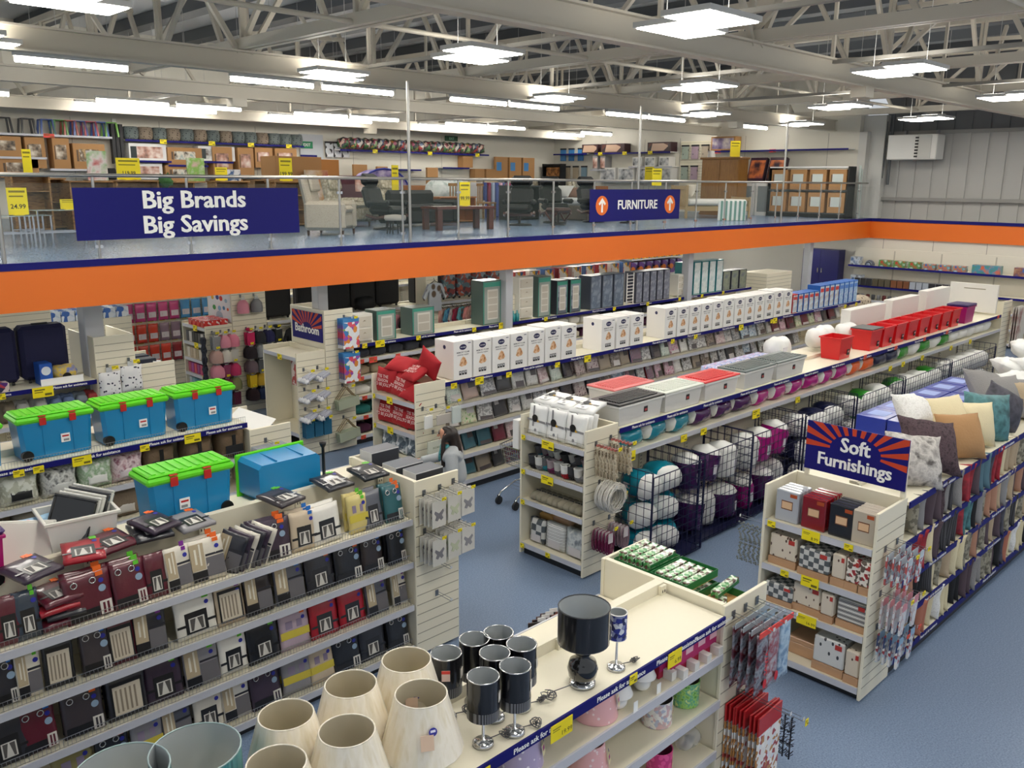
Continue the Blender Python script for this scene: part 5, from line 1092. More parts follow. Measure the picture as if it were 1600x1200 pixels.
def pack(m, w=.215, h=.3, t=.055):
    o = thing('bedding_packet', None, 'bedding pack'); MB().box(-w/2, w/2, -t/2, t/2, 0, h, 0, .008).build('packet', m, o)
    c = MB().box(-.05, .055, -t/2-.0025, -t/2-.0005, h*.4, h*.68, 0).box(-.045, .05, -t/2-.003, -t/2-.0025, h*.43, h*.65, 1).build('insert_card', [mat('#6b3a20', .5), mat('#d9b48e', .5)], o)
    MB().box(w*.12, w*.42, -t/2-.0025, -t/2-.0005, h*.82, h*.93, 0).build('corner_label', mat('#a8481c', .5), o); return o
for nm, col, y, n in (('silver', '#aeb1b8', 3.62, 4), ('red', '#7c0d18', 3.36, 5), ('navy', '#14161e', 3.1, 4), ('stone', '#b9ae9e', 2.9, 4)):
    for k in range(n): BANK.put(('pk', nm), lambda: pack(mat(col, .25, 0, .7)), (7.17+.066*k, y, 1.452), -PI/2, '%s bedding packet on the top shelf under the sign, %s from the front' % (nm, ORD[k]), 'bedding packets under the sign', scale=(1.05 if nm != 'stone' else .95, 1, 1))
DEER = pat('spots', ['#4b2f22', '#d8cbb8'], 24, .5, .3, stretch=(1, 1, .6), thr=.24, width=.02); DEERG = pat('spots', ['#33343a', '#d2d2d0'], 20, .5, .3, stretch=(1, 1, .6), thr=.24, width=.02); DEERR = pat('cells', ['#e4ddd2', '#e6e0d6', '#9c2f34', '#5d5148', '#e4ddd2'], 40, .5, .3)
CHK = pat('checks', ['#55595c', '#c9c8c4'], 20, .5, .3); FAIR = pat('bands', ['#dedcd6', '#3d3c40', '#d4d2cc', '#6a6868'], 7, .5, .3, rot=(0, PI/2, 0)); TAN = mat('#bb9370', .6, 0, .2)
def throw_box(m, w, h, d, base=True):
    o = thing('boxed_throw', None, 'boxed throw'); MB().box(-w/2, w/2, -d/2, d/2, h*.24, h, 0, .012).build('fabric', m, o)
    MB().box(-w/2-.004, w/2+.004, -d/2-.004, d/2+.004, 0, h*.24-.001, 0).build('card_sleeve', TAN, o); MB().box(w*.2, w*.42, -d/2-.004, -d/2-.0005, h*.78, h*.92, 0).build('label', mat('#b3372f', .5), o); return o
for z, nm, seq in ((1.01, 'second', [('stag print', DEER, .27, .3, .2, 3.62), ('grey checked', CHK, .29, .27, .25, 3.3), ('slim stag print', DEER, .12, .3, .25, 3.07), ('red stag print', DEERR, .12, .3, .25, 2.94), ('red stag print', DEERR, .1, .3, .25, 2.83)]),
                   (.63, 'third', [('grey checked', CHK, .28, .2, .24, 3.62), ('stag print', DEER, .27, .28, .2, 3.35), ('slim stag print', DEER, .12, .28, .25, 3.14), ('fair isle', FAIR, .27, .27, .2, 2.92)]),
                   (.13, 'lowest', [('stag print', DEER, .14, .3, .25, 3.66), ('grey stag print', DEERG, .29, .34, .22, 3.09), ('slim stag print', DEER, .13, .32, .25, 2.86)])):
    for k, (n_, m, w, h, d, y) in enumerate(seq): BANK.put(('tb', n_, w, h), lambda: throw_box(m, w, h, d), (7.235, y, z+.002), -PI/2, '%s boxed throw on the %s shelf under the sign, %s from the left' % (n_, nm, ORD[k]), 'boxed throws')
obj('tan_box', MB().box(-.13, .13, -.14, .14, 0, .12, 0, .006).box(-.134, .134, -.144, .144, .1201, .17, 0, .006).mesh(TAN), None, (7.36, 3.4, .133), label='plain tan box on the lowest shelf under the sign', cat='box')
for j, (y, z, w) in enumerate(((3.33, 1.45, .17), (3.3, 1.01, .17), (3.3, .63, .19))): ticket((7.072, y-.0, z-.03), 'large yellow price ticket on the %s shelf under the sign' % ORD[j], w, .1, ('8.99', None, '16.99')[j], '-x')
for j, (y, z) in enumerate(((3.72, 1.45), (2.98, 1.45), (3.55, 1.01))): ticket((7.072, y, z-.028), 'small yellow ticket under the sign, %s' % ('left on the top shelf', 'right on the top shelf', 'on the second shelf')[j], .08, .06, None, '-x')
def stocking_pack(m, cardm, L=.26):
    t = thing('stocking_pack', None, 'packet'); MB().prism([(-.06, -L), (.01, -L*1.02), (.06, -L*.3), (.065, -.03), (-.065, -.03), (-.07, -L*.5)], -.008, .008).build('pouch', m, t)
    MB().box(-.055, .055, -.011, -.009, -.08, -.01).build('header_card', cardm, t); return t
STM = [(pat('cells', ['#c9cdd2', '#8f9aa6', '#e4e6ea', '#b55'], 34, .25, .6), mat('#c9d3dc', .4), 'grey'), (pat('cells', ['#e6e4e2', '#c9aeb0', '#dcdfe3'], 30, .3, .6), mat('#d98f98', .4), 'pale pink'), (pat('cells', ['#b9c9d6', '#2e3c66', '#9a2b36', '#e4e0dc'], 26, .3, .6), mat('#8fb3cf', .4), 'blue and red')]
for r_, (z, m3) in enumerate(((1.42, STM[0]), (1.0, STM[1]), (.68, STM[2]))):
    for c_, x in enumerate((7.28, 7.53)):
        hook('wire hook on the cushion endcap side panel, %s of the %s row' % ('left' if c_ == 0 else 'right', ORD[r_]), (x, 2.748, z), '-y', .26)
        for k in range(4): BANK.put(('st', r_), lambda: stocking_pack(m3[0], m3[1], .3), (x, 2.7-.055*k, z-.005), .05*(k % 2), '%s stocking packet, %s hook of the %s row, %s from the panel' % (m3[2], 'left' if c_ == 0 else 'right', ORD[r_], ORD[k]), 'stocking packets')
        ticket((x+.01, 2.475, z+.01), '%s ticket strip on the %s stocking hook of the %s row' % ('red' if r_ == 2 else 'yellow', 'left' if c_ == 0 else 'right', ORD[r_]), .06, .035, None, '-y', SIGNRED if r_ == 2 else None)
def bead(): 
    mb = MB(); R2 = random.Random(1)
    for i in range(40): 
        z = -.01*i-.02; mb.lathe([(0, -.012), (.013, 0), (0, .012)], 6, 0, (R2.uniform(-.03, .03), R2.uniform(-.02, .02), z))
    return obj('bead_garland', mb.mesh(mat('#8f9490', .3, .5)), None, cat='garland')
for k in range(5): BANK.put('bead', bead, (7.2, 3.9+.05*k, 1.32), 0, 'silver bead garland hanging left of the sign unit, %s from the panel' % ORD[k], 'silver bead garlands')
hook('wire hook carrying the silver bead garlands', (7.2, 3.822, 1.35), '+y' if False else '-y', -.3)
# cushions
def fur(c, s=30): return pat('noise', c, s, .95, bump=1, bscale=120)
CU = {'grey mottled fur': fur(['#5d5956', '#cfcac4', '#8f8a86'], 9), 'brown fur': fur(['#2d2226', '#56444a', '#3d3035'], 22), 'cream': mat('#d8cba6', .9, bump=.4, bscale=60), 'tan': mat('#a67f56', .9, bump=.3), 'teal velvet': pat('noise', ['#2c5357', '#4f8286', '#254448'], 7, .55), 'dark grey velvet': pat('noise', ['#2b2a33', '#4a4853', '#222128'], 7, .55), 'pale grey': mat('#8d8a88', .9, bump=.5, bscale=70), 'white fur': fur(['#dcdad5', '#f2f1ee', '#e6e4df']), 'red velvet': pat('noise', ['#7c0f1c', '#a8202c', '#690a16'], 6, .5), 'mauve': mat('#514249', .9), 'charcoal ribbed': pat('bands', ['#2e2d30', '#4a494c'], 18, .9), 'beige': mat('#b39f83', .9, bump=.4), 'stone leaf': pat('noise', ['#6f6a5c', '#9a9482'], 20, .8), 'coral': mat('#b0705a', .85), 'silver': mat('#8a8887', .6), 'black': mat('#131316', .8), 'sky': mat('#4f6f7c', .7), 'peach': mat('#ae8068', .85)}
def cushion(n, s=.42, t=.15): 
    return obj('cushion', MB().pillow(s, s, t, 0, 12, 12, 2.3, .08, .012 if 'fur' in n else .004, len(n)).mesh(CU[n]), None, cat='cushion')
TOPC = [('grey mottled fur', 1428, 2.96, 1.95, (-.6, .1, -.8), .48), ('brown fur', 1452, 2.98, 2.0, (-.7, .15, -.75), .52), ('cream', 1478, 3.2, 2.05, (-.7, -.05, -.6), .46), ('white fur', 1430, 3.45, 2.1, (-.9, .2, -.3), .4), ('tan', 1500, 2.94, 1.96, (-.5, 0, -.65), .44), ('cream', 1519, 3.0, 1.98, (-.4, .05, -.7), .44), ('teal velvet', 1541, 2.98, 1.98, (-.3, .1, -.65), .5), ('dark grey velvet', 1566, 2.98, 1.98, (-.4, .5, -.6), .46), ('pale grey', 1545, 3.3, 2.06, (-.8, .2, -.4), .52), ('pale grey', 1566, 3.15, 2.0, (-.6, 0, -.6), .5), ('beige', 1597, 2.98, 1.96, (-.3, .1, -.7), .42), ('silver', 1606, 3.0, 1.95, (-.2, 0, -.6), .42)]
for k, (n, u, y, z, rot, s) in enumerate(TOPC): BANK.put(('cu', n, s), lambda: cushion(n, s*1.12, .3), (xu(u, y, z), y, z+.0), 0, '%s cushion heaped on top of the cushion run, %s from the near end' % (n, ORD[k]), 'cushions on top of the run', rot=rot)
R = random.Random(21); CN = list(CU)
for si, (z, nm, seq) in enumerate([(1.34, 'second', ['stone leaf', 'silver', 'mauve', 'mauve', 'brown fur', 'pale grey', 'charcoal ribbed', 'pale grey', 'red velvet', 'red velvet', 'mauve', 'sky', 'sky', 'dark grey velvet', 'red velvet', 'red velvet', 'cream', 'beige', 'beige', 'beige', 'stone leaf', 'stone leaf', 'silver', 'mauve']), (.95, 'third', ['red velvet', 'red velvet', 'cream', 'mauve', 'brown fur', 'charcoal ribbed', 'charcoal ribbed', 'charcoal ribbed', 'red velvet', 'teal velvet', 'teal velvet', 'black', 'silver', 'stone leaf', 'peach', 'peach', 'beige', 'silver', 'white fur', 'beige', 'mauve', 'peach']), (.57, 'fourth', ['peach', 'black', 'black', 'charcoal ribbed', 'cream', 'stone leaf', 'beige', 'cream', 'cream', 'stone leaf', 'stone leaf', 'peach', 'mauve', 'stone leaf', 'mauve', 'beige', 'mauve', 'dark grey velvet', 'stone leaf', 'silver']), (.17, 'lowest', ['beige', 'black', 'coral', 'coral', 'cream', 'white fur', 'cream', 'cream', 'black', 'black', 'mauve', 'mauve', 'pale grey', 'pale grey', 'stone leaf', 'stone leaf', 'mauve', 'black', 'dark grey velvet'])]):
    seq = seq+seq[3:9]
    x = 7.86
    for k, n in enumerate(seq):
        x += .135+.035*R.random()
        BANK.put(('cs', n), lambda: cushion(n, .4, .19), (x, 2.9+.05*R.random(), z+.2), 0, '%s cushion on the %s cushion shelf, %s from the near end' % (n, nm, ORD[k]), 'cushions standing on the shelves', rot=(.06*(R.random()-.5), .12*(R.random()-.5), PI/2+.7*(R.random()-.4)))
for k in range(12): 
    c, r_ = k % 6, k//6
    BANK.put('bb', lambda: (lambda o: (MB().box(-.16, .02, -.171, -.1655, .08, .14).build('logo_label', WHT, o), MB().box(-.12, .12, -.1, .1, .2005, .2015).build('top_print', mat('#8fa3d9', .4), o), o)[2])(obj('blue_box', MB().box(-.23, .23, -.165, .165, 0, .2, 0, .004).mesh(mat('#26389c', .35, 0, .3)), None, cat='box')), (9.6+.48*c, 3.52+.345*r_-.02, 1.803), 0, 'blue pillow box behind the cushions, %s in the %s line' % (ORD[c], 'front' if r_ == 0 else 'back'), 'blue pillow boxes')
obj('back_shelf_board', MB().box(9.3, 12.4, 3.33, 4.05, 1.795, 1.8, 0).mesh(CREAM), None, label='cream top board carrying the blue pillow boxes', cat='board')
for k, (x, y, z, r_) in enumerate(((13.3, 3.45, 1.84, .2), (13.9, 3.2, 1.88, -.2), (14.4, 3.5, 1.95, .5), (14.9, 3.1, 1.9, .1), (15.5, 3.4, 1.95, -.3), (14.2, 3.1, 2.05, .9), (15.0, 3.5, 2.12, .3))):
    obj('white_pillow', MB().pillow(.7, .5, .26, 0, 12, 10, 2.2, .05, .02, k).mesh(PWHITE), None, (x-1.5, y-.05, z+.14), (-1.2, .1, r_), label='white pillow heaped at the back of the cushion run, %s from the near end' % ORD[k], cat='pillow', group='heaped white pillows')
# ================================================================== bathroom row under the upper floor edge
gondola('cream bathroom shelving run under the upper floor edge', 8.32, 21.2, 12.3, 13.3, (1.77, 1.5, 1.2, .85, .5, .15), (1.7, 1.2), 1.84, blue=(0,), ask=[9, 9.9, 10.8, 11.7, 13.2, 14.8, 16.5, 18.4])
t = endcap('cream bathroom endcap unit, its shelf top empty', -1, 7.2, 7.74, 12.25, 13.32, (1.70, .42), top=1.78)
t2 = thing('tall_end_panel', 'tall slatted end block behind the bathroom endcap', 'shelving')
slat_panel('side_panel', t2, 7.75, 8.31, 12.25, 12.28, .02, 2.42, ('-y',)); MB().box(7.75, 7.77, 12.281, 13.3, .02, 2.42).build('front_panel', CREAM, t2); MB().box(7.771, 8.31, 13.28, 13.3, .02, 2.42).build('far_panel', CREAM, t2)
burst_sign('aisle_sign', 'Bathroom sign with orange sunburst on the tall end block', (7.738, 12.76, 2.12), .92, .48, [('Bathroom', 0, -.06, .2)], -.04, [], r0=.1, z0=0)
ticket((7.19, 12.75, 1.66), 'yellow price ticket on the bathroom endcap shelf edge', .13, .09, None, '-x')
def brush_pack():
    t = thing('cloth_brush', None, 'packet'); MB().box(-.09, .09, -.02, .02, -.1, -.05, 0, .01).build('sleeve', mat('#aeb0c0', .3, 0, .5), t, rot=(0, -.35, 0)); MB().sack(.1, .04, .04, 0, 8, 5, 2, .25, 2).build('fluffy_head', mat('#d9d9dc', .9), t, (-.1, 0, -.12)); return t
for r_ in range(3):
    for c_, x in enumerate((7.32, 7.58)):
        z = 1.5-.33*r_; hook('wire hook on the bathroom endcap side, %s of row %s' % ('left' if c_ == 0 else 'right', ('one', 'two', 'three')[r_]), (x, 12.248, z), '-y', .24)
        for k in range(4): BANK.put('br', brush_pack, (x, 12.19-.055*k, z-.03), .2*(k % 2), 'white microfibre brush, %s hook of bathroom row %s, %s from the panel' % ('left' if c_ == 0 else 'right', ('one', 'two', 'three')[r_], ORD[k]), 'microfibre brushes')
        ticket((x+.02, 11.995, z+.02), 'yellow ticket on the %s brush hook of row %s' % ('left' if c_ == 0 else 'right', ('one', 'two', 'three')[r_]), .07, .04)
BLUP = pat('bands', ['#2b6c8c', '#1f5a7a'], 14, .4, .4)
for j, x in enumerate((7.3, 7.47, 7.64)):
    for k in range(3): BANK.put('blp', lambda: (lambda t: (MB().box(-.075, .075, -.012, .012, -.3, -.05).box(-.03, .03, -.004, .004, -.05, .0).build('pouch', BLUP, t), t)[1])(thing('blue_pouch', None, 'packet')), (x, 12.2-.05*k, .68), 0, 'blue sponge pouch low on the bathroom endcap, %s column, %s from the panel' % (ORD[j], ORD[k]), 'blue sponge pouches')
    hook('wire hook carrying blue sponge pouches, %s column' % ORD[j], (x, 12.248, .7), '-y', .22); ticket((x+.02, 12.02, .70), 'yellow ticket on the %s blue pouch hook' % ORD[j], .06, .035)
STICK = pat('cells', ['#e9ecf2', '#d98a3a', '#6fae3c', '#3a7fc0', '#9a4fae', '#eef0f4', '#d94f6a', '#e9ecf2'], 14, .3, .5)
for j, z in enumerate((2.28, 1.7)):
    for k in range(4): BANK.put('stk', lambda: (lambda t: (MB().box(-.16, .16, -.005, .005, -.5, -.06).build('sticker_sheet', STICK, t), MB().box(-.16, .16, -.006, .006, -.06, 0).build('header_card', mat('#3f86c4', .4), t), t)[2])(thing('sticker_pack', None, 'packet')), (8.13, 12.2-.05*k, z), 0, 'bright bath sticker pack, %s stack on the tall end block, %s from the panel' % ('upper' if j == 0 else 'lower', ORD[k]), 'bath sticker packs')
    hook('wire hook carrying the %s bath sticker packs' % ('upper' if j == 0 else 'lower'), (8.13, 12.248, z+.01), '-y', .24); ticket((8.2, 12.0, z+.02), 'yellow ticket on the %s bath sticker hook' % ('upper' if j == 0 else 'lower'), .07, .04)
for j, z in enumerate((1.12, .56)):
    for k in range(3): BANK.put('sgn', lambda: (lambda t: (MB().box(-.22, .2, -.01, .01, -.36, -.2).build('board', mat('#a9b09a', .6), t, rot=(0, -.12, 0)), MB().tube([(-.18, 0, -.2), (0, 0, 0), (.18, 0, -.2)], .008, 0, 5).build('rope', mat('#8c7a58', .8), t), t)[2])(thing('wooden_sign', None, 'plaque')), (8.05, 12.2-.05*k, z), 0, 'green grey wooden hanging sign, %s hook of the end block, %s from the panel' % ('upper' if j == 0 else 'lower', ORD[k]), 'wooden hanging signs')
    hook('wire hook carrying the %s wooden signs' % ('upper' if j == 0 else 'lower'), (8.05, 12.248, z+.01), '-y', .2); ticket((8.12, 12.02, z+.03), 'yellow ticket on the %s wooden sign hook' % ('upper' if j == 0 else 'lower'), .07, .04)
for k, (y, z, m) in enumerate(((12.6, 1.6, pat('noise', ['#b04a44', '#d9c9c0'], 8, .4)), (12.42, 1.6, pat('noise', ['#a83a36', '#e0d4c8', '#4a7fb0'], 8, .4)), (12.42, 1.12, WHITE))):
    obj('hanging_packet', MB().box(-.01, .01, -.07, .07, -.42, 0).mesh(m), None, (7.36+.05*k, y, z), label=('red and cream packet', 'red topped packet', 'white packet')[k]+' hanging inside the empty bathroom endcap', cat='packet')
# cartons on the bathroom run
GRN = '#4a5f5a'; DRAW = mat('#cfc9ba', .5)
def drawers(w, h, n, label, x, z=1.772, y=12.34):
    t = thing('drawer_unit', label, 'drawer unit', (x, y, z)); MB().box(-w/2, w/2, 0, .26, .04, h, 0, .006).box(-w/2, -w/2+.03, 0, .03, 0, .04).box(w/2-.03, w/2, 0, .03, 0, .04).build('frame', mat('#e4e1d8', .5), t)
    for i in range(n):
        z0 = .06+(h-.08)*i/n; d = MB().box(-w/2+.03, w/2-.03, -.012, -.0005, z0+.01, z0+(h-.08)/n-.02).build('drawer', DRAW, t); MB().prism([(-.03, z0+(h-.08)/n*.5), (0, z0+(h-.08)/n*.62), (.03, z0+(h-.08)/n*.5), (0, z0+(h-.08)/n*.55)], -.018, -.0125).build('bow', mat('#8f8268', .6), d)
    return t
drawers(.36, .5, 2, 'white two drawer unit unboxed at the near end of the bathroom run', 8.6); drawers(.4, .86, 4, 'white four drawer unit unboxed beside the column', 12.56)
drawers(.3, .55, 3, 'white drawer unit beyond the teal cartons', 18.0)
def carton(key, w, h, d, col, front, side=None, pic=None):
    t = thing('carton', None, 'box'); MB().box(-w/2, w/2, 0, d, 0, h, 0, .004).build('box', mat(col, .35, 0, .3), t); MB().box(-w*.42, w*.42, -.0015, -.0004, h*.03, h*.97).build('front_print', front, t)
    if pic: 
        MB().box(-w*.42, w*.42, -.0025, -.0016, h*.86, h*.965).box(-w*.47, -w*.43, -.0025, -.0005, .01, h-.01).box(w*.43, w*.47, -.0025, -.0005, .01, h-.01).build('teal_edging', mat('#3f9a86', .4), t)
        mb = MB(); n = pic; a, b = -w*.26, w*.3
        mb.box(a, b, -.003, -.0016, h*.12, h*.8, 0)
        for i in range(n): mb.box(a+.02, b-.02, -.0042, -.003, h*.15+h*.63*i/n, h*.15+h*.63*(i+.85)/n, 1)
        mb.build('picture', [mat('#d6d3ca', .5), mat('#bdb7aa', .5)], t)
    return t
GFR = mat('#9aa39c', .4); GREYC = pat('noise', ['#5d6470', '#8b92a0'], 4, .4, .3)
CT = [(9.07, .42, .53, 'green edged drawer carton by the unboxed two drawer unit', GRN, GFR, 2), (9.9, .52, .5, 'green edged drawer carton standing alone', GRN, GFR, 2), (11.62, .5, .86, 'tall green edged drawer carton beside the column', GRN, GFR, 4), (13.1, .38, .84, 'tall green edged drawer carton beyond the column', GRN, GFR, 4)]
for x, w, h, lb, c, f, p in CT: q = carton(lb, w, h, .34, c, f, None, p); q.location = (x, 12.345, 1.7725); q['label'] = lb
for k in range(2): BANK.put('gc1', lambda: carton('', .34, .72, .34, '#3a3d47', GREYC, None, 3), (13.65+.42*k, 12.345, 1.7725), 0, 'tall dark grey carton beyond the green cartons, %s one' % ORD[k], 'dark grey cartons')
for k in range(3): BANK.put('gc2', lambda: carton('', .36, .74, .34, '#4a5362', pat('noise', ['#8795a6', '#5f6d80', '#aab4c0'], 4, .35, .4)), (14.75+.4*k, 12.345, 1.7725), 0, 'blue grey carton in the middle of the bathroom run, %s from the left' % ORD[k], 'blue grey cartons')
def rack():
    t = thing('wire_tower', 'white wire basket tower on the bathroom run', 'rack', (15.98, 12.36, 1.772)); mb = MB()
    for x in (-.12, .12):
        for y in (0, .28): mb.box(x-.01, x+.01, y-.01, y+.01, 0, .72)
    for i in range(9): mb.box(-.12, .12, -.012, .0, .06+.075*i, .075+.075*i).box(-.12, .12, .28, .292, .06+.075*i, .075+.075*i)
    mb.build('frame', WHITE, t)
rack()
for k in range(5): BANK.put('gc3', lambda: carton('', .24, .72, .34, '#3c3f4e', pat('noise', ['#9a9fae', '#6d7282', '#c2c6d0'], 5, .35, .4)), (16.3+.27*k, 12.345, 1.7725), 0, 'narrow slate carton right of the white tower, %s from the left' % ORD[k], 'narrow slate cartons')
for k in range(5): BANK.put('tc', lambda: carton('', .3, .82, .34, '#1f7f86', pat('noise', ['#b9cfd0', '#dfe6e4', '#8fb0b4'], 4, .35, .4)), (18.32+.34*k, 12.345, 1.7725), 0, 'tall teal carton at the far half of the bathroom run, %s from the left' % ORD[k], 'tall teal cartons')
for k in range(3): BANK.put('dc', lambda: carton('', .36, .5, .34, '#30333e', pat('noise', ['#5d6478', '#8a927c', '#444a5c'], 4, .35, .4)), (20.05+.4*k-.02, 12.345, 1.7725), 0, 'dark lidded carton at the far end of the bathroom run, %s from the left' % ORD[k], 'dark lidded cartons')
slat_panel('slat_board', None, 11.98, 12.32, 12.42, 12.429, 1.775, 2.3, ('-y',)); bpy.data.objects['slat_board']['label'] = 'cream slatted board in front of the first column'; bpy.data.objects['slat_board']['category'] = 'panel'
for k in range(3): obj('teal_bottle', MB().lathe([(0, 0), (.05, 0), (.05, .14), (.015, .17), (.015, .22), (0, .22)], 10).mesh(mat('#2f8f94', .2, 0, .5)), None, (12.05+.11*k, 12.31, 1.775), label='teal bath bottle hanging on the slatted board, %s from the left' % ORD[k], cat='bottle', group='teal bath bottles')
def towel(m, w=.3, h=.16): return obj('folded_towel', MB().pillow(w, .3, h, 0, 8, 6, 4, .03, .006, 2, edge=.6).mesh(m), None, cat='towel')
TW = [('slate', '#32343c'), ('grey', '#777a80'), ('white', '#d9d6cf'), ('beige', '#9c8a72'), ('teal', '#27706c'), ('navy', '#2c3a5a'), ('plum', '#4a1f3a'), ('cream', '#cfc6b0')]
for si, (z, nm, seq) in enumerate(((1.5, 'second', '0001233220000'), (1.2, 'third', '3333377766666'), (.85, 'fourth', '2222244442222'), (.5, 'fifth', '4444555511111'), (.15, 'lowest', '6666666633333'))):
    for k in range(26):
        c = int(seq[k//2]); n, col = TW[c]
        BANK.put(('tw', c), lambda: towel(mat(col, .95, bump=.3)), (8.55+.37*k, 12.52, z+.085), 0, '%s folded bath towel on the %s bathroom shelf, %s from the left' % (n, nm, ORD[k]), 'folded bath towels', rot=(-PI/2, 0, .2*(R.random()-.5)))
for k, u in enumerate((570, 594, 654, 741, 785, 853, 960, 1012, 1062, 1097, 1130)): ticket((xu(u, 12.28, 1.72), 12.282, 1.735), 'yellow price ticket on the bathroom top shelf edge, %s from the left' % ORD[k], .19 if k in (1, 4) else .1, .12 if k in (1, 4) else .08)
for k, (u, z) in enumerate(((565, 1.5), (583, 1.5), (622, 1.5), (565, 1.2), (570, .85), (572, .5), (568, .15))): ticket((xu(u, 12.28, z), 12.282, z-.03), 'orange red price ticket on the lower bathroom shelves, %s counted downwards' % ORD[k], .1 if k != 1 else .17, .07 if k != 1 else .1, None, '-y', SIGNRED, 'red bathroom tickets')
# ================================================================== shopper and trolley
def skin_mesh(pts, edges, mats, paint=None, sub=2, name='body'):
    """One continuous surface grown round a skeleton of (point, radius)."""
    me = bpy.data.meshes.new('skel'); me.from_pydata([p for p, r in pts], edges, [])
    o = bpy.data.objects.new('skel', me); COL.objects.link(o)
    sk = o.modifiers.new('skin', 'SKIN'); sk.use_smooth_shade = True; sb = o.modifiers.new('sub', 'SUBSURF'); sb.levels = sub; sb.render_levels = sub
    if not me.skin_vertices: me.skin_vertices.new() if hasattr(me.skin_vertices, 'new') else None
    for i, (p, r) in enumerate(pts):
        v = me.skin_vertices[0].data[i]; v.radius = r if isinstance(r, tuple) else (r, r); v.use_root = (i == 0)
    bpy.context.view_layer.update()
    out = bpy.data.meshes.new_from_object(o.evaluated_get(bpy.context.evaluated_depsgraph_get())); bpy.data.objects.remove(o); bpy.data.meshes.remove(me)
    out.materials.clear()
    for m in mats: out.materials.append(m)
    for p in out.polygons:
        p.use_smooth = True
        if paint: p.material_index = paint(p.center)
    out.name = name; return out
SKIN = mat('#c58f74', .5); HAIRM = pat('streak', ['#150d0b', '#231611', '#0d0807'], 14, .35, stretch=(6, 6, .5)); HOOD = mat('#a9adb0', .9, bump=.3, bscale=80); TROU = mat('#111216', .8); TEALS = pat('noise', ['#2f7f86', '#5ba3a6', '#1f5c66'], 30, .85)
w = thing('person', 'person with long dark hair in a grey hooded top, looking down, one hand raised forward', 'person', (6.72, 7.78, 0), PI/4)
# body: faces +y locally
B = [((0, 0, .88), (.14, .11)), ((0, .015, 1.02), (.13, .1)), ((0, .04, 1.17), (.15, .105)), ((0, .06, 1.27), (.13, .095)), ((0, .085, 1.345), .05), ((0, .105, 1.40), .048), ((0, .12, 1.455), (.068, .085)), ((0, .125, 1.52), (.072, .092)), ((0, .115, 1.565), (.05, .065)),
     ((-.17, .05, 1.255), .055), ((-.225, .03, 1.0), .045), ((-.17, .2, .90), .037), ((-.09, .285, .905), .03),
     ((.17, .07, 1.255), .055), ((.22, .22, 1.12), .044), ((.15, .44, 1.1), .035), ((.13, .52, 1.1), .028),
     ((-.085, .0, .8), .095), ((-.09, .02, .46), .06), ((-.09, -.01, .1), .042), ((-.09, .09, .045), .042), ((-.09, .16, .035), .035),
     ((.085, 0, .8), .095), ((.09, .04, .46), .06), ((.09, .01, .1), .042), ((.09, .11, .045), .042), ((.09, .18, .035), .035)]
BE = [(0, 1), (1, 2), (2, 3), (3, 4), (4, 5), (5, 6), (6, 7), (7, 8), (3, 9), (9, 10), (10, 11), (11, 12), (3, 13), (13, 14), (14, 15), (15, 16), (0, 17), (17, 18), (18, 19), (19, 20), (20, 21), (0, 22), (22, 23), (23, 24), (24, 25), (25, 26)]
body = obj('body', skin_mesh(B, BE, [SKIN, HOOD, TROU], lambda c: 0 if c.z > 1.365 or (c.y > .262 and abs(c.x) < .2 and .8 < c.z < .97 and c.x < 0) or (c.y > .465 and c.z > .9) else (2 if c.z < .86 else 1)), w)
def fingers(base, d, nm, parent, side):
    for k, (off, L) in enumerate(((-.024, .066), (-.008, .075), (.008, .07), (.023, .055))):
        b = Vector(base)+Vector((off*side*.8, 0, off*.5)); dv = Vector(d)
        obj('finger', skin_mesh([(tuple(b), .0085), (tuple(b+dv*L*.5), .008), (tuple(b+dv*L+Vector((0, 0, -.015-.004*k))), .0065)], [(0, 1), (1, 2)], [SKIN], None, 1, 'finger'), parent)
    b = Vector(base)+Vector((-.03*side, -.03, 0)); obj('thumb', skin_mesh([(tuple(b), .0095), (tuple(b+Vector((-.012*side, .03, .005))), .009), (tuple(b+Vector((-.01*side, .058, -.005))), .007)], [(0, 1), (1, 2)], [SKIN], None, 1, 'thumb'), parent)
fingers((.13, .535, 1.095), (-.05, .98, -.18), 'right', body, 1); fingers((-.075, .305, .905), (.75, .6, -.1), 'left', body, -1)
# face
fc = MB().prism([(.0, 1.505), (.222, 1.49), (.236, 1.462), (.205, 1.458)], -.012, .012, 'x'); fc.v = [(x, max(y, .19), z) for x, y, z in fc.v]; fc.build('nose', SKIN, body)
for s_ in (-1, 1):
    MB().lathe([(.012*math.sin(PI*i/6), -.008*math.cos(PI*i/6)) for i in range(7)], 8, 0, (.028*s_, .205, 1.505)).build('eye', mat('#2a201c', .2), body)
    MB().box(.012*s_, .045*s_, .203, .212, 1.522, 1.528).build('eyebrow', HAIRM, body)
    MB().sack(.012, .02, .028, 0, 8, 4, 2, 0, 0).build('ear', SKIN, body, (.078*s_, .12, 1.49))
MB().box(-.024, .024, .196, .207, 1.425, 1.435, 0, .004).build('mouth', mat('#a5605a', .5), body)
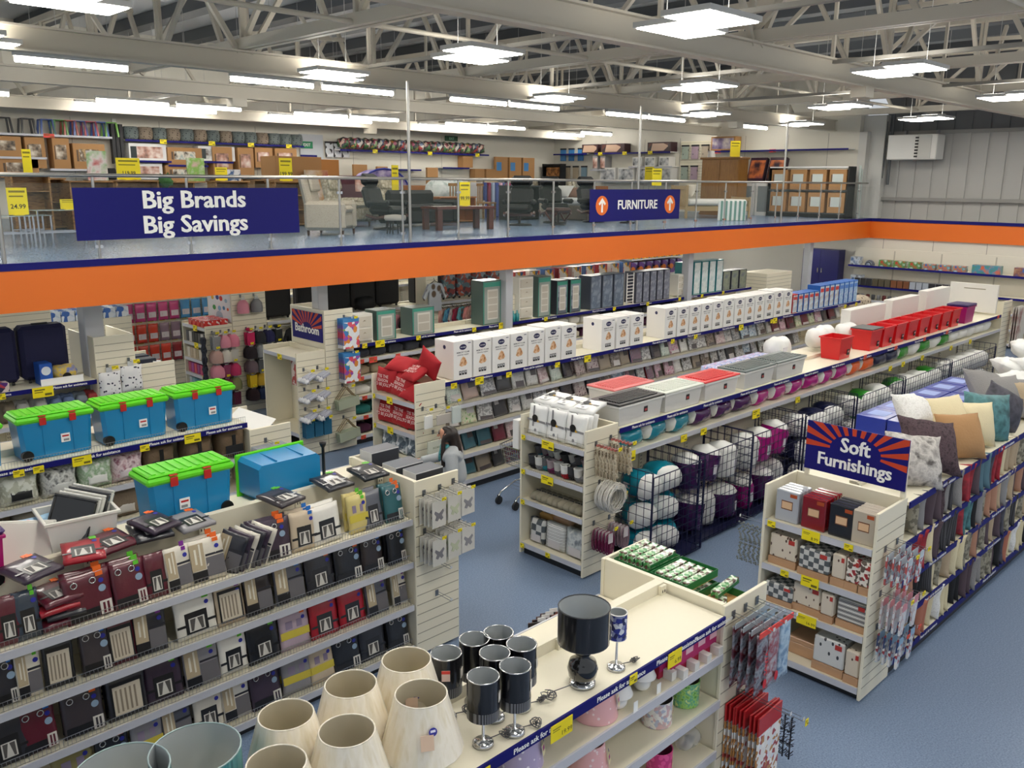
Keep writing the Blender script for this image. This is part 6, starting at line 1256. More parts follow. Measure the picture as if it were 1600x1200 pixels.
# hair: cap and long lock over the near shoulder
obj('hair', skin_mesh([((0, .085, 1.50), .105), ((0, .075, 1.54), (.09, .1)), ((0, .03, 1.42), (.1, .075)), ((-.04, .0, 1.3), (.1, .055)), ((-.09, .0, 1.16), .06), ((-.12, .03, 1.02), .035), ((-.115, .05, .93), .015), ((-.085, .15, 1.42), .028), ((-.115, .15, 1.27), .032), ((-.13, .15, 1.1), .022), ((.06, -.03, 1.2), .05), ((.07, -.03, 1.03), .02), ((0, .17, 1.575), .04)], [(0, 1), (0, 2), (2, 3), (3, 4), (4, 5), (5, 6), (0, 7), (7, 8), (8, 9), (3, 10), (10, 11), (1, 12)], [HAIRM], None, 2, 'hair'), w)
sl = obj('hooded_top', skin_mesh([((0, .0, .84), (.21, .17)), ((0, .02, 1.02), (.19, .16)), ((0, .04, 1.17), (.2, .155)), ((0, .05, 1.28), (.15, .115)), ((0, -.03, 1.34), (.11, .07)), ((-.18, .045, 1.255), .09), ((-.25, .02, .99), .076), ((-.18, .19, .895), .052), ((-.125, .245, .9), .044), ((.18, .065, 1.255), .085), ((.23, .22, 1.12), .068), ((.155, .43, 1.1), .056), ((.145, .46, 1.1), .048)], [(0, 1), (1, 2), (2, 3), (3, 4), (3, 5), (5, 6), (6, 7), (7, 8), (3, 9), (9, 10), (10, 11), (11, 12)], [HOOD], None, 2, 'hooded_top'), w)
MB().box(-.1, .1, .13, .146, .88, 1.0, 0, .006).build('front_pocket', mat('#8f9396', .9), sl)
for s_ in (-1, 1): MB().tube([(.03*s_, .15, 1.3), (.035*s_, .185, 1.2), (.04*s_, .19, 1.12)], .006, 0, 5).build('drawstring', WHT, sl)
obj('scarf', skin_mesh([((-.075, .07, 1.36), .032), ((-.05, .17, 1.33), .035), ((.05, .17, 1.33), .035), ((.075, .07, 1.37), .03), ((-.05, .19, 1.2), .03), ((.0, .2, 1.15), .02)], [(0, 1), (1, 2), (2, 3), (1, 4), (4, 5)], [TEALS], None, 2, 'scarf'), w)
for s_ in (-1, 1):
    dy = .02 if s_ > 0 else 0
    obj('trouser_leg', skin_mesh([((.08*s_, 0, .86), .12), ((.09*s_, .02+dy, .46), .078), ((.09*s_, .0+dy, .13), .058)], [(0, 1), (1, 2)], [TROU], None, 2, 'trouser_leg'), w)
    obj('shoe', skin_mesh([((.09*s_, -.02+dy, .09), .055), ((.09*s_, .03+dy, .06), .054), ((.09*s_, .12+dy, .05), .048), ((.09*s_, .2+dy, .042), .036)], [(0, 1), (1, 2), (2, 3)], [BLACK], None, 2, 'shoe'), w)
# trolley
t = thing('shopping_trolley', 'chrome wire shopping trolley between the foam box run and the cage run', 'trolley', (8.62, 8.35, 0), PI)
mb = MB()
def lerp3(a, b, k): return tuple(a[i]+(b[i]-a[i])*k for i in range(3))
TB = [(-.45, -.27, .95), (.42, -.2, .88), (.42, .2, .88), (-.45, .27, .95)]; BB = [(-.38, -.22, .55), (.36, -.15, .6), (.36, .15, .6), (-.38, .22, .55)]
for i in range(4):
    a, b, c, d = TB[i], TB[(i+1) % 4], BB[i], BB[(i+1) % 4]; n = 18 if i % 2 == 0 else 9
    for k in range(n+1): mb.bar(lerp3(a, b, k/n), lerp3(c, d, k/n), .004)
    for k in range(5): mb.bar(lerp3(a, c, k/4), lerp3(b, d, k/4), .006 if k not in (0, 4) else .012)
for k in range(10): mb.bar(lerp3(BB[0], BB[1], k/9), lerp3(BB[3], BB[2], k/9), .004)
mb.build('basket', CHROME, t)
fr = MB()
for s_ in (-1, 1): fr.tube([(-.5, .25*s_, 1.02), (-.44, .25*s_, .55), (-.38, .25*s_, .22), (-.42, .25*s_, .13)], .013, 0, 6).tube([(-.38, .25*s_, .24), (.1, .2*s_, .26), (.42, .17*s_, .18), (.46, .17*s_, .13)], .013, 0, 6)
for k in range(8): fr.bar((-.36+.1*k, -.22+.006*k, .255), (-.36+.1*k, .22-.006*k, .255), .004)
fr.build('frame', CHROME, t)
MB().tube([(-.5, -.27, 1.02), (-.5, .27, 1.02)], .02, 0, 8).build('handle', mat('#b0161c', .4), t)
MB().box(-.5, -.4, -.2, .2, .7, .95, 0, .01).build('child_seat_flap', mat('#17181b', .5), t)
for x, y in ((-.42, -.25), (-.42, .25), (.46, -.17), (.46, .17)): MB().tube([(x, y-.015, .061), (x, y+.015, .061)], .06, 0, 14).box(x-.012, x+.012, y-.02, y-.016, .06, .14).box(x-.012, x+.012, y+.016, y+.02, .06, .14).build('wheel', mat('#2b2b2d', .6), t)
# boxes standing on the curtain endcap's top
for k, (x, y, z, wd, h, nm) in enumerate(((4.98, 6.95, 1.452, .2, .42, 'farther'), (5.02, 6.62, 1.452, .22, .34, 'middle'), (5.02, 6.3, 1.452, .2, .36, 'nearer'))):
    t = thing('electrical_carton', 'grey and white carton on the curtain endcap top, %s one' % nm, 'box', (x, y, z), 0, 'grey and white cartons')
    MB().box(-.17, .17, -wd/2, wd/2, 0, h, 0, .004).build('carton', mat('#c4c4c4', .4), t); MB().box(-.168, .168, -wd/2+.002, wd/2-.002, h+.0002, h+.0012).build('top_print', mat('#6d7178', .4), t)
    f = MB().box(-.165, .165, -wd/2-.0015, -wd/2-.0005, .01, h-.01).build('front_print', mat('#2e3138', .4), t); MB().box(-.1, .12, -wd/2-.003, -wd/2-.0016, .05, h*.6).build('picture', pat('noise', ['#b9a8a0', '#d9d2cc', '#7d6f70'], 8, .5), f)
# ================================================================== under the upper floor
# luggage run at left
gondola('cream shelving run with blue suitcases under the upper floor', -1, 4.2, 12.5, 13.5, (1.77, 1.3, .85, .4), (1.3,), 1.8, blue=(0,), ask=[2.9, 3.85], name='gondola_shelving')
def suitcase(m, w=.46, h=.68, d=.26, printed=None):
    t = thing('suitcase', None, 'suitcase'); MB().box(-w/2, w/2, -d/2, d/2, .04, h, 0, .05).build('shell', m, t)
    MB().box(-.1, .1, -.015, .015, h, h+.02).build('top_handle', BLACK, t); MB().box(-w/2-.004, w/2+.004, -.006, .006, .08, h-.04).build('zip_band', mat('#4a4a52', .4), t)
    for x in (-w*.36, w*.36): MB().tube([(x-.015, -d*.36, .025), (x+.015, -d*.36, .025)], .025, 0, 10).tube([(x-.015, d*.36, .025), (x+.015, d*.36, .025)], .025, 0, 10).build('wheel', BLACK, t)
    return t
NVS = mat('#16173f', .75); BKS = mat('#0b0b0e', .7)
for k, x in enumerate((2.4, 3.04, 3.68)): BANK.put('nvs', lambda: suitcase(NVS, .6, .78, .28), (x, 12.95, 1.775), 0, 'navy suitcase on the luggage run, %s from the left' % ORD[k], 'navy suitcases')
t = thing('ride_toy', 'boxed baby ride-on toy in blue and white packaging beside the navy suitcases', 'toy', (3.75, 12.68, 1.774))
MB().box(-.24, -.08, -.12, .12, 0, .3, 0, .006).build('window_box', mat('#2458b4', .4), t); MB().box(-.24, .3, -.13, -.121, 0, .09).build('front_card', WHT, t); MB().disc((-.16, -.1225, .2), .06, 'y').build('roundel', mat('#dfe6ee', .5), t)
MB().sack(.34, .1, .11, 0, 12, 7, 2.2, .08, 3).build('toy_body', pat('noise', ['#8c8f94', '#d9b83a', '#2f6ad0'], 8, .4), t, (.1, 0, .13)); MB().disc((.1, -.112, .08), .06, 'y').build('toy_wheel', BLACK, t)
obj('toy_box', MB().box(-.14, .14, -.08, .08, 0, .12, 0, .004).mesh(pat('cells', ['#5a2f7a', '#2a2a4a', '#b23a4a', '#d9c9c0'], 14, .4)), None, (2.98, 12.6, 1.774), label='small purple toy box in front of the navy suitcases', cat='toy box')
for k, (u, c) in enumerate(((12, '#6d6354'), (32, '#9a9a98'), (60, '#a8a8a6'), (84, '#5b6d8f'), (104, '#5b6d8f'), (124, '#77808a'), (142, '#a84040'))):
    BANK.put(('plush', c), lambda: (lambda t: (MB().sack(.26, .12, .15, 0, 12, 8, 2.2, .06, 2).build('body', mat(c, .95, bump=.5), t, (0, 0, .14)), MB().sack(.16, .09, .07, 0, 10, 6, 2, .06, 4).build('bow', mat(c, .9), t, (0, -.12, .2)), t)[2])(thing('wrapped_blanket', None, 'blanket')), (xu(u, 12.72, 1.45), 12.75, 1.304), 0, 'wrapped nursery blanket under the luggage shelf, %s from the left' % ORD[k], 'nursery blankets')
ticket((xu(67, 12.48, 1.73), 12.482, 1.71), 'large yellow price ticket on the luggage shelf edge', .26, .14); ticket((xu(2, 12.48, 1.73), 12.482, 1.73), 'small yellow ticket on the luggage shelf edge at the picture edge', .1, .08)
t2 = thing('tall_end_panel', 'tall slatted end block beside the navy suitcases', 'shelving')
slat_panel('side_panel', t2, 4.21, 4.76, 12.5, 12.53, .02, 2.36, ('-y',)); MB().box(4.21, 4.235, 12.531, 13.5, .02, 2.36).build('near_panel', CREAM, t2); MB().box(4.735, 4.76, 12.531, 13.5, .02, 2.36).build('far_panel', CREAM, t2)
endcap('cream endcap unit with boots on top at the luggage run end', 1, 4.77, 5.32, 12.5, 13.55, (1.76, 1.2, .6), top=1.9)
for k in range(2): obj('dark_boot_box', MB().box(-.14, .14, -.1, .1, 0, .17, 0, .01).mesh(mat('#1d2438', .5)), None, (4.98+.02*k, 12.75+.3*k, 1.765), label='dark printed box on the luggage endcap top, %s one' % ORD[k], cat='box')
obj('white_mug', MB().lathe([(0, 0), (.05, 0), (.055, .13), (.05, .13), (.045, .02), (0, .02)], 14).mesh(WHT), None, (5.12, 12.65, 1.765), label='white and grey pot on the luggage endcap top', cat='pot')
STARS = pat('spots', ['#2b3147', '#e6e6e6'], 20, .7, thr=.27, width=.02); PINKP = pat('spots', ['#d0577c', '#f0e2e4'], 9, .7, thr=.2, width=.02)
for k, (x, z, m, lb, w_, h_) in enumerate(((4.36, 1.92, STARS, 'white star print blanket hanging left on the tall end block', .3, .36), (4.66, 1.97, STARS, 'white star print blanket hanging right on the tall end block', .3, .38), (4.4, 1.32, PINKP, 'pink spotted blanket pack low on the tall end block', .3, .3), (4.85, 1.34, STARS, 'white spotted blanket roll low beside the pink one', .34, .3))):
    q = thing('hanging_blanket', lb, 'blanket', (x, 12.44 if k < 2 else 12.4, z)); MB().pillow(w_, h_, .09, 0, 8, 8, 4, .03, .006, k).build('blanket', m, q, (0, 0, -h_/2-.05)); MB().box(-.04, .04, -.005, .005, -.06, .01).build('hang_card', mat('#c9ccd0', .4), q)
    hook('wire hook above the %s' % ' '.join(lb.split()[:6]), (x, 12.498, z+.02), '-y', .14); ticket((x+.05, 12.34, z+.02), 'yellow hook ticket by the %s' % ' '.join(lb.split()[:6]), .09, .05)
t = thing('soft_toy', 'pale pink soft toy slumped on the luggage endcap side', 'soft toy', (5.25, 12.3, 1.42)); MB().sack(.3, .09, .1, 0, 12, 7, 2, .1, 2).build('body', mat('#d8c3b8', .95), t); MB().lathe([(.07*math.sin(PI*i/8), .07-.07*math.cos(PI*i/8)) for i in range(9)], 12, 0, (-.15, 0, .02)).build('head', mat('#dccabf', .95), t); MB().sack(.14, .03, .03, 0, 8, 4).build('ear', mat('#c9888c', .9), t, (-.2, -.05, .12)); hook('wire hook carrying the pale pink soft toy', (5.2, 12.498, 1.5), '-y', .22)
# sock and glove units further in
gondola('cream run with clothing rails under the upper floor, behind the bathroom run', 8.57, 21, 15.6, 16.6, (1.75, .3), (1.7,), 1.78)
endcap('cream glove endcap unit with red gift tins on top', -1, 7.27, 7.82, 15.6, 16.6, (1.76, 1.42, 1.1, .8, .5), top=1.8)
t2 = thing('tall_end_panel', 'tall slatted end block with the brand poster, behind the glove endcap', 'shelving')
slat_panel('side_panel', t2, 7.83, 8.55, 15.6, 15.63, .02, 2.6, ('-y',)); MB().box(7.83, 7.855, 15.631, 16.6, .02, 2.6).build('front_panel', CREAM, t2)
t = thing('poster', 'white poster with rows of small coloured logos above the red tins', 'poster', (7.825, 16.1, 2.22), -PI/2); MB().box(-.46, .46, -.004, .004, -.4, .36).build('sheet', mat('#e6e9ec', .5), t)
for k, (x, z, c, sx) in enumerate(((-.25, .22, '#7fa9c9', .16), (0, .24, '#4a5f9a', .14), (.22, .2, '#c9ccd2', .12), (-.25, .02, '#e0b020', .08), (-.05, .04, '#2c3f8c', .1), (.1, .03, '#c8302c', .1), (.3, 0, '#8fb0c4', .08), (-.2, -.17, '#3f9a4a', .1), (.02, -.17, '#88b4d4', .1), (.2, -.15, '#4a86b4', .08), (.36, -.16, '#d8642c', .06), (0, -.32, '#a8bccc', .2))): MB().disc((x, -.0045, z), sx*.5, 'y', 0, 12, sx=1.4).build('logo', mat(c, .5), t)
TIN = pat('cells', ['#c4161c', '#d8342c', '#f0e0dc'], 16, .35, .5)
for k in range(12): obj('red_tin', MB().box(-.08, .08, -.07, .07, 0, .13, 0, .01).mesh(TIN), None, (7.37+.17*(k % 3), 15.76+.17*(k//3), 1.762), label='red gift tin on the glove endcap, %s line from the right, %s from the front' % (ORD[k//3], ORD[k % 3]), cat='tin', group='red gift tins')
for si, (z, cols) in enumerate(((1.42, ['#2b2b30', '#c9c4c0', '#4a4a50', '#1f1f24']), (1.1, ['#c9b9a0', '#b9a890', '#d6cfc4', '#a89878']), (.8, ['#c4304a', '#9a2a8c', '#b03060', '#8a2474']), (.5, ['#2f8f9a', '#7fb0b8', '#aab4be', '#3a7f90']))):
    for k in range(7): obj('gift_carton', MB().box(-.07, .07, -.055, .055, 0, .2, 0, .004).mesh(mat(cols[k % 4], .4, 0, .4)), None, (7.38, 15.72+.125*k, z+.002), label='small gift carton on the %s glove endcap shelf, %s from the right' % (ORD[si+1], ORD[k]), cat='carton', group='small gift cartons')
for k, (y, z) in enumerate(((16.0, 1.76), (16.0, 1.42), (15.75, .8), (15.75, .5))): ticket((7.262, y, z-.03), 'yellow price ticket on the glove endcap edge, %s counted downwards' % ORD[k], .16, .11, None, '-x')
def hat(c): return (lambda t: (MB().lathe([(.085, 0), (.09, .06), (.08, .12), (.04, .165), (0, .17)], 14, 0).build('knit', mat(c, .95, bump=.4, bscale=60), t, (0, 0, -.2), (0, 0, 0)), MB().box(-.03, .03, -.004, .004, -.04, 0).build('hang_card', mat('#c9c9c6', .5), t), t)[2])(thing('knit_hat', None, 'hat'))
def mitten(c): return (lambda t: (MB().prism([(-.055, -.22), (.055, -.22), (.06, -.04), (-.06, -.04)], -.02, .02).sack(.08, .02, .025, 0, 8, 4).build('pair', mat(c, .95, bump=.4, bscale=60), t), MB().box(-.03, .03, -.004, .004, -.04, 0).build('hang_card', mat('#c9c9c6', .5), t), t)[2])(thing('mitten_pair', None, 'mittens'))
HC = [['#8a8a8c', '#d48a9a', '#d67f94', '#c42a5c', '#2c2c30', '#23234a', '#2a2c2c'], ['#b9968c', '#d6cfc4', '#c9c4bc', '#2a2226', '#8c8d90', '#9a9b9c', '#1f2738'], ['#d68a9a', '#8a3a5c', '#b0305a', '#6a5a60', '#5a5c5e', '#16171c', '#1c2240'], ['#5a2a3a', '#6d2440', '#7a7a50', '#d8b422', '#b8962c', '#d6c022', '#c9a41c'], ['#4a1a2c', '#3a1424', '#5c2038', '#2a1a20', '#1c2a4a', '#24304e', '#1f1f22']]
HN = [['grey', 'pink', 'pink', 'magenta', 'black', 'navy', 'charcoal'], ['dusky pink', 'cream', 'stone', 'dark brown', 'grey', 'pale grey', 'navy'], ['pink', 'plum', 'magenta', 'mauve', 'grey', 'black', 'navy'], ['maroon', 'plum', 'olive', 'yellow', 'mustard', 'yellow', 'mustard'], ['wine', 'dark wine', 'plum', 'brown black', 'navy', 'slate', 'black']]
for r_ in range(5):
    for c_ in range(7):
        x = 7.4+.17*c_ if c_ < 3 else 7.5+.2*c_; z = 1.68-.28*r_; f = hat if (r_+c_) % 3 else mitten
        hook('wire hook in the hat display, row %s, %s from the left' % (('one', 'two', 'three', 'four', 'five')[r_], ORD[c_]), (x, 15.598, z), '-y', .2)
        for k in range(2): BANK.put(('hat', f is hat, HC[r_][c_]), lambda: f(HC[r_][c_]), (x, 15.52-.09*k, z-.01), 0, '%s %s in the hat display, row %s, %s from the left, %s' % (HN[r_][c_], 'knit hat' if f is hat else 'mittens', ('one', 'two', 'three', 'four', 'five')[r_], ORD[c_], 'rear' if k == 0 else 'front'), 'hats and mittens', scale=(1.3, 1.3, 1.35))
        ticket((x, 15.38, z+.015), 'yellow ticket in the hat display, row %s, %s from the left' % (('one', 'two', 'three', 'four', 'five')[r_], ORD[c_]), .07, .04, None, '-y', None, 'hat display tickets')
for k, (x, c, n) in enumerate(((8.02, '#d48a9a', 'pink'), (8.3, '#7f8083', 'grey'))): q = hat(c); q.location = (x, 15.5, 2.3); q.scale = (1.3, 1.3, 1.5); q['label'] = '%s knit hat high on the tall block beside the poster' % n; hook('wire hook above the %s hat beside the poster' % n, (x, 15.598, 2.32), '-y', .14)
obj('scarf_rope', MB().tube([(0, .01*math.sin(i*2.1), -.05*i) for i in range(20)], [.05+.012*math.sin(i*1.7) for i in range(20)], 0, 8).mesh(pat('noise', ['#17181c', '#3a3d48', '#0e0f12'], 18, .9)), None, (7.2, 15.56, 1.6), label='dark sequin scarf hanging at the corner of the glove endcap', cat='scarf')
for k in range(5): BANK.put('bks', lambda: suitcase(BKS, .62, .8, .28), (8.95+.66*k+(.12 if k > 0 else 0), 15.95, 1.756), 0, 'large black suitcase standing on the clothing run, %s from the left' % ORD[k], 'black suitcases')
obj('black_bag', MB().sack(.5, .16, .14, 0, 14, 8, 3, .03, 2).mesh(BKS), None, (11.0, 15.75, 1.9), (0, 0, .2), label='black holdall lying at the end of the black suitcases', cat='bag')
def tee(m): 
    t = thing('kids_top', None, 'top'); MB().prism([(-.16, -.5), (.16, -.5), (.15, -.12), (.27, -.3), (.31, -.24), (.17, -.03), (.06, -.01), (-.06, -.01), (-.17, -.03), (-.31, -.24), (-.27, -.3), (-.15, -.12)], -.02, .02).build('fabric', m, t)
    MB().tube([(-.13, 0, -.03), (0, 0, .03), (.13, 0, -.03)], .006, 0, 5).tube([(0, 0, .03), (0, .02, .07)], .004, 0, 5).build('hanger', BLACK, t); return t
def motif(a, b): return pat('spots', [b, a], 5, .85, thr=.3, width=.05)
TE = [('pale coral', motif('#d9a096', '#e8c4ba')), ('sky blue', motif('#5aa3c4', '#2f5f9a')), ('cream and red', motif('#d8cfcb', '#a8243c')), ('crimson', motif('#9a2440', '#7a1a30')), ('aqua', motif('#6fb8c4', '#8c6f6a')), ('coral pink', motif('#d88c8c', '#e8b4a8'))]
for k in range(14): n, m = TE[k % 6]; BANK.put(('tee', n), lambda: tee(m), (12.95+.145*k+.02*(k % 3), 15.45-.02*(k % 2), 1.62), .5, '%s kids top on the clothing rail, %s from the left' % (n, ORD[k]), 'kids tops on the rail')
obj('clothing_rail', MB().tube([(12.7, 15.5, 1.66), (15.2, 15.5, 1.66)], .014).bar((12.75, 15.5, 1.66), (12.75, 15.6, 1.66), .02).bar((15.15, 15.5, 1.66), (15.15, 15.6, 1.66), .02).mesh(CHROME), None, label='chrome rail carrying the kids tops', cat='rail')
for k in range(12): n, c = (('black', '#131316'), ('charcoal', '#2a2a2e'), ('pink', '#d28a96'), ('grey', '#a9aaac'))[(0, 0, 1, 0, 2, 2, 3, 3, 0, 1, 2, 0)[k]]; BANK.put(('top2', n), lambda: tee(mat(c, .9)), (9.0+.26*k, 15.45, 1.62), .5, '%s top on the near clothing rail, %s from the left' % (n, ORD[k]), 'tops on the near rail')
obj('clothing_rail', MB().tube([(8.7, 15.5, 1.66), (12.2, 15.5, 1.66)], .014).bar((8.75, 15.5, 1.66), (8.75, 15.6, 1.66), .02).mesh(CHROME), None, label='chrome rail carrying black, pink and grey tops', cat='rail')
t2 = thing('tall_end_panel', 'tall cream divider with the grey sweatshirt on its slatted edge', 'shelving'); slat_panel('side_panel', t2, 12.3, 12.62, 15.2, 15.23, .02, 2.75, ('-y',)); MB().box(12.28, 12.299, 15.2, 15.58, .02, 2.75).build('near_panel', CREAM, t2)
q = tee(motif('#a9aeb6', '#5a4a3a')); q.location = (12.46, 15.12, 2.3); q.scale = (1.1, 1.4, 1.3); q['label'] = 'grey printed sweatshirt hanging on the tall cream divider'
for k in range(4): BANK.put(('chr', k == 3), lambda: suitcase(pat('cells', ['#7c2a30', '#4a6a7a', '#b0503a', '#2a2a3a', '#8a9aa8'], 12, .3, .5), .44, .66, .24), (13.5+.5*k, 15.95, 1.756), 0, 'bright print suitcase on the clothing run, %s from the left' % ORD[k], 'bright print suitcases')
obj('black_bag', MB().box(-.4, .4, -.15, .15, 0, .7, 0, .04).mesh(BKS), None, (12.85, 15.95, 1.756), label='black wide case beside the bright print suitcases', cat='bag')
for k in range(9): BANK.put(('ctn', k % 3), lambda: carton('', .4, .5, .3, ('#a83a3a', '#d9d2c9', '#4a6aa0')[k % 3], pat('cells', ['#c94a4a', '#e8e0d8', '#3a5a8a', '#e0b040'], 8, .4)), (15.9+.55*k, 15.85, 1.756), 0, 'bright toy carton on the far clothing run, %s from the left' % ORD[k], 'bright toy cartons')
# sock units deeper at left
gondola('cream run of pink and red packets deep under the upper floor at left', 7.6, 20, 19.0, 20.0, (1.76, .4), (1.7,), 1.8)
endcap('cream endcap of pink packets deep under the upper floor', -1, 7.0, 7.56, 18.95, 20.05, (1.7, 1.4, 1.1, .8), top=1.8)
PKM = [('magenta', mat('#b02a6a', .35, 0, .5)), ('mauve grey', mat('#8a7080', .35, 0, .5)), ('pink', mat('#c4407c', .35, 0, .5)), ('orange red', mat('#cf3a24', .35, 0, .5)), ('sky blue', mat('#4a90c4', .35, 0, .5)), ('wine red', mat('#8c2028', .35, 0, .5))]
def packet(m): return (lambda t: (MB().pillow(.16, .34, .05, 0, 6, 8, 4, .03, .005, 1).build('pouch', m, t, (0, 0, -.2)), MB().box(-.06, .06, -.028, -.024, -.3, -.2).build('label', mat('#d9cfd2', .5), t), t)[2])(thing('hanging_packet', None, 'packet'))
slat_panel('slat_board', None, 6.9, 9.7, 18.9, 18.93, .02, 2.5, ('-y',)); q = bpy.data.objects['slat_board.001']; q['label'] = 'long slatted board of hanging packets deep under the upper floor'; q['category'] = 'panel'
for r_ in range(4):
    for c_ in range(11):
        n, m = PKM[((0, 0, 1, 1, 1, 4, 4, 4, 4, 1, 1), (2, 2, 2, 2, 2, 4, 4, 4, 4, 1, 1), (3, 3, 3, 1, 1, 4, 4, 4, 1, 1, 1), (3, 3, 3, 3, 5, 5, 5, 5, 5, 5, 1))[r_][c_]]
        BANK.put(('pkt', n), lambda: packet(m), (7.1+.25*c_, 18.82, 2.4-.46*r_), 0, '%s hanging packet on the deep slatted board, row %s, %s from the left' % (n, ('one', 'two', 'three', 'four')[r_], ORD[c_]), 'packets on the deep slatted board', scale=(1.35, 1, 1.2)); ticket((7.1+.25*c_, 18.899, 2.425-.46*r_), 'yellow ticket on the deep slatted board, row %s, %s from the left' % (('one', 'two', 'three', 'four')[r_], ORD[c_]), .12, .06, None, '-y', None, 'deep slatted board tickets')
for k in range(24): obj('top_carton', MB().box(-.12, .12, -.1, .1, 0, .2).mesh(pat('cells', ['#dfe6ee', '#3f6ab4', '#c9d6e4'], 10, .4)), None, (4.9+.26*(k % 8), 18.2+.25*(k//8), 1.77), label='blue and white carton deep under the floor, %s from the left in row %s' % (ORD[k % 8], ('one', 'two', 'three')[k//8]), cat='carton', group='blue and white deep cartons')
t = endcap('cream unit under the blue and white deep cartons', -1, 4.7, 6.85, 18.0, 18.95, (1.765, 1.3, .85), top=1.78)
for k in range(16): obj('pink_packet', MB().box(-.05, .05, -.1, .1, 0, .3).mesh(pat('cells', ['#e8d0d0', '#d88a90', '#efe4e0', '#c94a5a'], 14, .4)), None, (4.78, 18.14+.095*(k % 8)*1.0, 1.302-.45*(k//8)), label='pale pink packet on the deep unit, %s from the right on the %s shelf' % (ORD[k % 8], ('upper', 'lower')[k//8]), cat='packet', group='pale pink deep packets')
# left deep: cream block and shelves of packets
t2 = thing('tall_end_panel', 'tall cream end block above the navy suitcases at the picture edge', 'shelving'); slat_panel('side_panel', t2, 3.6, 4.6, 15.5, 15.53, .02, 2.75, ('-y',)); MB().box(3.58, 3.599, 15.5, 16.5, .02, 2.75).build('near_panel', CREAM, t2)
gondola('cream run of bright packets deep at left behind the luggage run', -1, 7.0, 22.0, 23.0, (1.75, 1.3), (1.7,), 2.4)
for k in range(30): obj('bright_packet', MB().box(-.08, .08, -.04, .04, 0, .24).mesh(pat('cells', [['#4a86b4', '#dfe6ee', '#2a2a3a'], ['#b04a4a', '#e8e0d8', '#2a3a5a'], ['#2a5a7a', '#9ab8cc', '#1a1a2a']][k % 3], 14, .4)), None, (4.0+.19*(k % 15), 22.2, 1.755 if k < 15 else 1.305), label='bright packet deep at left, %s from the left on the %s shelf' % (ORD[k % 15], 'upper' if k < 15 else 'lower'), cat='packet', group='bright packets deep at left')
# far right: toy wall, dolls, navy lockers, shelf along the right wall
t = thing('door_cabinet', 'navy double door cupboard below the corner of the orange fascia', 'cupboard', (XR-.25, 13.3, 0))
MB().box(-.2, .2, -.62, .62, 0, 2.45).build('carcass', mat('#1c1d58', .4), t)
for s_ in (-1, 1): d = MB().box(-.215, -.201, .01*s_, .61*s_, .02, 2.43).build('door', mat('#1f2060', .4), t); MB().box(-.235, -.216, .05*s_, .08*s_, 1.7, 1.85).build('handle', CHROME, d)
t = thing('toy_shelving', 'white shelving of boxed toys under the upper floor beside the navy cupboard', 'shelving', (24.0, 17.6, 0))
MB().box(-1.6, 1.6, .2, .24, 0, 2.6).build('back_panel', WHITE, t)
for z in (1.0, 1.55, 2.1): MB().box(-1.6, 1.6, -.3, .199, z-.03, z).build('shelf', WHITE, t)
for k in range(14): obj('boxed_toy', MB().box(-.15, .15, -.12, .12, 0, .45, 0, .004).mesh(pat('cells', [['#1c1f3a', '#5a3a7a', '#c9702a', '#8a8fa8'], ['#e0b020', '#3a6ab0', '#e8d8a0']][k // 7], 7, .35, .4)), None, (22.65+.42*(k % 7), 17.5, 1.552 if k < 7 else 2.102), label='boxed toy on the white toy shelving, %s from the left on the %s shelf' % (ORD[k % 7], 'middle' if k < 7 else 'upper'), cat='toy', group='boxed toys')
for k in range(4): obj('rolled_mat', MB().sack(.6, .13, .12, 0, 12, 6, 2.4, .04, k).mesh(mat('#a9a884', .9)), None, (22.8+.68*k, 17.42, 1.125), label='olive rolled mat on the lower toy shelf, %s from the left' % ORD[k], cat='mat', group='olive rolled mats')
for k, (x, y, c1, c2, lb) in enumerate(((22.4, 15.35, '#e4e4e2', '#2a2a2c', 'white armoured toy figure standing on the far clothing run'), (23.2, 15.35, '#17171a', '#dcd8d4', 'black hooded toy figure standing on the far clothing run'))):
    t = thing('toy_figure', lb, 'toy', (x, y, 1.62)); MB().lathe([(0, .52), (.06, .5), (.075, .43), (.05, .38), (.0, .38)], 12).build('head', mat(c1, .4), t); MB().lathe([(.0, .0), (.1, .0), (.12, .22), (.1, .34), (.03, .39)], 12).build('torso', mat(c2 if k else c1, .4), t); MB().box(-.06, .06, -.125, -.115, .05, .3).build('chest_print', mat('#9a2a2a' if k else '#4a4a4c', .5), t)
obj('toy_stand', MB().box(21.9, 23.7, 15.1, 15.6, 0, 1.62).mesh(CREAM), None, label='cream block under the two toy figures', cat='stand')
slat_panel('slat_block', None, 22.2, 23.6, 12.4, 13.2, .02, 2.05, ('-y', '-x')); q = bpy.data.objects['slat_block']; q['label'] = 'cream slatted end block beyond the bathroom run'; q['category'] = 'shelving'
t = thing('wall_shelving', 'cream wall shelving with toys under the orange fascia on the right wall', 'shelving', (0, 0, 0))
MB().box(XR-.06, XR-.005, 4.2, 12.35, .1, 2.55).build('back_panel', mat('#ddd8ca', .5), t)
for z, d in ((2.04, .42), (1.42, .42), (.98, .42), (.55, .45), (.14, .45)):
    sh = MB().box(XR-.06-d, XR-.061, 4.2, 12.35, z-.03, z).build('shelf', CREAM, t); MB().box(XR-.075-d, XR-.0605-d, 4.2, 12.35, z-.06, z+.004).build('price_strip', PURP if z in (2.04, 1.42) else STRIP, sh)
for y in (11.1, 9.7, 8.2, 6.7, 5.2): MB().box(XR-.065, XR-.0605, y-.02, y+.02, .1, 2.5).build('upright', mat('#b9b4a6', .5), t)
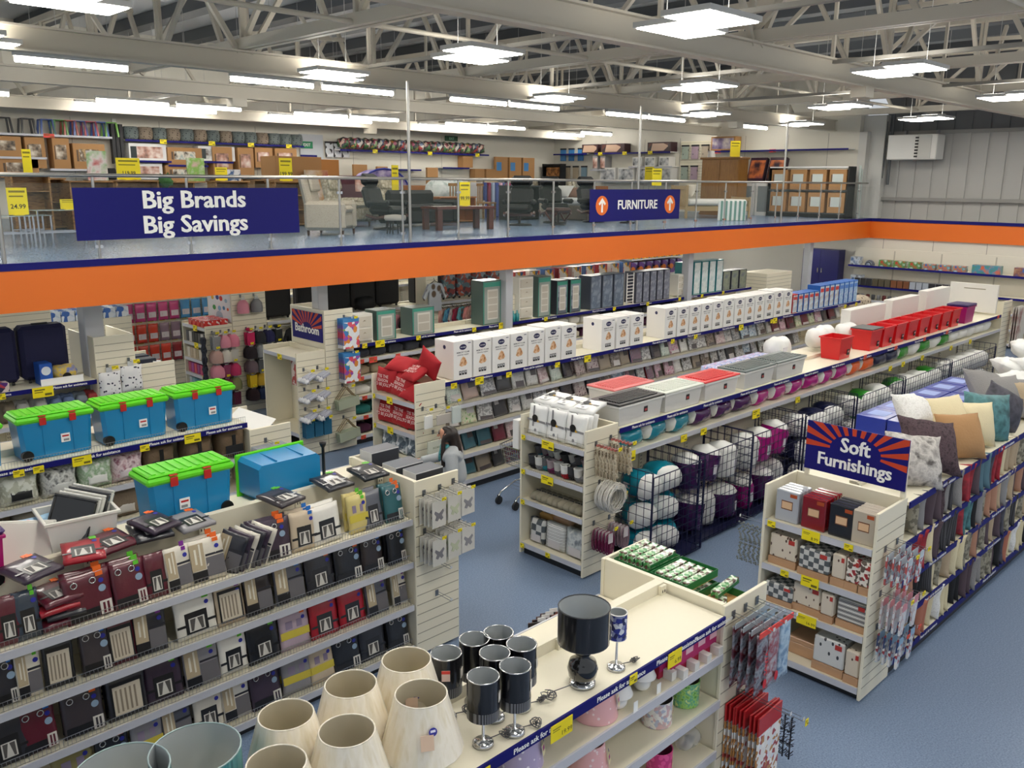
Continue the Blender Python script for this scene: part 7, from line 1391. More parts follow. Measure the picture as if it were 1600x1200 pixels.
def ytoy(key, y0, y1, h, m, lb, d=.25, z=2.042): obj('toy_box', MB().box(-d/2, d/2, -(y1-y0)/2, (y1-y0)/2, 0, h, 0, .006).mesh(m), None, (27.25, (y0+y1)/2, z), label=lb, cat='toy', group=key)
HELM = pat('noise', ['#4a6a9a', '#c9d2dc', '#23252c'], 6, .35, .4)
ytoy('helmet boxes', 12.0, 12.3, .24, HELM, 'blue and white helmet box at the left end of the right wall shelf'); ytoy('helmet boxes', 11.9, 12.25, .3, HELM, 'blue helmet box on the second right wall shelf', .25, 1.422)
obj('bike_helmet', MB().lathe([(.15*math.cos(i*.26), .16*math.sin(i*.26)) for i in range(7)], 16).mesh(pat('bands', ['#23252c', '#8a94a4'], 8, .3)), None, (27.25, 11.72, 2.05), label='dark striped helmet beside the helmet box on the wall shelf', cat='helmet')
RCAR = pat('noise', ['#c43a2c', '#3f8f4a', '#e0e4e2'], 7, .35, .4); BCAR = pat('noise', ['#2c63a8', '#c9702a', '#3f9aa8', '#dfe2e6'], 7, .35, .4)
for k in range(3): ytoy('clear boxed toys', 11.05-.45*k, 11.4-.45*k, .2, RCAR, 'red and green boxed toy on the right wall shelf, %s from the left' % ORD[k])
for k in range(3): ytoy('blue boxed toys', 9.72-.42*k, 10.08-.42*k, .17, BCAR, 'blue boxed toy on the right wall shelf, %s from the left' % ORD[k])
ytoy('fish boxes', 7.95, 8.7, .24, pat('noise', ['#d8643a', '#3f8fa8', '#5a8a5a'], 6, .35, .4), 'orange topped aquarium toy box on the right wall shelf'); ytoy('fish boxes', 6.9, 7.6, .24, pat('noise', ['#3a6ab0', '#8a5a4a', '#c9a080'], 6, .35, .4), 'blue and brown toy box at the right picture edge')
MUG = [pat('bands', ['#2c2c30', '#9a9a9c'], 10, .35, .3), pat('bands', ['#5a5240', '#2e2a22'], 10, .35, .3), pat('bands', ['#7a4a2c', '#3a2418'], 10, .35, .3), pat('bands', ['#a9b0ba', '#4a505c'], 10, .35, .3)]
for k in range(18): obj('glass_pack', MB().box(-.12, .12, -.085, .085, 0, .22, 0, .004).mesh(MUG[(k//3) % 4]), None, (27.2, 12.0-.19*k, 1.425), label='dark glass pack in the row on the right wall, %s from the left' % ORD[k], cat='glass pack', group='glass packs on the right wall')
for k in range(14): obj('small_pot', MB().lathe([(0, 0), (.05, 0), (.06, .14), (.045, .16), (0, .16)], 10).mesh(mat(('#4a4a4e', '#8a8a8c', '#6a2c2c')[k % 3], .4)), None, (27.2, 12.0-.17*k, .985), label='small pot on the third right wall shelf, %s from the left' % ORD[k], cat='pot', group='small pots')
obj('wicker_set', MB().sack(1.0, .25, .2, 0, 14, 8, 2.6, .04, 3).mesh(pat('spots', ['#5a4a3c', '#b5a894'], 10, .8, thr=.3)), None, (22.2, 9.8, 1.5), label='pale basket heap at the far end of the foam box run', cat='basket')
obj('basket_stand', MB().box(21.5, 22.9, 9.3, 10.3, 0, 1.29).mesh(CREAM), None, label='cream end unit under the pale basket heap', cat='stand')
ticket((21.49, 10.0, 1.62), 'yellow price ticket at the far end of the foam box run', .2, .12, None, '-x') if False else None
# far end of the cage run: end panel with picture packs, then the next aisle end
endcap('cream endcap unit at the far end of the cage run', 1, 21.22, 21.8, 6.05, 7.1, (1.6, 1.1, .6), top=2.0)
for k in range(3): obj('poster_pack', MB().box(-.3, .3, -.008, .008, -.9, 0).mesh(pat('noise', ['#c9c6c0', '#d6d3cc', '#8a3a40'], 3, .4, .4)), None, (21.9, 5.95-.05*k, 1.85), label='tall pale picture pack at the far end of the cage run, %s from the panel' % ORD[k], cat='picture pack', group='tall picture packs')
gondola('cream run at the far right with red and white goods', 23.2, 26.5, 4.6, 5.7, (1.75, 1.3, .9, .5), (1.7,), 1.8, blue=(0,))
for si, z in enumerate((1.752, 1.302, .902, .502)):
    for k in range(9): BANK.put(('fr', si % 2, k % 3), lambda: carton('', .26, .26, .3, (('#a8283a', '#d9d4cc', '#6a2430'), ('#2a2a2e', '#c9b9b0', '#a83a30'))[si % 2][k % 3], pat('cells', ['#d9cfc6', '#a8303a', '#3a3a40'], 9, .4)), (23.4+.34*k, 4.68, z), 0, 'small goods carton on the far right run, %s from the left on the %s shelf' % (ORD[k], ORD[si]), 'goods on the far right run')
# ================================================================== upper floor
Z0 = MZ+.002
# back wall shelving
t = thing('wall_shelving', 'white wall shelving along the upper back wall with baskets and cartons', 'shelving', (0, YB-.005, 0))
for x0, x1, z in ((4, 9.5, 5.6), (4, 7.8, 5.02), (7.85, 9.4, 4.74), (9.85, 15.45, 5.56), (9.85, 11.1, 5.0), (11.0, 12.2, 4.9), (11.9, 13.0, 5.02), (12.3, 14.4, 4.6), (16.8, 23.5, 5.5), (21.2, 22.5, 5.0), (18.6, 20.2, 4.9)):
    s = MB().box(x0, x1, -.42, -.002, z-.03, z).build('shelf', WHITE, t); MB().box(x0, x1, -.432, -.4205, z-.05, z+.005).build('price_strip', PURP if x0 > 9 else STRIP, s)
def stool(c):
    mb = MB().box(-.15, .15, -.15, .15, .36, .385, 0, .008)
    for sx in (-1, 1):
        for sy in (-1, 1): mb.bar((.13*sx, .13*sy, .36), (.165*sx, .165*sy, 0), .045)
    return obj('stacking_stool', mb.mesh(mat(c, .35, 0, .2)), None, cat='stool')
for k, (u, c, n) in enumerate(((5, '#202124', 'black'), (42, '#202124', 'black'), (72, '#1c4a9a', 'blue'), (92, '#4a8a2c', 'green'), (108, '#a83a2a', 'red and green'), (123, '#23479a', 'blue'), (140, '#b8384a', 'red'), (156, '#2c5ab0', 'blue'), (172, '#7fc04a', 'lime'))):
    BANK.put(('stl', c), lambda: stool(c), (xu(u, 25.32, 5.8), 25.36, 5.605), 0, '%s metal stool on the upper back wall shelf, %s from the left' % (n, ORD[k]), 'metal stools on the wall shelf')
def kcarton(w, h, d, front): 
    t = thing('cardboard_carton', None, 'carton'); MB().box(-w/2, w/2, -d, 0, 0, h, 0, .006).build('box', CARD, t)
    if front: MB().box(-w*.32, w*.3, -d-.002, -d-.0005, h*.3, h*.78).build('picture', front, t); MB().box(-w*.4, -w*.34, -d-.002, -d-.0005, h*.3, h*.75).build('printed_strip', mat('#5d4a3a', .6), t)
    return t
PIC1 = pat('noise', ['#d9cfc0', '#8c7a68', '#3a332c'], 6, .5); PIC2 = pat('noise', ['#c9a878', '#5a4a3a', '#e0d6c6'], 6, .5); PIC3 = pat('noise', ['#2a2a2e', '#b98a7a', '#e4d8d0'], 4, .5); PIC4 = pat('noise', ['#2f7f86', '#d9d2c4', '#3a3026'], 5, .5)
for k, (x0, x1, z, h, p) in enumerate(((4.3, 5.3, 5.02, .5, PIC1), (5.4, 6.4, 5.02, .5, PIC1), (6.5, 7.25, 5.02, .5, PIC1), (7.3, 7.8, 4.74, .78, PIC1), (7.95, 8.4, 4.74, .78, PIC1), (8.45, 9.3, 4.74, .66, PIC2), (5.5, 6.6, 4.5, .48, PIC1), (6.65, 7.6, 4.5, .48, PIC1), (11.0, 12.05, 4.9, .48, PIC4), (12.35, 13.0, 4.6, .84, PIC3), (13.15, 13.7, 4.6, .84, PIC3), (13.72, 14.35, 4.86, .6, PIC3), (14.4, 15.2, 4.86, .6, PIC3), (10.9, 12.1, 4.4, .48, PIC4), (12.4, 13.3, 4.0, .5, PIC3), (13.4, 14.3, 4.0, .5, PIC3))):
    q = kcarton(x1-x0-.03, h, .4, p); q.location = ((x0+x1)/2, YB-.01, z+.003); q['label'] = 'brown picture carton against the upper back wall, %s in the line from the left' % ORD[k]; q['group'] = 'brown cartons on the back wall'
for k, (x0, x1, z, h) in enumerate(((9.95, 11.0, 5.0, .46), (11.95, 13.1, 5.03, .42), (9.95, 10.85, 4.48, .44))):
    t = thing('long_white_box', 'long white boxed lamp with photo print on the back wall, %s' % ('upper left', 'upper right', 'lower left')[k], 'box', ((x0+x1)/2, YB-.01, z+.003)); w_ = x1-x0; MB().box(-w_/2, w_/2, -.35, 0, 0, h, 0, .006).build('box', mat('#dcdcdc', .4), t); f = MB().box(-w_*.46, w_*.4, -.352, -.3505, h*.14, h*.82).build('photo', (PIC3, pat('noise', ['#e4e4e2', '#c9c9c6', '#5a4a44'], 4, .5), PIC3)[k], t); MB().box(-w_*.46, -w_*.3, -.3535, -.3521, h*.14, h*.82).build('title_panel', mat('#1d2a2c', .4), f)
def basket(m): return obj('woven_basket', MB().lathe([(0, 0), (.15, 0), (.2, .06), (.215, .2), (.19, .33), (.175, .345), (.165, .32), (.19, .2), (.17, .05), (0, .02)], 20, 0).mesh(m), None, cat='basket')
BKM = [('grey', pat('spots', ['#3a4246', '#76807f'], 18, .8, thr=.3)), ('brown', pat('spots', ['#5c4e40', '#9a8b7a'], 18, .8, thr=.3))]
for k in range(14): n, m = BKM[(0, 1, 0, 1, 0, 1, 0, 1, 0, 0, 1, 0, 0, 0)[k]]; BANK.put(('bk', n), lambda: basket(m), (10.08+.4*k, 25.36, 5.563), 0, '%s woven basket on the upper back wall shelf, %s from the left' % (n, ORD[k]), 'woven baskets on the wall shelf')
t = thing('exit_door', 'pale grey door with green exit sign in the upper back wall', 'door', (15.95, YB-.03, 0)); MB().box(-.42, .45, -.02, .02, MZ, 5.95).build('leaf', mat('#c4c9ce', .5), t); e = MB().box(-.4, .05, -.035, -.021, 5.5, 5.72).build('exit_sign', mat('#1f8a5c', .5), t); lettering('EXIT', .13, WHT, e, (-.17, -.037, 5.61)); MB().box(-.42, .2, -.03, -.021, 4.95, 5.3).build('blue_notice', BLUE, t)
t = thing('exit_sign', 'small green exit sign high over the colourful shelf', 'sign', (21.9, YB-.1, 6.04)); b = MB().box(-.3, .3, -.02, .02, -.09, .09).build('panel', mat('#1c4a34', .5), t); lettering('EXIT', .12, mat('#9fd8b8', .5), b, (0, -.022, 0)); MB().box(-.02, .02, .021, .094, -.02, .02).build('bracket', GREY, t)
FLOWER = [pat('cells', [['#2a2f2a', '#8a2a3a', '#3a6a3a', '#d9b8a8', '#4a4a50'], ['#3a4a3a', '#b04a6a', '#7a9a5a', '#2a2a2e', '#c9904a'], ['#2c3040', '#6a7a9a', '#a83a3a', '#dcd8d0', '#3f5a3f']][k], 11, .35, .6) for k in range(3)]
def bundle(k): return obj('artificial_flowers', MB().sack(.3, .2, .2, 0, 10, 6, 2, .14, k).mesh(FLOWER[k]), None, cat='flowers')
for k in range(22): BANK.put(('fl', k % 3), lambda: bundle(k % 3), (17.05+.29*k, 25.33, 5.71), 0, 'bright bagged flower bundle on the upper back wall shelf, %s from the left' % ORD[k], 'bagged flower bundles', rot=(0, -PI/2, .4*(k % 4)), scale=(1.3, 1, 1))
def hpack(m): return (lambda t: (MB().box(-.14, .14, -.02, .02, -.5, -.06).build('pack', m, t), MB().box(-.15, .15, -.025, .025, -.06, 0).build('header', DK, t), t)[2])(thing('hanging_pack', None, 'packet'))
for k in range(3): BANK.put('hpk', lambda: hpack(pat('cells', ['#d9dade', '#2a2a2e', '#c9ccd2'], 8, .4, .3)), (16.6+.32*k, 25.5, 5.75), 0, 'white and black hanging pack beside the exit door, %s from the left' % ORD[k], 'packs beside the exit door')
# big floor cartons at the back
for k, (x, y, w_, h, d, lb) in enumerate(((13.2, 22.6, 1.45, 1.66, .8, 'very large brown carton standing behind the blue sign'), (14.2, 22.4, .6, 1.6, .6, 'orange brown carton beside the very large brown one'), (15.6, 24.9, .5, 1.5, .12, 'tall narrow brown board carton leaning at the back wall'), (17.4, 25.0, .55, 1.55, .1, 'brown flat carton with blue label at the back wall'), (18.3, 25.0, .45, 1.5, .1, 'second brown flat carton with blue label at the back wall'), (20.5, 25.0, .5, 1.5, .1, 'brown flat carton with blue label right of the empty shelf'))):
    q = thing('floor_carton', lb, 'carton', (x, y, Z0)); MB().box(-w_/2, w_/2, -d, 0, 0, h, 0, .01).build('box', CARD if k != 1 else mat('#b5793c', .7), q)
    MB().box(-w_*.4, w_*.4, -d-.003, -d-.0005, h*.5, h*.53).build('printed_line', CARDD, q)
    if k > 2: MB().box(-w_*.4, w_*.4, -d-.003, -d-.0005, h*.2, h*.45).build('blue_label', mat('#2f6fb8', .5), q)
q = thing('maroon_carton', 'maroon printed carton in front of the large brown carton', 'carton', (13.4, 19.6, Z0)); MB().box(-.5, .5, -.3, .3, 0, 1.15, 0, .006).build('box', mat('#4a1426', .5), q); lettering('LEGO', .2, WHT, q, (.05, -.302, .98)) if False else MB().box(-.1, .3, -.303, -.301, .75, 1.05).build('printed_panel', PIC3, q)
obj('white_picture_box', MB().box(-.35, .35, -.06, .06, 0, 1.3, 0, .004).mesh(pat('noise', ['#e4e2de', '#c9a070', '#a83a3a'], 2.2, .5)), None, (13.6, 21.6, Z0), label='white picture carton between the brown cartons', cat='carton')
# ------------------------------------------------------------------ seats and tables
def armchair(m, leg=mat('#4a3020', .5)):
    t = thing('armchair', None, 'armchair')
    MB().box(-.32, .32, -.38, .32, .14, .42, 0, .04).build('base', m, t); MB().box(-.3, .3, -.42, .2, .421, .55, 0, .055).build('seat_cushion', m, t)
    b = MB(); b.box(-.31, .31, -.09, .09, 0, .72, 0, .07); b.box(-.28, .28, -.16, -.091, .38, .7, 0, .06); b.build('backrest', m, t, (0, .3, .42), (-.2, 0, 0))
    for s_ in (-1, 1): MB().box(-.09, .09, -.42, .36, .1, .64, 0, .06).build('armrest', m, t, (.42*s_, 0, 0))
    for x in (-.42, .42):
        for y in (-.36, .3): MB().lathe([(.02, 0), (.03, .1)], 8, 0, (x, y, 0)).build('leg', leg, t)
    return t
BEI = pat('noise', ['#a39a8a', '#b3aa9a', '#988f7f'], 60, .9, bump=.3, bscale=90); FLO = pat('noise', ['#cfc8b4', '#9a927c', '#ddd6c4'], 8, .9)
q = armchair(BEI); q.location = (9.55, 14.75, Z0); q.rotation_euler = (0, 0, -.25+PI/2-.6); q['label'] = 'beige fabric armchair right of the big blue sign'
q = armchair(FLO); q.location = (11.6, 17.2, Z0); q.rotation_euler = (0, 0, .5); q['label'] = 'cream floral armchair behind the beige armchair'
q = armchair(FLO, BLACK); q.location = (14.1, 18.7, Z0); q.rotation_euler = (0, 0, -.2); q['label'] = 'second cream floral armchair farther behind, by the rugs'
def recliner(m, wood):
    t = thing('recliner_chair', None, 'recliner'); MB().lathe([(.3, 0), (.31, .02), (.28, .04), (.03, .05), (.03, .25)], 20).build('base', BLACK, t)
    MB().tube([(.33, -.3, .3), (.36, 0, .24), (.33, .3, .3)], .035, 0, 6).tube([(-.33, -.3, .3), (-.36, 0, .24), (-.33, .3, .3)], .035, 0, 6).box(-.33, .33, -.05, .05, .22, .28).build('wood_frame', wood, t)
    MB().box(-.3, .3, -.34, .3, .32, .5, 0, .07).build('seat', m, t)
    b = MB().box(-.3, .3, -.09, .09, 0, .46, 0, .07).box(-.27, .27, -.12, .06, .461, .74, 0, .08); b.build('backrest', m, t, (0, .3, .46), (-.3, 0, 0))
    for s_ in (-1, 1): MB().box(-.06, .06, -.32, .26, .5, .62, 0, .04).build('armrest', m, t, (.34*s_, 0, 0))
    return t
LEA = mat('#0e1112', .5, spec=.35); WOODD = mat('#4a1d14', .35, 0, .3); LEAB = mat('#1b2021', .5, spec=.35)
for k, (x, y, r_, lb) in enumerate(((11.55, 15.6, .3, 'dark grey leather recliner right of the beige armchair'), (15.2, 15.2, -.9, 'black leather recliner with wooden frame right of the coffee table'), (16.9, 15.6, -.5, 'black leather recliner second from the coffee table'), (18.1, 15.3, -.3, 'black leather recliner nearest the FURNITURE sign'))):
    q = recliner(LEAB if k == 0 else LEA, WOODD); q.location = (x, y, Z0); q.rotation_euler = (0, 0, r_); q['label'] = lb
def footstool(m, wood):
    t = thing('footstool', None, 'footstool'); MB().box(-.27, .27, -.22, .22, .3, .42, 0, .05).build('cushion', m, t); MB().tube([(-.26, -.18, .29), (-.24, 0, .1), (-.26, .18, .29)], .03, 0, 6).tube([(.26, -.18, .29), (.24, 0, .1), (.26, .18, .29)], .03, 0, 6).build('wood_frame', wood, t); MB().lathe([(.2, 0), (.2, .03), (.03, .04), (.03, .3)], 16).build('base', BLACK, t); return t
for k, (x, y, m, lb) in enumerate(((16.1, 14.75, mat('#3a1510', .35, 0, .3), 'brown leather footstool between the black recliners'), (18.4, 14.4, mat('#3a1510', .35, 0, .3), 'brown leather footstool left of the FURNITURE sign'))):
    q = footstool(m, WOODD); q.location = (x, y, Z0); q['label'] = lb
t = thing('round_stool', 'grey fabric stool with black legs in front of the recliners', 'stool', (10.75, 14.25, Z0)); MB().lathe([(0, .26), (.2, .26), (.22, .3), (.21, .36), (0, .38)], 20).build('seat', mat('#a9a59c', .9), t)
for a in (.6, 1.65, 2.7, 3.75, 4.8, 5.85): MB().tube([(.13*math.cos(a), .13*math.sin(a), .28), (.17*math.cos(a), .17*math.sin(a), 0)], .016, 0, 6).build('leg', BLACK, t)
t = thing('coffee_table', 'dark red brown wooden coffee table with a yellow price sign', 'table', (12.85, 14.75, Z0), -.15); MB().box(-.75, .75, -.35, .35, .44, .5, 0, .008).build('tabletop', mat('#5a2416', .25, 0, .5), t)
for x in (-.66, .66):
    for y in (-.28, .28): MB().box(x-.06, x+.06, y-.05, y+.05, 0, .439).build('leg', mat('#4d1f13', .35, 0, .3), t)
obj('floor_rug', MB().box(-1.3, 1.3, -.7, .7, 0, .012, 0, .005).mesh(pat('noise', ['#4a4c50', '#7a7c80', '#3a3b3f'], 5, .95)), None, (12.8, 14.9, Z0-.001), (0, 0, -.15), label='grey mottled rug under the coffee table', cat='rug') if False else None
t = thing('black_sofa', 'black leather sofa behind the coffee table', 'sofa', (13.1, 16.4, Z0), .15); MB().box(-.8, .8, -.38, .35, .08, .4, 0, .05).build('base', LEA, t); MB().box(-.8, .8, .22, .42, .401, .82, 0, .08).build('backrest', LEA, t)
for s_ in (-1, 1): MB().box(-.1, .1, -.4, .4, .08, .6, 0, .06).build('armrest', LEA, t, (.92*s_, 0, 0)); MB().box(-.38, .38, -.4, .2, .401, .5, 0, .05).build('seat_cushion', LEA, t, (.4*s_, 0, 0))
# price signs on stands
def psign(price=None, w=.26, h=.3, stand=.0):
    t = thing('price_sign', None, 'price sign'); MB().box(-w/2, w/2, -.006, .006, stand, stand+h).box(-.07, .07, -.04, .04, 0, .008).build('card', YEL, t)
    MB().box(-w*.4, w*.4, -.0075, -.0062, stand+h*.82, stand+h*.9).box(-w*.4, w*.3, -.0075, -.0062, stand+h*.66, stand+h*.71).build('small_print', mat('#8a7d14', .6), t)
    if stand: MB().box(-.01, .01, -.004, .004, .008, stand).build('stem', GREY, t)
    if price: lettering(price, h*.24, mat('#3a3a18', .6), t, (0, -.0078, stand+h*.3))
    return t
for k, (x, y, z, p, w_, h, st, lb) in enumerate(((13.0, 14.7, 3.975, '99.99', .3, .5, .01, 'standing on the brown coffee table'), (4.12, 14.85, 3.945, '24.99', .28, .4, .01, 'standing on the glass tables at the left edge'), (4.85, 14.85, 4.02, None, .26, .15, .01, 'small and wide, on the right glass table'), (5.52, 19.0, 4.58, None, .16, .45, .01, 'narrow one on the pine units'), (7.6, 19.4, 4.47, '119.99', .5, .45, .01, 'above the left half of the big blue sign'), (9.3, 18.6, 4.47, None, .28, .28, .01, 'above the middle of the big blue sign'), (10.55, 18.0, 4.47, '199.99', .32, .5, .01, 'above the right half of the big blue sign'), (13.3, 17.6, Z0, None, .2, .6, .8, 'beside the floral chairs'), (21.9, 16.1, Z0, None, .3, .5, .95, 'propped at the head of the bed'), (25.9, 15.95, 5.345, None, .34, .5, .01, 'standing on top of the wardrobe'), (26.6, 19.9, Z0, None, .4, .5, 1.1, 'in front of the white framed boxes'))):
    q = psign(p, w_, h, st); q.location = (x, y, z); q.rotation_euler = (0, 0, -PI/2 if x > 26.4 else -.6 if x > 20 else 0); q['label'] = 'yellow price sign %s' % lb; q['group'] = 'yellow price signs on the upper floor'
# chrome and glass nest of tables at the left
def gtable(w_, d, h):
    t = thing('glass_table', None, 'table'); MB().box(-w_/2, w_/2, -d/2, d/2, h-.012, h).build('tabletop', glass((.6, .72, .7), .55), t)
    for x in (-w_/2+.02, w_/2-.02):
        for y in (-d/2+.02, d/2-.02): MB().tube([(x, y, 0), (x, y, h-.013)], .016, 0, 8).build('leg', CHROME, t)
    MB().box(-w_/2+.02, w_/2-.02, -d/2+.012, -d/2+.028, .2, .22).box(-w_/2+.02, w_/2-.02, d/2-.028, d/2-.012, .2, .22).build('rail', CHROME, t); return t
for k, (x, y, w_, h) in enumerate(((4.05, 14.95, .5, .47), (4.75, 14.95, .85, .55), (4.5, 15.6, .5, .45))):
    q = gtable(w_, .45, h); q.location = (x, y, Z0); q['label'] = 'chrome legged glass table at the upper floor\'s left, %s' % ('leftmost', 'widest, with a wide yellow sign', 'rearmost')[k]
PINE = pat('streak', ['#8a6236', '#a67c48', '#79542c'], 4, .5, .2, stretch=(1, 1, 5)); OAK = pat('streak', ['#8a5f2c', '#996b33', '#835828'], 5, .4, .2, stretch=(5, 5, .5))
def pine_unit(w_, h, n, m=PINE):
    t = thing('pine_unit', None, 'unit'); mb = MB().box(-w_/2, -w_/2+.03, -.2, .2, 0, h).box(w_/2-.03, w_/2, -.2, .2, 0, h).box(-w_/2+.03, w_/2-.03, .18, .2, 0, h); mb.build('carcass', m, t); MB().box(-w_/2-.02, w_/2+.02, -.22, .21, h+.0005, h+.03).build('top', m, t)
    for i in range(n): MB().box(-w_/2+.031, w_/2-.031, -.19, .179, h*i/n+.03, h*i/n+.05).build('shelf', m, t)
    return t
for k, (x, y, w_, h, n) in enumerate(((4.6, 19.4, .8, .75, 2), (5.55, 19.2, .7, 1.1, 3), (6.1, 19.9, .6, 1.0, 2), (6.8, 19.5, .9, .95, 2), (7.7, 19.4, .9, .97, 2), (8.6, 19.4, .7, .95, 2), (9.5, 18.7, .8, .97, 3), (10.6, 18.1, .8, .97, 3))):
    q = pine_unit(w_, h, n); q.location = (x, y, Z0); q['label'] = 'pine shelf unit behind the balustrade at left, %s from the left' % ORD[k]; q['group'] = 'pine shelf units'
for k, (x, y, z, m, w_, h) in enumerate(((8.3, 19.2, 4.46, mat('#3f6a3a', .9), .12, .3), (9.0, 19.2, 4.46, pat('noise', ['#d9a8b0', '#7fb04a', '#e0d8d4'], 4, .5), .4, .5), (9.6, 18.7, 4.47, pat('noise', ['#3a5a8a', '#d9d9dc'], 4, .5), .4, .25), (7.0, 19.5, 4.46, pat('noise', ['#c43a3a', '#e0d8d4', '#6fb04a'], 4, .5), .4, .6))):
    obj('leaflet_stand' if k else 'potted_plant', (MB().box(-w_/2, w_/2, -.02, .02, 0, h) if k else MB().lathe([(.0, 0), (.06, 0), (.075, .12), (0, .12)], 12).sack(.3, .12, .14, 0, 10, 6, 2, .3, 1)).mesh(m), None, (x, y, z), label=('small green plant standing on a pine unit', 'pink and green leaflet standing on a pine unit', 'blue and white leaflet standing on a pine unit', 'red topped leaflet behind the pine units')[k], cat='plant' if k == 0 else 'leaflet')
# bedside area: bed, wardrobe
t = thing('slatted_bed', 'pale wooden slatted bed with white mattress and pillows', 'bed', (23.6, 15.3, Z0), -.62); BW = mat('#a88f66', .5)
for x, h in ((-1.0, .95), (1.0, .62)):
    p = MB().box(x-.03, x+.03, -.7, .7, h-.1, h).box(x-.03, x+.03, -.7, .7, .25, .35); 
    for i in range(11): p.box(x-.012, x+.012, -.62+.124*i-.025, -.62+.124*i+.025, .351, h-.101)
    p.build('headboard' if x < 0 else 'footboard', BW, t)
    for y in (-.66, .66): MB().box(x-.035, x+.035, y-.035, y+.035, 0, h+.02).build('post', BW, t)
for y in (-.66, .66): MB().box(-.96, .96, y-.015, y+.015, .22, .36).build('side_rail', BW, t)
MB().box(-.95, .95, -.64, .64, .38, .56, 0, .06).build('mattress', mat('#e0dfd8', .8), t)
for k, y in enumerate((-.32, .32)): obj('bed_pillow', MB().pillow(.5, .42, .16).mesh(mat('#d9d3c4', .9)), None, (22.95+.25*k, 15.55+.37*k, 4.28), (-.5, 0, -.62-PI/2), label='cream pillow on the slatted bed, %s one' % ('nearer' if k == 0 else 'farther'), cat='pillow', group='bed pillows')
obj('striped_cushion_box', MB().box(-.42, .42, -.05, .05, 0, .55, 0, .01).mesh(pat('bands', ['#e8ebe4', '#6f9a8c'], 2.2, .5)), None, (22.2, 13.65, Z0), (0, 0, -.5), label='green and white striped panel leaning in front of the bed', cat='panel')
t = thing('wardrobe', 'oak double wardrobe standing against the right wall shelves', 'wardrobe', (25.9, 16.3, Z0), -PI/2)
MB().box(-.7, .7, -.28, .28, .06, 1.8).build('carcass', OAK, t); MB().box(-.76, .76, -.34, .3, 1.801, 1.87, 0, .015).build('cornice', OAK, t); MB().box(-.72, .72, -.3, .29, 0, .059).build('plinth', OAK, t)
for s_ in (-1, 1):
    d = MB().box(.01*s_, .68*s_, -.3, -.281, .5, 1.78).build('door', OAK, t); MB().box(.1*s_, .58*s_, -.306, -.3005, .6, 1.68, 0, .004).build('door_panel', OAK, d); MB().lathe([(0, 0), (.015, 0), (.018, .02), (0, .03)], 10, 0).build('knob', BW, d, (.06*s_, -.301, 1.1), (PI/2, 0, 0))
MB().box(-.68, .68, -.3, -.281, .1, .48).build('drawer', OAK, t)
obj('white_lampshade', MB().lathe([(.13, 0), (.1, .2), (.09, .2), (.12, .0)], 14).mesh(mat('#dcdad6', .7)), None, (25.75, 16.75, 5.345), label='small white lampshade on top of the wardrobe', cat='lampshade')
t = thing('low_divan', 'pale bed with blue and white covers behind the FURNITURE sign', 'bed', (19.6, 16.6, Z0)); MB().box(-1.1, 1.1, -.7, .7, 0, .4, 0, .03).build('base', mat('#6a6258', .8), t); MB().box(-1.08, 1.08, -.68, .68, .401, .6, 0, .06).build('mattress', mat('#d9dbdc', .8), t); MB().pillow(.6, .4, .18).build('pillow', mat('#8c6a58', .9), t, (-.7, 0, .75), (-.9, 0, -PI/2)); MB().pillow(.6, .4, .18).build('pillow', mat('#dcdcd8', .9), t, (-.85, .4, .78), (-.7, 0, -PI/2))
# right wall of the upper floor
t = thing('wall_shelving', 'white wall shelving on the upper right wall with boxed furniture', 'shelving', (XR-.005, 0, 0))
for y0, y1, z in ((12.7, 17.8, 5.6), (19.4, 23.0, 5.62), (19.3, 21.3, 5.1), (19.3, 23.0, 4.56), (22.4, 23.2, 5.0), (23.4, 25.2, 5.62), (12.7, 17.2, 3.62), (12.7, 17.2, 4.32)):
    s = MB().box(-.45, -.002, y0, y1, z-.03, z).build('shelf', WHITE, t); MB().box(-.462, -.4505, y0, y1, z-.05, z+.005).build('price_strip', PURP if z > 5.3 else STRIP, s)
def xbox(w_, h, d, m, front):
    t = thing('wall_carton', None, 'carton'); MB().box(-w_/2, w_/2, -d, 0, 0, h, 0, .006).build('box', m, t); MB().box(-w_*.44, w_*.44, -d-.002, -d-.0005, h*.1, h*.88).build('front_print', front, t); return t
SOFA = pat('cells', ['#2a1a20', '#c9a890', '#5a2a20', '#3a2428'], 3, .4, .3); FRAME = pat('noise', ['#4a4c50', '#b9bcc0', '#e4e4e2'], 5, .4)
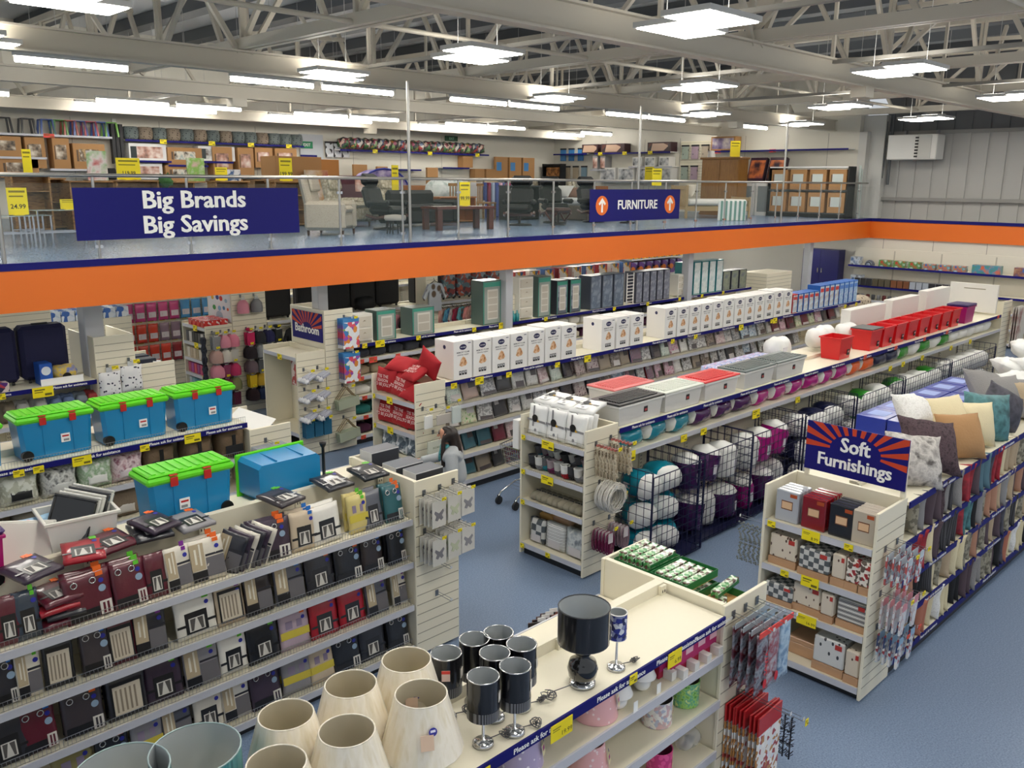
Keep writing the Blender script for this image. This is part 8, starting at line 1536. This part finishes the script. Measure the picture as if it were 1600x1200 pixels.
for k, (y, w_, z, h, m, f, lb) in enumerate(((23.3, .85, 5.62, .34, mat('#3a2228', .5), SOFA, 'dark boxed sofa on the upper right wall, leftmost'), (22.15, 1.2, 5.62, .34, mat('#3a2228', .5), SOFA, 'dark boxed sofa on the upper right wall, middle'), (19.95, 1.1, 5.62, .34, mat('#3a2228', .5), SOFA, 'dark boxed sofa on the upper right wall, rightmost'), (20.95, .45, 5.1, .34, WHITE, FRAME, 'small white framed box, leftmost of three'), (20.35, .5, 5.1, .34, WHITE, FRAME, 'small white framed box, middle of three'), (19.7, .5, 5.1, .34, WHITE, FRAME, 'small white framed box, rightmost of three'), (22.35, .8, 4.56, .5, WHITE, FRAME, 'large white framed box, leftmost of four'), (21.45, .82, 4.56, .5, WHITE, FRAME, 'large white framed box, second of four'), (20.55, .82, 4.56, .5, WHITE, FRAME, 'large white framed box, third of four'), (19.72, .78, 4.56, .5, WHITE, FRAME, 'large white framed box, rightmost of four'), (23.0, .3, 5.0, .5, mat('#9a9a9c', .5), PIC3, 'grey boxed lamp between the sofa boxes, left'), (22.62, .3, 5.0, .5, mat('#9a9a9c', .5), PIC3, 'grey boxed lamp between the sofa boxes, right'), (17.25, 1.0, 5.62, .46, CARD, pat('noise', ['#3a2c6a', '#8a7a9a', '#d9cfc8'], 3, .4), 'brown carton with purple bed print above the wardrobe'))):
    q = xbox(w_-.04, h, .4, m, f); q.location = (XR-.012, y, z+.003); q.rotation_euler = (0, 0, -PI/2); q['label'] = lb
for r_ in range(2):
    for k, y in enumerate((14.43, 13.66, 13.05, 12.75)[:3]+(12.75,)):
        yy = (16.3, 15.3, 14.35, 13.4)[k]; yy = (14.45, 13.75, 13.25, 12.5)[k] if False else 14.62-.66*k
        f = pat('noise', ['#e4e6e4', '#8fa8a0', '#6a3a44'], 4, .4); m = CARD
        q = kcarton(.56, .62, .42, mat('#c2cac6', .5)); q.location = (XR-.6, yy+.05, (3.625 if r_ == 0 else 4.325)+.003); q.rotation_euler = (0, 0, -PI/2); q['label'] = 'brown chest carton in the rack by the corner column, %s row, %s from left' % ('lower' if r_ == 0 else 'upper', ORD[k]); q['group'] = 'brown chest cartons'
t = thing('carton_rack', 'open rack with white top holding the brown chest cartons', 'shelving', (XR-.83, 13.68, 0)); MB().box(-.24, .24, -1.32, 1.32, 5.0, 5.04).build('top_board', WHITE, t)
for z in (3.595, 4.295): MB().box(-.24, .24, -1.32, 1.32, z, z+.028).build('shelf', mat('#4a4c4e', .5), t)
MB().box(-.24, .24, -1.36, -1.321, MZ+.002, 5.04).build('end_panel', BLACK, t); MB().box(-.24, .24, 1.321, 1.36, MZ+.002, 5.04).build('end_panel', BLACK, t); MB().box(-.22, .22, -1.3, 1.3, MZ+.002, 3.594).build('base_plinth', BLACK, t)
PUO = pat('noise', ['#2a1226', '#c9703a', '#5a2a4a'], 2.5, .35, .4)
for k in range(2): q = xbox(.62, .78, .16, mat('#2f1428', .4), PUO); q.location = (XR-.55, 15.75-.72*k, 4.56); q.rotation_euler = (-.28, .0, -PI/2); q['label'] = 'purple and orange boxed mattress propped on the white units, %s one' % ('left' if k == 0 else 'right')
t = thing('white_unit', 'white glazed unit pair under the propped mattress boxes', 'cabinet', (XR-.75, 15.55, Z0), -PI/2)
for s_ in (-1, 1): c = MB().box(-.34, .34, -.2, .2, 0, 1.06).build('cabinet', WHITE, t, (.36*s_, 0, 0)); MB().box(-.26, .26, -.21, -.2005, .12, .95).build('door_pane', mat('#8a9296', .2, 0, .4), c)
BLP2 = mat('#3a86c9', .4, 0, .3)
for k, y in enumerate((25.0, 24.55, 24.05)): BANK.put('bluep', lambda: hpack(BLP2), (XR-.08, y, 5.85), -PI/2, 'sky blue hanging pack on the upper right wall, %s from the left' % ORD[k], 'sky blue packs')
for k, y in enumerate((25.2, 24.75, 24.3, 23.85)): BANK.put(('creamp', k == 3), lambda: hpack(mat('#7f9aa8' if k == 3 else '#b0a088', .5)), (XR-.08, y, 5.15), -PI/2, '%s hanging pack low on the upper right wall, %s from the left' % ('blue grey' if k == 3 else 'beige', ORD[k]), 'packs low on the right wall')
slat_panel('slat_board', None, XR-.03, XR-.006, 17.9, 19.25, 3.6, 5.98, ('-x',)); q = bpy.data.objects['slat_board.002']; q['label'] = 'cream slatted board with seat pads left of the wardrobe'; q['category'] = 'panel'
PADS = [('mint', '#a3b0a4'), ('lilac', '#b09aa8'), ('cream', '#b8ab98')]
for r_ in range(2):
    for k in range(3 - r_): n, c = PADS[k]; BANK.put(('pad', n), lambda: hpack(pat('spots', [DK and '#3a3a3e', c], 3, .8, thr=.12)), (XR-.1, 19.0-.42*k, 5.85-.72*r_), -PI/2, '%s seat pad pack on the slatted board, %s row' % (n, 'upper' if r_ == 0 else 'lower'), 'seat pad packs')
t = thing('black_bookcase', 'black bookcase of small boxes in the upper back corner', 'bookcase', (26.9, 24.9, Z0), -PI/2); MB().box(-.5, .5, .1, .14, 0, 1.75).box(-.5, -.46, -.2, .0999, 0, 1.75).box(.46, .5, -.2, .0999, 0, 1.75).build('carcass', BLACK, t)
for i in range(4): MB().box(-.459, .459, -.2, .099, .42*(i+1)-.03, .42*(i+1)).build('shelf', BLACK, t)
for k in range(4): obj('small_carton', MB().box(-.1, .1, -.18, .18, 0, .34).mesh(pat('noise', ['#2a1a18', '#a8703a', '#d9b08a'], 5, .4)), None, (26.9, 24.72+.36*(k % 2), Z0+.43+.84*(k//2)), label='dark boxed item in the black bookcase, %s on the %s shelf' % ('right' if k % 2 == 0 else 'left', 'lower' if k < 2 else 'upper'), cat='box', group='dark boxes in the bookcase')
# books, bedding and rugs in the middle distance
for k in range(9): obj('upright_rug', MB().box(-.06, .06, -.25, .25, 0, 1.0, 0, .02).mesh(mat(('#c9c9cc', '#3a4a8a', '#8a2a4a', '#a8b8d0', '#4a5a9a', '#d0a8b8', '#6a7ab0', '#c43a5a', '#8a9ac0')[k], .8)), None, (17.6+.16*k, 19.4, Z0), label='upright wrapped bedding pack in the coloured row, %s from the left' % ORD[k], cat='bedding pack', group='coloured row of upright packs')
obj('low_display', MB().box(-1.1, 1.1, -.4, .4, 0, .5).mesh(mat('#b9b2a4', .6)), None, (16.3, 19.2, Z0), label='low pale display plinth with the white covers', cat='plinth')
obj('quilt_heap', MB().sack(1.3, .35, .3, 0, 14, 8, 2.2, .1, 2).mesh(pat('noise', ['#c9d6d2', '#e0e6e4', '#a8b8b4'], 5, .9)), None, (16.3, 19.2, Z0+.8), label='pale mint quilt heap on the low plinth', cat='quilt')
t = thing('arch_tent', 'blue and purple arched pop-up tent on the upper floor', 'tent', (16.6, 22.8, Z0+.75)); MB().prism([(.9*math.cos(a*PI/10), .62*math.sin(a*PI/10)) for a in range(11)], -.3, .3).build('canopy', pat('noise', ['#3a3a8a', '#9a8ac0', '#c9c0d8'], 4, .5), t); MB().tube([(.92*math.cos(a*PI/10), -.31, .64*math.sin(a*PI/10)) for a in range(11)], .03, 0, 6).build('arch', mat('#2a3a9a', .5), t)
obj('tent_plinth', MB().box(-1, 1, -.4, .4, 0, .748).mesh(CARDD), None, (16.6, 22.8, Z0), label='brown plinth under the arched tent', cat='plinth')
obj('leaning_tube', MB().tube([(0, 0, 0), (-.1, 0, 1.6)], .04).tube([(.12, 0, 0), (.05, 0, 1.5)], .03).mesh(mat('#c4cfc9', .3)), None, (27.2, 12.25, Z0), label='pale wrapped poles leaning beside the corner column', cat='pole')
# clutter behind the balustrade in the middle: long low unit, dark shelf units
for k, (x, y, w_, h, m, lb) in enumerate(((14.9, 17.3, 1.2, .62, mat('#a8662c', .5), 'orange brown low unit behind the coffee table'), (20.8, 17.9, 1.4, .75, mat('#7a4a2a', .5), 'brown low unit behind the FURNITURE sign'), (17.6, 17.6, 1.2, .9, mat('#2a2c2e', .5), 'dark low unit behind the recliners'), (11.5, 20.6, .9, 1.0, mat('#8a6a44', .6), 'pale brown low unit behind the armchair'))):
    q = pine_unit(w_, h, 2, m); q.location = (x, y, Z0); q['label'] = lb
# ================================================================== more goods on the upper floor
def zt(x, y, z, lb, face='-y', m=None, w=.2, h=.12): ticket((x, y, z-.03), lb, w, h, None, face, m, 'upper floor shelf tickets')
for k, x in enumerate((10.9, 12.35, 13.6, 14.9)): zt(x, YB-.44, 5.56, 'yellow shelf ticket under the woven baskets, %s from the left' % ORD[k])
for k, x in enumerate((4.6, 7.9)): zt(x, YB-.44, 5.6, 'orange red shelf ticket under the metal stools, %s one' % ('left' if k == 0 else 'right'), '-y', SIGNRED, .26, .1)
for k, x in enumerate((18.2, 20.6, 22.9)): zt(x, YB-.44, 5.5, 'yellow shelf ticket under the flower bundles, %s from the left' % ORD[k])
for k, y in enumerate((22.7, 21.5, 20.3)): zt(XR-.47, y, 5.62, 'yellow shelf ticket under the dark boxed sofas, %s from the left' % ORD[k], '-x')
for k, y in enumerate((17.4, 15.3)): zt(XR-.46, y, 5.6, 'orange red shelf ticket above the wardrobe shelf, %s one' % ('left' if k == 0 else 'right'), '-x', SIGNRED, .24, .1)
# black mats hanging between the stools and the baskets
t = thing('hanging_mats', 'black rolled mats hanging on a post between the stools and the baskets', 'mats', (9.68, YB-.3, 0)); MB().box(-.05, .05, .1, .2, MZ+.002, 6.1).build('post', WHITE, t)
for k in range(3): MB().box(-.16+.11*k, -.07+.11*k, -.06, .099, 4.9-.25*(k == 2), 5.95).build('mat', DK, t)
for k in range(4): obj('black_handbag', MB().box(-.11, .11, -.08, .08, 0, .3, 0, .03).mesh(BKS), None, (8.9+.28*k, 24.6, 4.47), label='black leather case on the dark cabinet below the mats, %s from the left' % ORD[k], cat='case', group='black leather cases')
obj('dark_cabinet', MB().box(8.6, 10.1, 24.3, 24.9, MZ+.002, 4.44, 0, .01).box(8.65, 10.05, 24.28, 24.299, 3.6, 4.38, 1).box(8.55, 10.15, 24.26, 24.92, 4.441, 4.466, 0).mesh([mat('#6a5038', .5), mat('#5a432f', .5)]), None, label='dark brown cabinet under the black leather cases', cat='cabinet')
# leaning brown flat packs with blue corners, right of the flower shelf
for k in range(3):
    q = thing('flat_pack', 'brown flat pack with blue picture corner on the back corner shelf, %s from the left' % ORD[k], 'carton', (24.3+.75*k, 25.35, 4.62), 0, 'flat packs in the back corner'); MB().box(-.33, .33, -.06, .06, 0, .82, 0, .006).build('box', CARD, q); MB().box(-.28, -.02, -.063, -.0605, .3, .62).build('blue_picture', mat('#3f7fb8', .5), q)
obj('corner_shelf', MB().box(23.8, 26.3, 25.05, 25.59, 4.58, 4.615).mesh(WHITE), None, label='white corner shelf carrying the brown flat packs', cat='shelf')
for k in range(3): 
    q = kcarton(.5, .42, .3, None); q.location = (22.5+.6*k, 25.55, 5.0+.003 if k == 0 else 4.55); q['label'] = 'small brown carton near the back corner, %s from the left' % ORD[k]; q['group'] = 'small brown corner cartons'
obj('corner_plinth', MB().box(22.8, 24.0, 25.2, 25.58, MZ+.002, 4.545).mesh(mat('#c9b79a', .6)), None, label='pale plinth under the small brown corner cartons', cat='plinth')
# rows of low goods between the seats and the back wall
GOODS = [('brown carton of flat furniture', CARD, .9, .5), ('dark boxed stool', mat('#3a2a24', .6), .5, .55), ('pale carton of bedding', mat('#c4b8a4', .7), .7, .45), ('grey carton of cushions', mat('#8a8c90', .7), .6, .5), ('orange brown carton', mat('#a8682f', .7), .6, .6)]
for k in range(15):
    n, m, w_, h = GOODS[(k*3) % 5]; x = 14.2+.86*k
    q = thing('goods_carton', '%s in the long row behind the seats, %s from the left' % (n, ORD[k]), 'carton', (x, 21.0+.3*(k % 2), Z0), .1*(k % 3-1)); MB().box(-w_/2, w_/2, -.25, .25, 0, h+.3*(k % 2), 0, .008).build('box', m, q); MB().box(-w_*.3, w_*.2, -.253, -.2505, h*.3, h*.8).build('label', (PIC1, PIC4, PIC3)[k % 3], q)
for k in range(6):
    q = armchair((BEI, LEA, FLO)[k % 3]); q.location = (19.5+1.3*(k % 3), 19.2+1.5*(k//3), Z0); q.rotation_euler = (0, 0, .3*k); q['label'] = '%s armchair in the back group of seats, %s from the left in its %s line' % (('beige', 'black', 'floral')[k % 3], ORD[k % 3], 'front' if k < 3 else 'back')
for k in range(3):
    t = thing('dining_chair', 'brown wooden chair among the low units, %s from the left' % ORD[k], 'chair', (15.9+1.0*k, 18.2, Z0), .4*k, 'brown wooden chairs')
    MB().box(-.21, .21, -.21, .21, .43, .47).build('seat', PINE, t); b = MB().box(-.21, .21, .18, .21, .9, .98)
    for i in range(4): b.box(-.17+.1*i, -.14+.1*i, .185, .205, .471, .899)
    b.build('backrest', PINE, t)
    for sx in (-.18, .18):
        for sy in (-.18, .18): MB().box(sx-.02, sx+.02, sy-.02, sy+.02, 0, .429).build('leg', PINE, t)
